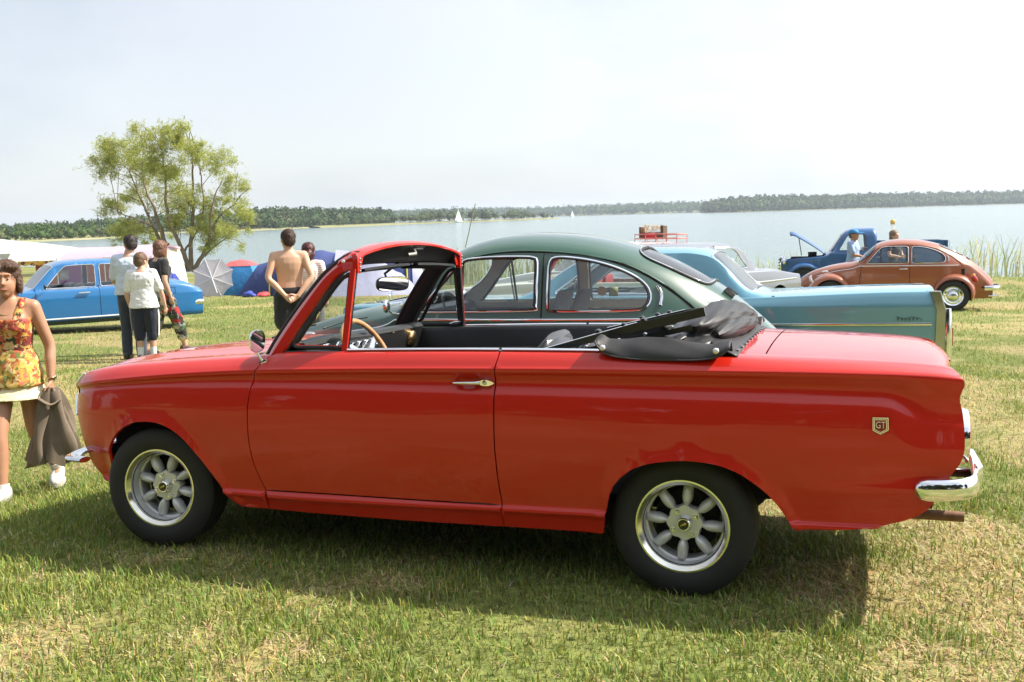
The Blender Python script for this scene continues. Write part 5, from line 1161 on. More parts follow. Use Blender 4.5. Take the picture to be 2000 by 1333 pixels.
        G().add(tube([(.62, .62, 1.40), (.70, .66, 1.75)], .004, 6)).build('aerial', CHROME, car, 60)
        # wing-tip curved glint: outside mirror seen through the windscreen lives on the far side
    return car
# =================================================================== other cars, from one sheet-metal routine
def resample_closed(p, st): return resample(np.vstack([p, p[:1]]), st)[:-1]
def boxy_car(name, label, loc, rot, body, zt, zb, wb, wg, zr, windows=(), ws=None, rw=None, open_=None, arches=(), x0=-.8, x1=3.9, zc=None, floor=.20, wheels=(), R=.32, glassm=None,
             trims=(), interior=None, bumpers=True, lamps=True, hubs=None, cat='car', roofm=None, fin=0.0, shut=(), deck=.0):
    car = empty(name, loc, rot, label, cat); glassm = glassm or GLASS; interior = interior or BLACKV
    zt, zb, wb, wg, zr = map(curve1, (zt, zb, wb, wg, zr)); zc = curve1(zc) if zc else (lambda x: .62+0*x)
    zrr = lambda x: np.minimum(np.maximum(zr(x), zb(x)+.012), zt(x)-.004)
    ztt = lambda x: np.maximum(zt(x), zb(x)+.02)
    ls = [(lambda x: wb(x)-.07, lambda x: floor+0*x), (lambda x: wb(x)-.02, lambda x: floor+.10+0*x), (lambda x: wb(x)-.004, lambda x: zc(x)-.012), (lambda x: wb(x)-.004, lambda x: zc(x)+.012), (lambda x: wb(x)-.03, lambda x: zb(x)-.022), (lambda x: wb(x)-.045, zb),
          (lambda x: np.minimum(wb(x)-.10, wg(x)+.10), lambda x: np.minimum(zb(x)+.012-fin, zrr(x)-.004)), (lambda x: np.minimum(wg(x), wb(x)-.13), zrr), (lambda x: np.minimum(wg(x), wb(x)-.13)*.80, lambda x: .35*zrr(x)+.65*ztt(x)), (lambda x: np.minimum(wg(x), wb(x)-.13)*.45, lambda x: .05*zrr(x)+.95*ztt(x)), (lambda x: 0*x, ztt)]
    BL = Loft(ls, None, 7); TOP = 10.0
    # lower edge with wheel arches
    bot = []; cur = x0
    for cx, r, cz in sorted(arches):
        h = math.sqrt(max(r*r-(floor-cz)**2, 1e-4)); bot += [(x, 0.0) for x in np.arange(cur, cx-h-.01, .08)]
        a0 = math.atan2(floor-cz, -h); a1 = math.atan2(floor-cz, h)
        if a0 < 0: a0 += 2*PI
        pts = [(cx+r*math.cos(a), cz+r*math.sin(a)) for a in np.linspace(a0, a1, 22)]
        bot += [tuple(q) for q in BL.xz(pts)]; cur = cx+h+.02
    bot += [(x, 0.0) for x in np.arange(cur, x1, .08)]
    def notch(xa, xb, sa): return [(xb, TOP), (xb, sa+1.0), (xb-.02, sa+.25), (xb-.06, sa), ((xa+xb)/2, sa), (xa+.06, sa), (xa+.02, sa+.25), (xa, sa+1.0), (xa, TOP)]
    cuts = []
    if ws: cuts.append((ws[0], ws[1], 7.18))
    if rw: cuts.append((rw[0], rw[1], 7.18))
    if open_: cuts.append((open_[0], open_[1], 5.3))
    top = []; cur = x1-.04
    for xa, xb, sa in sorted(cuts, reverse=True):
        top += [(x, TOP) for x in np.arange(cur, xb+.02, -.08)]; top += [tuple(q) for q in resample(notch(xa, xb, sa), .4)]; cur = xa-.03
    top += [(x, TOP) for x in np.arange(cur, x0+.02, -.08)]
    out = bot+[(x1, s) for s in np.arange(0, TOP+.01, .5)]+top+[(x0, s) for s in np.arange(TOP, .3, -.5)]
    hs = [[tuple(q) for q in BL.xz(w)] for w in windows]
    for far in (False, True):
        sg = 1 if far else -1
        def p3(poly, off=0.0):
            p = BL.at_xz(poly, off); p[:, 1] *= -sg; return p
        G().add(panel(BL, out, hs, dx=.05 if not far else .09, sub=4 if not far else 2, flange=.012, far=far, scale=.10)).build('body_shell', body, car, 40)
        for w in windows:
            h3 = p3(w, -.006); c3 = h3.mean(0); gl = G().add((np.vstack([h3, [c3]]), [(i, (i+1) % len(h3), len(h3)) for i in range(len(h3))])).build('side_window', glassm, car, None)
            G().add(tube(p3(w, .002), .010, 6, closed=True)).build('window_trim', CHROME, gl, 60)
        for pl, r, m in trims: G().add(tube(p3(resample(pl, .12), .004), r*.5, 6, ry=r)).build('side_trim', m, car, 60)
        for pl in shut: G().add(tube(p3(resample(pl, .08), -.001), .0055, 5)).build('door_gap', DARK, car, None)
        for cx in wheels: tyre_wheel(car, cx, sg*(float(wb(cx))-.13), R, R, R*.60, .18, far, rimcol=hubs)
        for cx, r, cz in arches: G().add(mv(lathe([(r*1.02, -.28), (r*1.02, .0)], 18, 'y', (0, PI)), T(cx, (float(wb(cx))-.03)*sg if not far else float(wb(cx))-.03+.28-.28, cz))).build('wheel_arch', DARK, car, 40) if not far else None
    for xr, nm in ((ws, 'windscreen'), (rw, 'rear_screen')):
        if not xr: continue
        Q = []
        for x in np.linspace(xr[0]+.004, xr[1]-.004, 8):
            a = BL.pos(np.full(8, x), np.linspace(7.2, TOP, 8))-np.array([0, 0, .006]); b = a[::-1][1:].copy(); b[:, 1] *= -1; Q.append(np.vstack([a, b]))
        Q = np.array(Q); gl = G().add(grid(Q)).build(nm, glassm, car, None)
        for e in (Q[0], Q[-1], Q[:, 0], Q[:, -1]): G().add(tube(e, .011, 6)).build('screen_trim', CHROME, gl, 60)
    # ends closed by shaped panels
    for xe, flip in ((x0, False), (x1, True)):
        a = BL.pos(np.full(21, xe), np.linspace(0, TOP, 21)); b = a[::-1].copy(); b[:, 1] *= -1; g = G().add((np.vstack([a, b]), [tuple(range(42)) if not flip else tuple(range(42))[::-1]])); g.build('end_panel', body, car, 30)
    xm0, xm1 = x0+.1, x1-.1; wm = float(wb((x0+x1)/2))
    g = G().add(box(xm0, xm1, -wm+.26, wm-.26, floor+.02, float(zb((x0+x1)/2))-.16, .02)); 
    for cx in wheels: g.add(tube([(cx, -wm+.2, R), (cx, wm-.2, R)], .05, 8))
    g.build('underbody', DARK, car, 40)
    if ws or open_:
        xa = (ws[1] if ws else open_[0])+.35; xb = min((rw[0] if rw else (open_[1] if open_ else x1-.4))-.05, xa+1.4); zs = float(zb(xa))
        for xs in (xa, xb-.25):
            for y in (-.36, .36):
                st = G().add(box(xs-.25, xs+.12, y-.27, y+.27, zs-.40, zs-.22, .05)).build('seat', interior, car, 40)
                G().add(box(xs+.08, xs+.22, y-.26, y+.26, zs-.30, zs+.08, .05)).build('seat_back', interior, st, 40)
        xd = xa-.55; G().add(box(xd-.15, xd, -wm+.22, wm-.22, zs-.25, zs+.01, .04)).build('dashboard', BLACKV, car, 40)
        M = T(xd+.16, -.38, zs-.02, ry=math.radians(-28)); th = np.linspace(0, 2*PI, 28, endpoint=False); G().add(mv(tube(np.stack([0*th, .19*np.cos(th), .19*np.sin(th)], 1), .010, 8, closed=True), M)).add(mv(tube([(0, 0, 0), (-.2, 0, 0)], .02, 6), M)).build('steering_wheel', BLACKM, car, 60)
    if bumpers:
        for xe, s in ((x0, -1), (x1, 1)):
            w = float(wb(xe)); p = smooth_poly([(xe-s*.28, -w-.02, .46), (xe-s*.02, -w+.01, .46), (xe+s*.06, -w*.7, .46), (xe+s*.08, 0, .46), (xe+s*.06, w*.7, .46), (xe-s*.02, w-.01, .46), (xe-s*.28, w+.02, .46)], .08)
            G().add(tube(p, .022, 10, ry=.055)).build('bumper', CHROME, car, 60)
            G().add(box(xe-s*.3, xe+s*.05, -.5, -.44, .44, .48)).add(box(xe-s*.3, xe+s*.05, .44, .5, .44, .48)).build('bumper_iron', BLACKM, car, None)
    if lamps:
        for sg in (-1, 1):
            w = float(wb(x0)); zz = float(zb(x0))-.13
            hl = G().add(mv(lathe([(0, -.035), (.06, -.028), (.085, .0)], 20, 'x'), T(x0, sg*(w-.16), zz))).build('headlamp', mat('lamp_glass', (.75, .78, .8), .08, .3, coat=1), car, 50)
            G().add(mv(lathe([(.083, -.01), (.10, -.004), (.10, .02)], 24, 'x'), T(x0, sg*(w-.16), zz))).build('lamp_bezel', CHROME, hl, 50)
            w = float(wb(x1)); zz = float(zb(x1))-.16
            if lamps is True: G().add(box(x1-.03, x1+.025, sg*(w-.10)-.05, sg*(w-.10)+.05, zz-.07, zz+.07, .02)).build('tail_lamp', REDLENS, car, 50)
        G().add(box(x0-.02, x0+.02, -float(wb(x0))*.55, float(wb(x0))*.55, float(zb(x0))-.22, float(zb(x0))-.06, .01)).build('grille', BLACKM, car, 40)
    return car, BL

# ---- long teal saloon with tail fins
TEAL = mat('teal_metallic', (0.17, 0.38, 0.48), rough=0.32, metal=0.35, coat=1.0, bump=(1.6, 0.003))
def fin_saloon():
    x0, x1 = -.95, 4.55; cx, cy = -.80, 5.22
    car, BL = boxy_car('tail_fin_saloon', 'long pale teal saloon with tail fins and chrome tail lamp housing, behind the green car', (cx, cy, float(ground_z(1.5, 5.2))-.02), (-.036, 0, .02), TEAL,
        zt=[(-1.0, .86), (-.6, .90), (.3, .93), (.85, .965), (1.50, 1.355), (1.75, 1.40), (2.1, 1.415), (2.45, 1.405), (2.63, 1.375), (3.06, 1.00), (3.16, .965), (4.2, .92), (4.56, .885)],
        zb=[(-1.0, .86), (.5, .91), (1.6, .935), (3.0, .955), (3.4, .97), (4.2, 1.0), (4.56, 1.005)],
        wb=[(-1.0, .86), (-.6, .94), (.5, .985), (2.0, 1.0), (3.5, .985), (4.3, .955), (4.56, .935)], wg=[(-1, .70), (.85, .76), (1.5, .64), (2.1, .65), (2.65, .64), (3.10, .72), (4.56, .70)],
        zr=[(-1, .84), (.85, .955), (1.50, 1.30), (1.75, 1.345), (2.42, 1.35), (2.63, 1.32), (3.06, .985), (4.56, .90)],
        windows=[resample_closed(round_poly([(1.20, .985), (1.52, 1.22), (1.60, 1.285), (1.90, 1.30), (2.14, 1.305), (2.14, .985)], .045), .10), resample_closed(round_poly([(2.22, .985), (2.22, 1.30), (2.36, 1.295), (2.46, 1.10), (2.48, .985)], .045), .10)],
        ws=(.92, 1.46), rw=(2.66, 3.04), arches=((0, .40, .34), (3.10, .38, .34)), wheels=(0.0, 3.10), R=.345, x0=x0, x1=x1, zc=[(-1, .74), (1, .80), (3, .86), (4.56, .87)], fin=.075,
        trims=[([(-.8, .69), (4.50, .735)], .013, CHROME), ([(1.1, .955), (2.9, .965)], .010, CHROME)], shut=[[(1.0, .92), (.98, .3)], [(2.24, .95), (2.24, .3)], [(3.20, 1.0), (3.225, .985)]], interior=mat('pale_vinyl', (.5, .5, .47), .5), lamps=False)
    CH2 = mat('dark_chrome', (.42, .44, .46), .12, 1.0)
    for sg in (-1, 1):
        # upright chrome tail housing following the fin edge, with stacked lens
        Q = []
        for t in np.linspace(0, 1, 10):
            z = 1.005-.70*t; xo = 4.56+.05*smooth(0, .25, t)-.02*t; w = .935-.01*t
            Q.append(np.array([(xo-.07-.05*(1-smooth(0, .3, t))*0, sg*(w+.012), z), (xo, sg*(w+.006), z), (xo+.012, sg*(w-.06), z), (xo, sg*(w-.14), z), (xo-.10, sg*(w-.15), z)]))
        h = G().add(rings(Q), flip=sg < 0).build('tail_lamp_housing', CH2, car, 45)
        ln_ = [];
        for t in np.linspace(0, 1, 12):
            z = .86-.53*t; b = math.sin(PI*min(1, .12+.76*t))**.35; q = np.linspace(0, 2*PI, 12, endpoint=False); ln_.append(np.stack([4.622+.045*b*np.cos(q), sg*.868+.062*b*np.sin(q), z+0*q], 1))
        G().add(rings(ln_)).build('tail_lamp_bar', CHROME, h, 60)
        G().add(box(4.655, 4.670, sg*.868-.022, sg*.868+.022, .55, .70, .006)).build('tail_lamp_lens', REDLENS, h, 40)
        k = []
        for t in np.linspace(0, 1, 70): k.append((4.22+.20*t+.012*math.sin(42*t), sg*(float(BL.lines[2][0](4.3))-.0+.010), .778+.014*math.sin(42*t+1.3)*(.45+.55*abs(math.cos(5*t)))+.004*math.cos(9*t)))
        G().add(tube(k, .0022, 5)).build('side_script', BLACKM, car, 60)
    G().add(tube([(-.82, 0, .88), (-.82, 0, .93)], .006, 6)).add(mv(lathe([(.028, 0), (.034, .004), (.028, .008)], 20, 'x'), T(-.82, 0, .965))).build('bonnet_ornament', CHROME, car, 60)
    G().add(tube([(1.22, -.98, .97), (1.20, -1.04, .99), (1.19, -1.05, 1.03)], .008, 6)).add(mv(ellipsoid((0, 0, 0), (.02, .05, .055), 14, 8), T(1.19, -1.06, 1.06))).build('door_mirror', CHROME, car, 60)
    return car
fin_saloon()

# ---- blue saloon beside the tents
BLUE = mat('bright_blue_paint', (0.006, 0.135, 0.36), rough=0.35, coat=1.0, bump=(2.0, 0.003))
def blue_saloon():
    rz = .90; c, s = math.cos(rz), math.sin(rz); lx, ly = .52, -.83; wx, wy = -11.95, 10.75
    ox, oy = wx-(c*lx-s*ly), wy-(s*lx+c*ly)
    car, BL = boxy_car('blue_saloon', 'bright blue four-door saloon with white sill strip, parked behind the three people', (ox, oy, float(ground_z(wx, wy+.5))), (0, 0, rz), BLUE,
        zt=[(-.85, .76), (-.5, .82), (.2, .87), (.52, .90), (1.02, 1.37), (1.25, 1.430), (1.8, 1.450), (2.4, 1.435), (2.66, 1.395), (3.02, 1.04), (3.14, .985), (3.5, .92), (3.84, .76)],
        zb=[(-.85, .74), (.3, .855), (1.5, .87), (2.9, .89), (3.3, .87), (3.6, .81), (3.84, .70)],
        wb=[(-.85, .74), (-.5, .80), (.5, .84), (1.5, .85), (3.0, .84), (3.6, .80), (3.84, .74)], wg=[(-.85, .60), (.5, .69), (1.05, .63), (1.8, .64), (2.6, .63), (3.05, .67), (3.84, .58)],
        zr=[(-.85, .74), (.52, .89), (1.02, 1.325), (1.25, 1.380), (2.4, 1.380), (2.66, 1.34), (3.02, 1.02), (3.84, .72)],
        windows=[resample_closed(round_poly([(.80, .905), (1.08, 1.22), (1.20, 1.335), (1.50, 1.345), (1.74, 1.345), (1.74, .905)], .045), .10), resample_closed(round_poly([(1.83, .905), (1.83, 1.345), (2.35, 1.335), (2.52, 1.29), (2.68, 1.05), (2.70, .92)], .045), .10)],
        ws=(.57, .99), rw=(2.70, 3.00), arches=((0, .35, .30), (2.74, .30, .24)), wheels=(0.0, 2.74), R=.300, x0=-.85, x1=3.84, zc=[(-.85, .66), (1.0, .69), (3.84, .66)], floor=.20,
        trims=[([(.40, .315), (2.42, .315)], .014, mat('white_strip', (.8, .8, .78), .4)), ([(.7, .885), (2.75, .885)], .008, CHROME)], shut=[[(.62, .92), (.60, .30)], [(1.785, .94), (1.785, .30)], [(2.68, .94), (2.60, .62), (2.45, .45), (2.42, .30)]])
    G().add(box(1.38, 1.60, -.89, -.855, .79, .815, .01)).build('door_handle', CHROME, car, 40)
    G().add(mv(ellipsoid((0, 0, 0), (.03, .05, .05), 12, 8), T(.78, -.93, .96))).add(tube([(.80, -.84, .90), (.78, -.92, .94)], .008, 6)).build('door_mirror', BLACKM, car, 60)
    x = np.linspace(.40, 2.42, 12); G().add(grid(np.array([[(a, -float(BL.lines[1][0](a))-.006, .27), (a, -float(BL.lines[0][0](a))-.004, .19)] for a in x]))).build('dark_sill', mat('dark_green_sill', (.012, .03, .03), .5), car, 40)
    sq_ = [(3.10, .80), (3.26, .80), (3.26, .68), (3.10, .68)]; p = BL.at_xz(resample(sq_+sq_[:1], .05), .003); G().add(tube(p[:-1], .004, 5, closed=True)).build('fuel_flap', DARK, car, None)
    G().add(mv(box(-.10, .10, -.005, .005, -.10, .10), T(1.25, -.2, 1.15, rz=.5))).build('white_paper', WHITEP, car, None)
    return car
blue_saloon()

# ---- cream open car with red trim, behind the teal car
def cream_open():
    CR = mat('cream_paint', (0.72, 0.68, 0.54), rough=0.35, coat=1.0, bump=(2, .003)); RI = mat('red_hide', (0.36, 0.03, 0.03), 0.45)
    car, BL = boxy_car('cream_open_car', 'cream open car with red seats, seen through the green car windows', (-1.55, 8.35, float(ground_z(0, 8.3))), (-.036, 0, .03), CR,
        zt=[(-.8, .84), (0, .92), (.7, .97), (2.2, .97), (3.0, .93), (3.6, .84)], zb=[(-.8, .83), (0, .91), (.8, .96), (2.4, .965), (3.0, .93), (3.6, .82)], wb=[(-.8, .70), (.2, .82), (1.5, .85), (3.0, .82), (3.6, .70)],
        wg=[(-.8, .5), (.6, .64), (2.4, .64), (3.6, .5)], zr=[(-.8, .83), (.7, .965), (2.4, .968), (3.6, .825)], open_=(.95, 2.45), arches=((0, .36, .31), (2.5, .36, .31)), wheels=(0, 2.5), R=.315, x0=-.8, x1=3.6, interior=RI)
    fr = smooth_poly([(.86, -.70, .97), (.98, -.66, 1.18), (1.08, -.60, 1.345), (1.10, -.5, 1.375), (1.08, 0, 1.395), (1.10, .5, 1.375), (1.08, .60, 1.345), (.98, .66, 1.18), (.86, .70, .97)], .06)
    G().add(tube(fr, .028, 8)).build('windscreen_frame', RI, car, 60)
    n = len(fr)//2; G().add(grid(np.array([[fr[i]*(1-t)+fr[-1-i]*t for t in np.linspace(0, 1, 5)] for i in range(n)]))).build('windscreen', GLASS, car, None)
    return car
cream_open()

# ---- pale estate with a red roof rack
def rack_estate():
    PB = mat('white_van_paint', (0.74, 0.76, 0.76), rough=0.4, coat=1.0)
    car, BL = boxy_car('pale_estate_car', 'pale estate car with red roof rack, mostly hidden behind the teal car', (-2.72, 13.7, float(ground_z(1, 13.7))-.04), (-.036, 0, .0), PB,
        zt=[(-.7, .80), (.3, .98), (.55, 1.02), (.95, 1.38), (1.3, 1.445), (2.2, 1.45), (2.6, 1.41), (2.85, 1.0), (3.0, .8)], zb=[(-.7, .78), (.5, .96), (2.7, .96), (3.0, .78)], wb=[(-.7, .66), (.5, .78), (2.6, .78), (3.0, .70)],
        wg=[(-.7, .5), (.5, .63), (1, .58), (3.0, .58), (3.4, .5)], zr=[(-.7, .78), (.55, .99), (.95, 1.31), (1.3, 1.38), (2.5, 1.37), (2.85, .98), (3.0, .79)], windows=[resample_closed(round_poly([(.9, 1.03), (1.15, 1.31), (1.7, 1.33), (1.7, 1.03)], .045), .10), resample_closed(round_poly([(1.8, 1.03), (1.8, 1.33), (2.4, 1.32), (2.5, 1.05)], .045), .10)],
        ws=(.60, .92), rw=None, arches=((0, .35, .3), (2.4, .35, .3)), wheels=(0, 2.4), R=.31, x0=-.7, x1=3.0)
    car.scale = (1.07,)*3
    RR = mat('red_rack_paint', (.66, .22, .18), .4); zr0 = 1.49; g = []
    xs = (1.95, 2.65); rk = G()
    for y in (-.52, .52):
        rk.add(tube([(xs[0], y, zr0), (xs[1], y, zr0)], .009, 8)).add(tube([(xs[0], y, zr0+.07), (xs[1]-.02, y, zr0+.07)], .008, 8))
        for x in np.linspace(xs[0], xs[1], 5): rk.add(tube([(x, y, zr0-.07), (x, y, zr0+.07)], .007, 6))
    for x in np.linspace(xs[0], xs[1], 9): rk.add(tube([(x, -.52, zr0), (x, .52, zr0)], .010, 6))
    for x in xs: rk.add(tube([(x, -.52, zr0+.07), (x, .52, zr0+.07)], .008, 6))
    rk.build('roof_rack', RR, car, 60)
    return car, zr0
_c, _zr = rack_estate()
def straw_case():
    L_ = (-.40, 13.7, float(ground_z(1, 13.7))-.04+_zr*1.07+.012); o = empty('straw_filled_case', L_, (-.036, 0, 0), 'small brown case filled with straw on the red roof rack', 'case')
    C1 = mat('case_brown', (.10, .05, .03), .6); G().add(box(-.22, -.19, -.2, .2, 0, .20)).add(box(.17, .22, -.2, .2, 0, .22)).add(box(-.19, .17, -.2, -.18, 0, .10)).add(box(-.19, .17, .18, .2, 0, .10)).add(box(-.19, .17, -.18, .18, 0, .02)).build('case_shell', C1, o, 30)
    G().add(box(-.13, .10, -.212, -.202, .0, .09)).build('red_label', mat('label_red', (.5, .03, .04), .5), o, None)
    v, f = [], []
    for i in range(420):
        p = np.array([random.uniform(-.18, .16), random.uniform(-.17, .17), random.uniform(.08, .23)]); d = np.array([random.gauss(0, 1), random.gauss(0, 1), random.gauss(0, .5)]); d /= np.linalg.norm(d); w = np.cross(d, [0, 0, 1.0]); w /= max(np.linalg.norm(w), 1e-3); k = len(v); v += [p-d*.05-w*.004, p-d*.05+w*.004, p+d*.05]; f.append((k, k+1, k+2))
    G().add((np.array(v), f)).build('straw', mat('straw', (.55, .33, .10), .8), o, None)
straw_case()

# ---- silver-grey saloon with cream roof, nose to the right
def silver_saloon():
    SV = mat('silver_paint', (.20, .21, .23), rough=.35, metal=.3, coat=1.0); rz = -2.1
    car, BL = boxy_car('silver_saloon', 'small silver saloon pointing towards the lake, beyond the teal rear window', (1.22, 13.65, float(ground_z(1.5, 12.6))+.06), (0, 0, rz), SV,
        zt=[(-.75, .80), (-.3, .90), (.45, .95), (.95, 1.36), (1.2, 1.41), (2.0, 1.42), (2.4, 1.36), (2.9, .98), (3.3, .92), (3.5, .82)], zb=[(-.75, .78), (.3, .90), (2.9, .93), (3.5, .80)], wb=[(-.75, .68), (.4, .77), (2.6, .77), (3.5, .68)],
        wg=[(-.75, .5), (.45, .64), (.95, .57), (2.3, .57), (2.95, .62), (3.5, .52)], zr=[(-.75, .78), (.45, .94), (.95, 1.30), (1.2, 1.345), (2.2, 1.345), (2.9, .97), (3.5, .81)], windows=[resample_closed(round_poly([(.78, .975), (1.02, 1.26), (1.12, 1.31), (1.58, 1.315), (1.58, .975)], .045), .10), resample_closed(round_poly([(1.66, .975), (1.66, 1.315), (2.1, 1.31), (2.45, 1.05), (2.48, .98)], .045), .10)],
        ws=(.50, .92), rw=(2.44, 2.86), arches=((0, .34, .3), (2.4, .34, .3)), wheels=(0, 2.4), R=.30, x0=-.75, x1=3.5, trims=[([(-.6, .72), (3.3, .72)], .016, CHROME)])
    return car
silver_saloon()

# ---- old dark-blue pickup with its bonnet up
def old_pickup():
    DB_ = mat('navy_paint', (.008, .085, .24), rough=.4, coat=.8, bump=(2, .003)); gx, gy = 1.80, 25.4
    car = empty('old_blue_pickup', (gx, gy, float(ground_z(gx, gy))), (-.02, 0, .06), 'old dark blue pickup truck with its bonnet raised, standing by the shore', 'truck'); car.scale = (1, 1, 1.07)
    zt = curve1([(-.75, .90), (-.5, 1.0), (.45, 1.08), (.50, 1.10), (.85, 1.55), (1.0, 1.665), (1.3, 1.72), (1.72, 1.72), (1.80, 1.60)]); wb = curve1([(-.75, .50), (-.4, .60), (.4, .74), (.9, .78), (1.8, .78)]); wr = curve1([(-.75, .40), (.4, .60), (.85, .60), (1.3, .62), (1.8, .62)])
    zb = lambda x: np.minimum(1.06, zt(x)-.10); ls = [(lambda x: wb(x)-.04, lambda x: .35+0*x), (wb, lambda x: .6+0*x), (wb, lambda x: zb(x)-.03), (lambda x: wb(x)-.02, lambda x: zb(x)+.02), (wr, lambda x: np.maximum(zb(x)+.05, zt(x)-.14)), (lambda x: wr(x)*.7, lambda x: zt(x)-.03), (lambda x: 0*x, zt)]
    BL = Loft(ls, None, 4); win = resample_closed(round_poly([(.78, 1.12), (1.02, 1.52), (1.5, 1.55), (1.55, 1.12)], .06), .08); hs = [[tuple(q) for q in BL.xz(win)]]
    ws_ = [(.86, 6.0), (.86, 5.2), (.84, 4.3), (.58, 4.3), (.55, 5.2), (.55, 6.0)]; ws_ = [tuple(q) for q in resample(ws_, .3)]
    eng = [(.40, 6.0), (.40, 3.2), (-.60, 3.2), (-.60, 6.0)]; eng = [tuple(q) for q in resample(eng, .3)]
    out = [(x, 0.) for x in np.arange(-.72, 1.78, .06)]+[(1.78, s) for s in np.arange(0, 6.01, .4)]+[(x, 6.) for x in np.arange(1.72, .88, -.06)]+ws_+[(.50, 6.), (.44, 6.)]+eng+[(-.66, 6.)]+[(-.72, s) for s in np.arange(6, .3, -.4)]
    for far in (False, True):
        sg = 1 if far else -1; G().add(panel(BL, out, hs, dx=.06, sub=4, flange=.012, far=far, scale=.12)).build('cab_shell', DB_, car, 45)
        h3 = BL.at_xz(win, -.006); h3[:, 1] *= -sg; c3 = h3.mean(0); G().add((np.vstack([h3, [c3]]), [(i, (i+1) % len(h3), len(h3)) for i in range(len(h3))])).build('side_window', GLASS, car, None)
        Q = []
        for a in np.linspace(-5, 195, 25):
            row = []
            for t in np.linspace(0, 1, 8): th = t*PI/2; r = .38+.12*math.cos(th); y = .50+.34*math.sin(th); row.append((-.10+r*math.cos(math.radians(a))*1.15, sg*y, .36+r*math.sin(math.radians(a))))
            Q.append(row)
        G().add(grid(np.array(Q)), flip=not far).build('front_wing', DB_, car, 50)
        for x in (-.10, 2.6): tyre_wheel(car, x, sg*.70, .34, .345, .21, .16, far, rimcol=DB_)
        G().add(mv(lathe([(0, -.05), (.07, -.04), (.09, .02)], 18, 'x'), T(-.66, sg*.60, .86))).build('headlamp', CHROME, car, 50)
    xs = np.linspace(.56, .85, 6); Q = []
    for x in xs: a = BL.pos(np.full(6, x), np.linspace(4.3, 6, 6)); b = a[::-1][1:].copy(); b[:, 1] *= -1; Q.append(np.vstack([a, b]))
    G().add(grid(np.array(Q))).build('windscreen', GLASS, car, None)
    # grille
    gr = G().add(box(-.80, -.72, -.40, .40, .55, 1.0, .03)).build('grille', CHROME, car, 40)
    for k in range(5): G().add(box(-.825, -.80, -.38, .38, .58+.08*k, .61+.08*k)).build('grille_bar', BLACKM, gr, None)
    G().add(box(-.92, -.86, -.75, .75, .42, .54, .02)).build('bumper', CHROME, car, 40)
    # raised bonnet lid: a long shallow dish hinged at the scuttle
    Q = []
    for t in np.linspace(0, 1, 14):
        x = .42-.95*t; z = 1.12+.62*t-.10*t*t+(.05*t if t < .9 else .05*t-.06*(t-.9)*10); w = .58-.20*t
        Q.append([(x+.02*abs(v)**2, v*w, z-.10*abs(v)**2.2) for v in np.linspace(-1, 1, 13)])
    o = G().add(grid(np.array(Q))).build('raised_bonnet', DB_, car, 60); md = o.modifiers.new('t', 'SOLIDIFY'); md.thickness = .02
    G().add(tube([(-.2, -.4, 1.02), (-.28, -.36, 1.5)], .012, 6)).build('bonnet_stay', BLACKM, car, 60)
    G().add(box(-.5, .3, -.25, .25, .55, .98, .05)).add(mv(lathe([(.0, .12), (.12, .12), (.12, 0)], 16, 'z'), T(.1, 0, .98))).build('engine', DARK, car, 40)
    # bed with board sides
    for y in (-.82, .79): 
        for k in range(5): G().add(box(1.86, 3.55, y, y+.03, .62+.15*k, .76+.15*k, .006)).build('bed_board', DB_, car, 30)
    for k in range(5): G().add(box(3.52, 3.55, -.78, .78, .62+.15*k, .76+.15*k, .006)).build('bed_board', DB_, car, 30)
    G().add(box(1.84, 3.55, -.80, .80, .56, .62)).build('bed_floor', DARK, car, 30)
    for x in (1.88, 2.7, 3.5): G().add(box(x, x+.06, -.85, -.82, .60, 1.36)).build('bed_post', DB_, car, 30)
    G().add(box(.5, 1.78, -.66, .66, .36, .42)).build('cab_floor', DARK, car, 30); G().add(box(1.45, 1.6, -.6, .6, .75, 1.2, .04)).build('bench_back', BLACKV, car, 40)
    return car
old_pickup()

GREEN = mat('dark_green_paint', (0.012, 0.066, 0.034), rough=0.35, coat=1.0, bump=(2.0, 0.003))
ORANGE = mat('burnt_orange_paint', (0.31, 0.088, 0.030), rough=0.35, metal=0.1, coat=1.0, bump=(2.0, 0.003))
round_saloon('green_rounded_car', (-.37, 2.12, -.1012), .05, GREEN, 'dark green rounded two-door car parked right behind the red convertible', tilt=-.036, stickers=True)
round_saloon('orange_rounded_car', (2.60, 18.6, -.695), -.02, ORANGE, 'burnt orange rounded two-door car standing alone on the grass at right', tilt=-.036, trim='black', inner=mat('dark_cloth', (.05, .05, .05), .9))
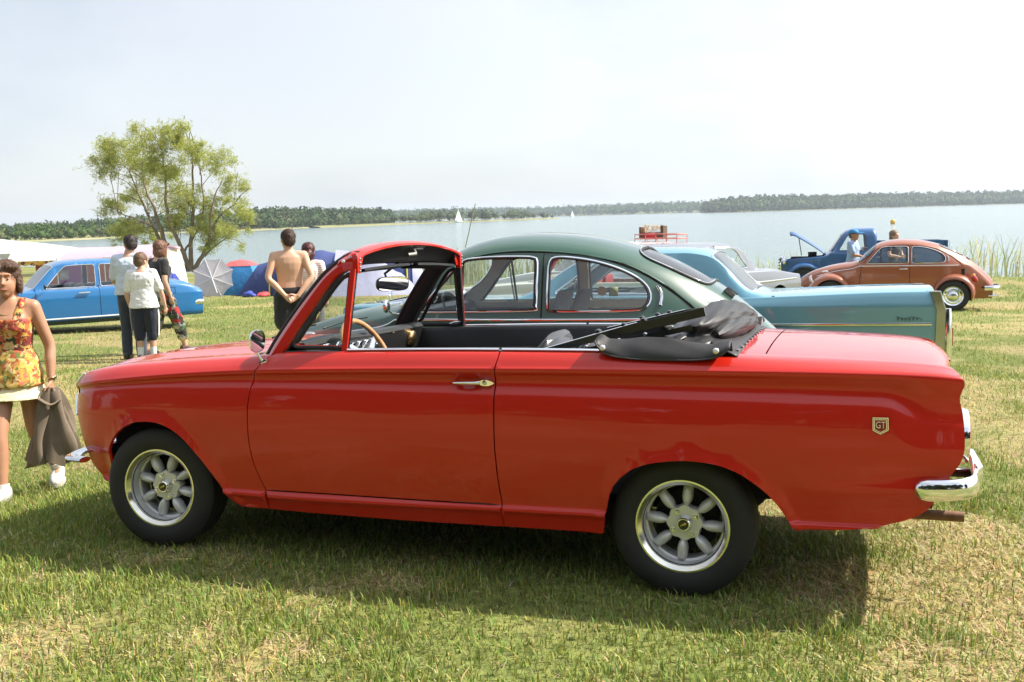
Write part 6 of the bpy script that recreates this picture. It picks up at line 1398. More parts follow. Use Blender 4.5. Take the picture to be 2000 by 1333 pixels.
# =================================================================== people
def ellring(c, a, b, rx, ry, n=18, p=1.0):
    q = np.linspace(0, 2*PI, n, endpoint=False); sg = lambda v: np.sign(v)*np.abs(v)**p
    return np.array(c)+np.outer(sg(np.cos(q))*rx, a)+np.outer(sg(np.sin(q))*ry, b)
def limb(pts, rad, n=14, flat=1.0):
    p = smooth_poly(np.array(pts, float), .045); t = np.linspace(0, 1, len(p)); kn = np.array([0]+list(np.cumsum([np.linalg.norm(np.array(b)-np.array(a)) for a, b in zip(pts[:-1], pts[1:])]))); seg = np.r_[0, np.cumsum(np.linalg.norm(np.diff(p, axis=0), axis=1))]
    r = np.interp(seg/seg[-1], kn/kn[-1], rad); g = [tube(p, r, n)]; g.append(ellipsoid(p[0], (r[0],)*3, 12, 8)); g.append(ellipsoid(p[-1], (r[-1],)*3, 12, 8)); return g
def remesh(o, vox, smooth_it=4, fold=0.0, fscale=.06):
    m = o.modifiers.new('skin', 'REMESH'); m.mode = 'VOXEL'; m.voxel_size = vox; m.use_smooth_shade = True
    s = o.modifiers.new('soft', 'SMOOTH'); s.factor = .5; s.iterations = smooth_it
    if fold:
        tx = bpy.data.textures.get('cloth_folds') or bpy.data.textures.new('cloth_folds', 'CLOUDS'); tx.noise_scale = fscale; tx.noise_depth = 2
        d = o.modifiers.new('folds', 'DISPLACE'); d.texture = tx; d.strength = fold; d.mid_level = .5; d.texture_coords = 'LOCAL'
    # bake so that the mesh holds its final shape
    dg = bpy.context.evaluated_depsgraph_get(); me = bpy.data.meshes.new_from_object(o.evaluated_get(dg)); mats = [x for x in o.data.materials]; old = o.data; o.modifiers.clear(); o.data = me; me.materials.clear()
    for x in mats: me.materials.append(x)
    me.polygons.foreach_set('use_smooth', np.ones(len(me.polygons), bool)); bpy.data.meshes.remove(old); return o
def skin_mat(name, col): return mat(name, col, .5, noise=(9, .3, tuple(c*.86 for c in col)), bump=(90, .0006))
HAIRB = mat('hair_dark', (.022, .012, .008), .5, bump=(160, .003))
def hand_geo(w, d, n, side, curl=.5):
    """w wrist point, d direction of the fingers, n palm normal, side = direction of the thumb"""
    w, d, n, s = (np.array(v, float) for v in (w, d, n, side)); d /= np.linalg.norm(d); n -= d*(n@d); n /= np.linalg.norm(n); s = s-d*(s@d)-n*(s@n); s /= np.linalg.norm(s); g = []
    R_ = [ellring(w+d*t, s, n, a, b, 14) for t, a, b in ((-.02, .026, .019), (.02, .033, .018), (.06, .041, .017), (.085, .040, .014))]; g.append(rings(R_))
    for k, (o, L_) in enumerate(((-.030, .060), (-.010, .072), (.010, .078), (.030, .070))):
        b = w+d*.078+s*o; c1 = d*math.cos(curl*.6)+n*math.sin(curl*.6); c2 = d*math.cos(curl*1.5)+n*math.sin(curl*1.5); m_ = b+c1*L_*.5; e = m_+c2*L_*.5; g += limb([b-d*.02, m_, e], [.0095, .009, .0075], 8)
    b = w+d*.018+s*.026; g += limb([b, b+(d*.6+s*.6+n*.25)*.042, b+(d*1.0+s*.75+n*.45)*.062], [.012, .0105, .0085], 8); return g
def make_person(label, loc, rz, H, skin, hair, J, clothes, vox=.009, female=False, group=None, hairstyle='short', kid=False, girth=1.0):
    s = H/1.75; root = empty('person', loc, (0, 0, rz), label, 'person', group, scale=s)
    D = dict(hipR=(-.088, .0, .90), hipL=(.088, 0, .90), kneeR=(-.10, -.015, .50), kneeL=(.10, -.015, .50), ankR=(-.10, .02, .085), ankL=(.10, .02, .085), toeR=(-.115, -.15, .03), toeL=(.115, -.15, .03), shR=(-.175, .015, 1.415), shL=(.175, .015, 1.415), elR=(-.235, .03, 1.13), elL=(.235, .03, 1.13), wrR=(-.235, -.06, .88), wrL=(.235, -.06, .88), head=(0, -.015, 1.612), neck=(0, .012, 1.47), chest=(0, 0, 1.30), waist=(0, 0, 1.08), pelvis=(0, 0, .95), fdR=(0, -.15, -1), fdL=(0, -.15, -1), pnR=(.6, -.5, 0), pnL=(-.6, -.5, 0), yaw=0.0, nod=0.0, curl=.6)
    D.update(J); A = {k: np.array(v, float) if hasattr(v, '__len__') else v for k, v in D.items()}
    ex, ey = np.array([1., 0, 0]), np.array([0, 1., 0]); gi = girth; sw = abs(A['shL'][0]-A['shR'][0])/2; fem = female
    def torso(k, z0, z1, top_in=True):
        prof = [(.84, .150, .100), (.90, .168, .112), (.97, .172 if fem else .165, .116), (1.03, .155, .105), (1.09, .132 if fem else .148, .096), (1.17, .140 if fem else .155, .102), (1.25, .152 if fem else .168, .112 if fem else .114), (1.33, .160 if fem else .178, .115), (1.40, .150 if fem else .172, .098), (1.44, .115, .080), (1.475, .066, .064)]
        R_ = []
        for z, rx, ry in prof:
            if z < z0-1e-6 or z > z1+1e-6: continue
            c = np.array([np.interp(z, [.90, 1.08, 1.30, 1.47], [A['pelvis'][i], A['waist'][i], A['chest'][i], A['neck'][i]]) for i in (0, 1)]+[z+np.interp(z, [.95, 1.30, 1.47], [A['pelvis'][2]-.95, A['chest'][2]-1.30, A['neck'][2]-1.47])])
            fr = .02 if (fem and 1.2 < z < 1.36) else 0
            R_.append(ellring(c+np.array([0, -fr*.5, 0]), ex, ey, rx*gi*k, (ry+fr)*gi*k, 20, .85))
        return rings(R_)
    g = G(); g.add(torso(1.0, .84, 1.48))
    hd, nk = A['head'], A['neck']; g.add(limb([nk-(0, 0, .05), nk+(0, 0, .03), hd+(0, .02, -.06)], [.070, .058, .056])[0])
    hs = 1.20 if kid else 1.12; cy, sy = math.cos(A['yaw']), math.sin(A['yaw']); cn, sn = math.cos(A['nod']), math.sin(A['nod'])
    def hp(p):
        p = np.array(p, float)*hs; p = np.array([p[0], p[1]*cn-p[2]*sn, p[1]*sn+p[2]*cn]); return hd+np.array([p[0]*cy-p[1]*sy, p[0]*sy+p[1]*cy, p[2]])
    def hg(vf): return np.array([hp(p) for p in vf[0]]), vf[1]
    g.add(hg(ellipsoid((0, .012, .025), (.076, .093, .092), 18, 12))); g.add(hg(ellipsoid((0, -.030, -.035), (.061, .064, .076), 16, 10))); g.add(hg(ellipsoid((0, -.060, -.088), (.030, .028, .022), 10, 8)))
    g.add(hg(ellipsoid((0, -.098, -.020), (.013, .018, .012), 10, 8))); g.add(hg(limb([(0, -.082, .03), (0, -.096, -.015)], [.008, .013], 8)[0])); g.add(hg(ellipsoid((0, -.078, .038), (.052, .018, .012), 12, 8))); g.add(hg(ellipsoid((0, -.084, -.058), (.026, .012, .010), 10, 8)))
    for sx in (-1, 1): g.add(hg(ellipsoid((sx*.076, .012, -.005), (.010, .020, .030), 8, 8)))
    for S_ in 'RL':
        sx = -1 if S_ == 'R' else 1
        for q in limb([nk+np.array([sx*.03, .005, -.045]), nk*.45+A['sh'+S_]*.55+np.array([0, 0, -.012]), A['sh'+S_]+np.array([-sx*.015, 0, -.005])], [.055, .056, .058*gi]): g.add(q)
        for q in limb([A['sh'+S_]+np.array([-sx*.02, 0, -.01]), A['sh'+S_]*.4+A['chest']*.6+np.array([sx*.03, 0, 0])], [.062*gi, .085*gi]): g.add(q)
        for q in limb([A['sh'+S_], A['el'+S_]*.5+A['sh'+S_]*.5, A['el'+S_], A['el'+S_]*.6+A['wr'+S_]*.4, A['wr'+S_]], [.056*gi, .049*gi, .040, .041, .027]): g.add(q)
        for q in limb([A['hip'+S_]+(0, 0, .02), A['hip'+S_]*.55+A['knee'+S_]*.45, A['knee'+S_], A['knee'+S_]*.65+A['ank'+S_]*.35, A['ank'+S_]], [.092*gi, .082*gi, .058, .058, .040]): g.add(q)
        for q in limb([A['ank'+S_]+(0, .03, -.03), A['ank'+S_]*.4+A['toe'+S_]*.6, A['toe'+S_]], [.036, .032, .020]): g.add(q)
        w = A['wr'+S_]; thumb = A.get('th'+S_, np.array([0, -1., 0]))
        for q in hand_geo(w, A['fd'+S_], A['pn'+S_], thumb, A['curl']): g.add(q)
    body = remesh(g.build('body', skin, root, None), vox, 10)
    # eyes and mouth
    for sx in (-1, 1):
        e = G().add(hg(ellipsoid((sx*.031, -.0785, .010), (.0085, .008, .0045), 10, 8))).build('eye', mat('eye_white', (.45, .42, .40), .2), root, 60); G().add(hg(ellipsoid((sx*.031, -.0845, .010), (.0045, .003, .0042), 8, 6))).build('iris', HAIRB, e, 60)
    G().add(hg(ellipsoid((0, -.0955, -.058), (.021, .006, .006), 12, 6))).build('mouth', mat('lips', (.40, .14, .12), .4), root, 60)
    # hair
    if hairstyle != 'none':
        h = G().add(hg(ellipsoid((0, .022, .040), (.083, .097, .088), 20, 14))).add(hg(ellipsoid((0, .055, .0), (.074, .062, .075), 16, 10)))
        if hairstyle in ('bob', 'pony', 'long'):
            h.add(hg(ellipsoid((0, .026, .044), (.090, .102, .092), 20, 14))).add(hg(ellipsoid((0, .060, -.035), (.080, .060, .080), 16, 10)))
            if hairstyle == 'bob':
                for sx in (-1, 1): h.add(hg(ellipsoid((sx*.074, .028, -.02), (.020, .050, .080), 12, 8))).add(hg(ellipsoid((sx*.045, -.045, .085), (.045, .040, .026), 12, 8)))
            if hairstyle == 'long': h.add(hg(ellipsoid((0, .075, -.12), (.075, .045, .12), 14, 10)))
            if hairstyle == 'pony':
                for q in limb([(0, .09, .0), (.03, .13, -.05), (.05, .12, -.14), (.055, .10, -.20)], [.05, .045, .035, .015]): h.add(hg(q))
        ho = remesh(h.build('hair', hair, root, None), vox, 2, .016, .022)
        rg = np.random.default_rng(int(abs(loc[0])*100)); vv = np.array([tuple(q.co) for q in ho.data.vertices]); nn = np.array([tuple(q.normal) for q in ho.data.vertices]); ix = rg.integers(len(vv), size=900); P, N = vv[ix], nn[ix]
        fl_ = np.array([0, .35, -1.0])+rg.normal(size=(900, 3))*.35; fl_ -= N*(fl_*N).sum(1, keepdims=True); fl_ /= np.maximum(np.linalg.norm(fl_, axis=1, keepdims=True), 1e-6); S_2 = np.cross(N, fl_)*.0028; Lh = (.018+.03*rg.random((900, 1)))*(.6 if hairstyle == 'short' else 1.0)
        V3 = np.stack([P-S_2, P+S_2, P+fl_*Lh+N*.006], 1).reshape(-1, 3); G().add((V3, [(3*i, 3*i+1, 3*i+2) for i in range(900)])).build('hair_strands', hair, ho, None)['kind'] = 'stuff'
    # clothes
    for c in clothes:
        g = G(); kind = c['kind']; k = c.get('k', 1.09)
        if kind == 'top':
            g.add(torso(k, c.get('z0', .97), c.get('z1', 1.44)))
            if c.get('sleeve', .5) > 0:
                for S_, sx in (('R', -1), ('L', 1)):
                    for q in limb([nk+np.array([sx*.05, .005, -.045]), nk*.45+A['sh'+S_]*.55+np.array([0, 0, -.008]), A['sh'+S_]], [.060, .064, .068*gi]): g.add(q)
                    for q in limb([A['sh'+S_]+np.array([-sx*.02, 0, -.01]), A['sh'+S_]*.4+A['chest']*.6+np.array([sx*.03, 0, 0])], [.070*gi, .092*gi]): g.add(q)
                    t = c['sleeve']; a, b, w = A['sh'+S_], A['el'+S_], A['wr'+S_]; pts = [a+(0, 0, .005), a+(b-a)*min(1, t*1.0)]; rr = [.068*gi, .066*gi]
                    for q in limb(pts, rr): g.add(q)
            if c.get('loose'):
                z0 = c.get('z0', .97); p = A['pelvis']; g.add(rings([ellring((p[0], p[1], z), ex, ey, rx*gi, ry*gi, 20, .9) for z, rx, ry in ((z0-.05, .222, .165), (z0+.06, .205, .150), (z0+.25, .168, .122))]))
            if c.get('straps'):
                for sx in (-1, 1): g.add(limb([(sx*.075, -.105, 1.31), (sx*.100, -.05, 1.425), (sx*.105, .0, 1.462), (sx*.085, .09, 1.36)], [.034, .026, .024, .030], 8)[0])
        if kind in ('trousers', 'shorts'):
            t = c.get('len', 1.0); g.add(rings([ellring(A['pelvis']+(0, 0, dz), ex, ey, rx*gi, ry*gi, 20, .9) for dz, rx, ry in ((-.12, .165, .115), (-.05, .182, .127), (.02, .180, .125), (.075, .160, .112))]))
            for S_ in 'RL':
                h_, kn_, an = A['hip'+S_], A['knee'+S_], A['ank'+S_]; wd = c.get('wide', 1.0)
                if t <= .5: e = h_+(kn_-h_)*(t/.5); pts = [h_, h_*.5+e*.5, e]; rr = [.105*gi*wd, .102*gi*wd, .100*gi*wd]
                else: e = kn_+(an-kn_)*((t-.5)/.5); pts = [h_, h_*.5+kn_*.5, kn_, e]; rr = [.105*gi*wd, .094*gi*wd, .078*wd, .070*wd]
                for q in limb(pts, rr): g.add(q)
        if kind == 'skirt':
            p = A['pelvis']; g.add(rings([ellring((p[0], p[1]+dy, z), ex, ey, rx, ry, 24, .9) for z, rx, ry, dy in ((c['z0'], .205 if c.get('slim') else .225, .165 if c.get('slim') else .215, 0), (c['z0']*.6+c['z1']*.4, .190, .145, 0), (c['z0']*.25+c['z1']*.75, .168, .125, 0), (c['z1'], .138 if c.get('slim') else .160, .105 if c.get('slim') else .115, 0))]))
        if kind == 'shoes':
            for S_ in 'RL':
                a, t = A['ank'+S_], A['toe'+S_]; d = (t-a)*np.array([1, 1, 0]); d /= np.linalg.norm(d); si = np.array([-d[1], d[0], 0]); b = np.array([a[0], a[1], t[2]])
                R_ = [ellring(b+d*x+np.array([0, 0, z]), si, np.array([0, 0, 1.]), rx, rz_, 14, .8) for x, z, rx, rz_ in ((-.088, .030, .020, .030), (-.06, .034, .042, .056), (.0, .034, .048, .062), (.07, .022, .052, .048), (.14, .010, .050, .036), (.19, .004, .036, .026), (.215, .0, .018, .014))]
                sh = G().add(rings(R_)); remesh(sh.build('shoe', c['mat'], root, None), max(vox, .008), 2)
                if c.get('sole'): G().add(rings([ellring(b+d*.062+np.array([0, 0, z]), d, si, .158, .054, 20, .75) for z in (-.034, -.014)])).build('shoe_sole', c['sole'], root, 40)
                if c.get('sock'): G().add(limb([a+(0, 0, -.02), a+(A['knee'+S_]-a)*c['sock']], [.046, .052])[0]).build('sock', c['sockm'], root, 60)
            continue
        if kind == 'shoes' : continue
        if not g.v: continue
        o = remesh(g.build(c['name'], c['mat'], root, None), max(vox, .010), 4, c.get('fold', .016), c.get('fs', .07))
    return root, A, hp

def cloth(name, col, col2=None, sc=18): return mat(name, col, .85, noise=(sc, .3, col2 or tuple(c*.85 for c in col)), bump=(220, .0008), sheen=.2)
def pattern(name, cols, scale, rough=.8):
    m = bpy.data.materials.new(name); m.use_nodes = True; n = m.node_tree.nodes; l = m.node_tree.links; b = n['Principled BSDF']; b.inputs['Roughness'].default_value = rough
    t = n.new('ShaderNodeTexCoord'); z = n.new('ShaderNodeTexNoise'); z.inputs['Scale'].default_value = scale*.6; z.inputs['Detail'].default_value = 2; l.new(t.outputs['Object'], z.inputs['Vector'])
    mixv = n.new('ShaderNodeMix'); mixv.data_type = 'VECTOR'; mixv.inputs['Factor'].default_value = .12; l.new(t.outputs['Object'], mixv.inputs['A']); l.new(z.outputs['Color'], mixv.inputs['B'])
    v = n.new('ShaderNodeTexVoronoi'); v.inputs['Scale'].default_value = scale; l.new(mixv.outputs['Result'], v.inputs['Vector']); s = n.new('ShaderNodeSeparateColor'); l.new(v.outputs['Color'], s.inputs['Color'])
    r = n.new('ShaderNodeValToRGB'); r.color_ramp.interpolation = 'CONSTANT'; e = r.color_ramp.elements; e[0].color = (*cols[0], 1)
    for i, c in enumerate(cols[1:], 1):
        if i == 1: e[1].position = i/len(cols); e[1].color = (*c, 1)
        else: q = e.new(i/len(cols)); q.color = (*c, 1)
    l.new(s.outputs['Red'], r.inputs['Fac']); l.new(r.outputs['Color'], b.inputs['Base Color']); return m
def stripes(name, c1, c2, period):
    m = bpy.data.materials.new(name); m.use_nodes = True; n = m.node_tree.nodes; l = m.node_tree.links; b = n['Principled BSDF']; b.inputs['Roughness'].default_value = .85
    t = n.new('ShaderNodeTexCoord'); s = n.new('ShaderNodeSeparateXYZ'); l.new(t.outputs['Object'], s.inputs['Vector']); w = n.new('ShaderNodeMath'); w.operation = 'FRACT'; d = n.new('ShaderNodeMath'); d.operation = 'DIVIDE'; d.inputs[1].default_value = period; l.new(s.outputs['Z'], d.inputs[0]); l.new(d.outputs[0], w.inputs[0])
    r = n.new('ShaderNodeValToRGB'); r.color_ramp.interpolation = 'CONSTANT'; r.color_ramp.elements[0].color = (*c1, 1); r.color_ramp.elements[1].color = (*c2, 1); r.color_ramp.elements[1].position = .58; l.new(w.outputs[0], r.inputs['Fac']); l.new(r.outputs['Color'], b.inputs['Base Color']); return m
TAN = skin_mat('skin_tanned', (.46, .235, .135)); PALE = skin_mat('skin_fair', (.60, .36, .25))
SHOEW = mat('white_trainer', (.68, .66, .63), .6, noise=(30, .15, (.45, .44, .44))); SHOED = mat('dark_shoe', (.02, .018, .016), .4); SOLE = mat('shoe_rubber', (.5, .47, .42), .8); SOCKW = cloth('white_sock', (.75, .75, .74))
gz_ = lambda x, y: float(ground_z(x, y))

def walking_woman():
    x, y = -2.11, .58; H = 1.55
    fl = pattern('floral_red_top', [(.42, .06, .03), (.55, .16, .04), (.20, .03, .03), (.60, .35, .08), (.05, .05, .02), (.50, .10, .08), (.62, .42, .20)], 34); fl2 = pattern('floral_yellow_hem', [(.62, .42, .08), (.55, .30, .06), (.45, .10, .04), (.66, .52, .20), (.18, .20, .05), (.60, .20, .10)], 34)
    J = dict(ankR=(-.06, -.27, .085), toeR=(-.10, -.44, .035), kneeR=(-.07, -.20, .49), ankL=(.14, .30, .13), toeL=(.17, .16, .04), kneeL=(.10, .02, .48), hipR=(-.085, -.02, .89), hipL=(.085, .02, .89), elL=(.245, .05, 1.11), wrL=(.265, -.03, .86), fdL=(.0, -.15, -1), shL=(.165, .01, 1.41), shR=(-.165, .01, 1.41), elR=(-.23, -.02, 1.12), wrR=(-.17, -.20, .92), fdR=(.1, -.3, -.9), yaw=.15, thL=(0, -1, 0), pnL=(-1, 0, 0), curl=1.0)
    r, A, hp = make_person('woman in floral sleeveless top and pale yellow skirt walking past the red car front', (x, y, gz_(x, y)), .42, H, TAN, mat('hair_brown', (.085, .042, .020), .5, bump=(140, .003)), J, [
        dict(kind='top', name='blouse', mat=fl, z0=.97, z1=1.36, sleeve=0, k=1.07, straps=True, fold=.014, fs=.05), dict(kind='skirt', name='blouse_hem', mat=fl2, z0=.83, z1=1.10, fold=.020, slim=True), dict(kind='skirt', name='skirt', mat=cloth('pale_yellow_cotton', (.78, .70, .42)), z0=.735, z1=.93, fold=.014),
        dict(kind='shoes', mat=SHOEW, sole=SOLE, sock=.14, sockm=SOCKW)], vox=.0075, female=True, hairstyle='bob', girth=.96)
    s = H/1.75
    G().add(tube(np.array([hp((.062*math.cos(a)*1.0, -.005+.055*math.sin(a)-.03, -.175-.05*max(0, -math.sin(a)))) for a in np.linspace(0, 2*PI, 28, endpoint=False)]), .0035, 6, closed=True)).build('necklace', GOLD, r, 60)
    w = A['wrL']; th = np.linspace(0, 2*PI, 20, endpoint=False); G().add(tube(np.stack([w[0]+.031*np.cos(th), w[1]+.031*np.sin(th), np.full(20, w[2]+.02)], 1), .006, 6, closed=True)).build('watch_strap', GOLD, r, 60)
    G().add(mv(lathe([(0, .012), (.014, .011), (.017, .004)], 16, 'x'), T(w[0]+.027, w[1], w[2]+.02))).build('watch_face', CHROME, r, 50)
    # jacket in her hand: hanging folds, a thing of its own
    ca, sa = math.cos(.42), math.sin(.42); hx, hy, hz = w[0]*s, (w[1]-.015)*s, (w[2]-.085)*s; wx, wy, wz = x+ca*hx-sa*hy, y+sa*hx+ca*hy, gz_(x, y)+hz
    jk = empty('brown_jacket', (wx, wy, wz), (0, 0, .6), 'crumpled brown jacket hanging from the walking woman hand', 'jacket'); jm = cloth('olive_brown_cotton', (.135, .10, .065), (.19, .145, .10), 14)
    rng = np.random.default_rng(4); q = np.linspace(0, 2*PI, 40, endpoint=False); R_ = []
    for t in np.linspace(0, 1, 22):
        z = .03-.50*t; wid = .035+.115*t**.7; th_ = .028+.035*t**.6; fold = 1+.30*np.sin(5*q+2*t)*t**.4+.16*np.sin(9*q-3*t)
        R_.append(np.stack([-.04*t+.02*math.sin(3*t)+wid*np.cos(q)*fold, th_*np.sin(q)*fold, z+.03*np.sin(3*q+1)*t], 1))
    o = G().add(rings(R_)).build('jacket_body', jm, jk, 60)
    sl = [];
    for dx, L_, ph in ((-.09, .47, 0), (.075, .43, 2)):
        p = smooth_poly([(dx*.2, -.02, .0), (dx*.7, -.045, -.15), (dx*1.1, -.05, -.32), (dx*1.25, -.04, -L_)], .03); k = np.linspace(0, 1, len(p)); G().add(tube(p, .030+.012*np.sin(7*k+ph)+.012*k, 12, ry=.022+.006*np.cos(9*k))).build('jacket_sleeve', jm, jk, 60)
    G().add(tube(smooth_poly([(-.075, -.06, -.03), (.0, -.075, -.075), (.06, -.06, -.05)], .02), .016, 8, ry=.008)).build('jacket_collar', jm, jk, 60)
walking_woman()

def onlookers():
    den = cloth('dark_denim', (.020, .028, .048), (.040, .055, .085), 9); lb = cloth('light_blue_shirt', (.60, .68, .80)); wt = cloth('white_tee', (.80, .80, .80)); nv = cloth('navy_shorts', (.012, .016, .035)); bk = cloth('black_knit', (.012, .012, .013)); pt = pattern('floral_trousers', [(.02, .03, .02), (.55, .50, .36), (.35, .02, .02), (.05, .10, .05), (.02, .02, .02), (.22, .24, .22)], 16)
    # man in light shirt, seen from behind, looking right
    x, y = -6.88, 7.49; make_person('man in light blue shirt and dark jeans seen from behind', (x, y, gz_(x, y)), 3.45, 1.82, PALE, HAIRB, dict(head=(-.02, -.06, 1.605), neck=(0, -.02, 1.47), yaw=.6, nod=.2, elR=(-.25, -.04, 1.14), wrR=(-.20, -.22, 1.0), fdR=(.3, -.8, -.3), elL=(.24, -.02, 1.13), wrL=(.20, -.20, .98), fdL=(-.3, -.8, -.3)), [
        dict(kind='top', name='shirt', mat=lb, z0=.97, sleeve=.85, k=1.13, loose=True, fold=.022), dict(kind='trousers', name='jeans', mat=den, len=.97, wide=1.0, fold=.012), dict(kind='shoes', mat=SHOED)], group=None)
    x, y = -6.50, 7.29; r, A, hp = make_person('boy in white T-shirt and navy shorts with a white side stripe', (x, y, gz_(x, y)), 3.55, 1.56, PALE, mat('hair_light_brown', (.14, .075, .035), .5, bump=(140, .003)), dict(head=(0, -.03, 1.60), yaw=-.5, nod=.15, elL=(.25, .02, 1.10), elR=(-.27, -.04, 1.10), wrR=(-.30, -.10, .86)), [
        dict(kind='top', name='t_shirt', mat=wt, z0=.92, sleeve=.75, k=1.17, loose=True, fold=.022), dict(kind='shorts', name='shorts', mat=nv, len=.62, wide=1.25, fold=.014), dict(kind='shoes', mat=SHOED, sock=.36, sockm=SOCKW)], kid=True, girth=1.06)
    for sx in (-1, 1): G().add(strip([(sx*.212, .005, .88), (sx*.224, .005, .74), (sx*.212, .005, .55), (sx*.200, .005, .42)], (sx*1.0, .05, 0), .05, .006)).build('side_stripe', wt, r, 40)
    x, y = -6.92, 8.22; make_person('woman in black top and floral trousers striding to the right', (x, y, gz_(x, y)), 2.75, 1.74, PALE, mat('hair_auburn', (.16, .07, .035), .5, bump=(140, .003)), dict(head=(0, -.05, 1.605), yaw=.3, nod=.1, ankR=(-.08, -.30, .10), toeR=(-.10, -.46, .035), kneeR=(-.09, -.19, .50), ankL=(.09, .26, .11), toeL=(.11, .10, .03), kneeL=(.09, .06, .49), elR=(-.23, .06, 1.14), wrR=(-.22, -.02, .90), elL=(.22, -.04, 1.14), wrL=(.20, -.16, .95)), [
        dict(kind='top', name='black_top', mat=bk, z0=1.03, sleeve=.55, k=1.09, fold=.010), dict(kind='trousers', name='floral_trousers', mat=pt, len=.80, wide=1.18, fold=.022), dict(kind='shoes', mat=mat('sandal', (.10, .05, .03), .6))], female=True, hairstyle='bob')
    # bare-backed man with hands clasped behind him
    x, y = -3.98, 7.10; hy = .155; make_person('bare-backed man in black shorts with hands clasped behind his back', (x, y, gz_(x, y)), 3.70, 1.83, skin_mat('skin_sunned', (.66, .38, .245)), mat('hair_cropped', (.045, .018, .010), .6, bump=(160, .003)), dict(shR=(-.185, .015, 1.42), shL=(.185, .015, 1.42), elR=(-.265, .10, 1.15), elL=(.265, .10, 1.15), wrR=(-.085, .185, .915), wrL=(.075, .20, .93), fdR=(.9, .15, -.45), fdL=(-.75, .1, -.65), pnR=(0, 1, 0), pnL=(0, 1, 0), thR=(0, .1, 1), thL=(0, .1, 1), curl=.9, yaw=.25), [
        dict(kind='shorts', name='black_shorts', mat=cloth('black_shorts', (.010, .010, .011)), len=.40, wide=1.22, fold=.014), dict(kind='shoes', mat=SHOED)], vox=.008, girth=1.03)
    x, y = -4.33, 8.20; make_person('woman with red-brown ponytail and striped top beside the bare-backed man', (x, y, gz_(x, y)), 3.55, 1.66, PALE, mat('hair_red_brown', (.075, .014, .010), .4, bump=(140, .003)), dict(yaw=.2), [
        dict(kind='top', name='striped_top', mat=stripes('pink_stripes', (.80, .76, .74), (.70, .38, .34), .030), z0=.95, sleeve=.35, k=1.08, fold=.012), dict(kind='shorts', name='grey_shorts', mat=cloth('grey_cotton', (.18, .17, .16)), len=.42, wide=1.12, fold=.012), dict(kind='shoes', mat=SHOED)], female=True, hairstyle='pony')
    # two by the pickup
    x, y = 3.02, 21.3; r, A, hp = make_person('man in blue shirt and blue cap beside the old pickup', (x, y, gz_(x, y)), 1.2, 1.76, TAN, mat('hair_grey', (.10, .095, .09), .6), dict(elR=(-.22, -.10, 1.15), wrR=(-.12, -.30, 1.10)), [
        dict(kind='top', name='shirt', mat=cloth('mid_blue_shirt', (.30, .42, .66)), z0=.95, sleeve=.8, k=1.13, loose=True), dict(kind='trousers', name='trousers', mat=cloth('stone_trousers', (.20, .18, .15)), len=.97), dict(kind='shoes', mat=SHOED)], vox=.013)
    cp = G(); v, f = ellipsoid((0, .012, .052), (.094, .112, .085), 18, 10); v = np.array(v); v[:, 2] = np.maximum(v[:, 2], .045); cp.add((np.array([hp(p) for p in v]), f)); v, f = ellipsoid((0, -.135, .050), (.070, .075, .010), 16, 6); cp.add((np.array([hp(p) for p in v]), f)); cp.build('cap', mat('cap_blue', (.03, .22, .48), .7), r, 60)
    x, y = 3.95, 21.6; make_person('woman in black top behind the orange car', (x, y, gz_(x, y)), .9, 1.72, PALE, mat('hair_fair', (.20, .14, .08), .6), dict(elR=(-.23, -.06, 1.15), wrR=(-.06, -.24, 1.10), fdR=(.9, -.3, .1), elL=(.23, -.06, 1.15), wrL=(.06, -.25, 1.08), fdL=(-.9, -.3, .1)), [
        dict(kind='top', name='black_top', mat=bk, z0=.95, sleeve=.5, k=1.09), dict(kind='trousers', name='trousers', mat=bk, len=.97), dict(kind='shoes', mat=SHOED)], vox=.013, female=True, hairstyle='long')
onlookers()
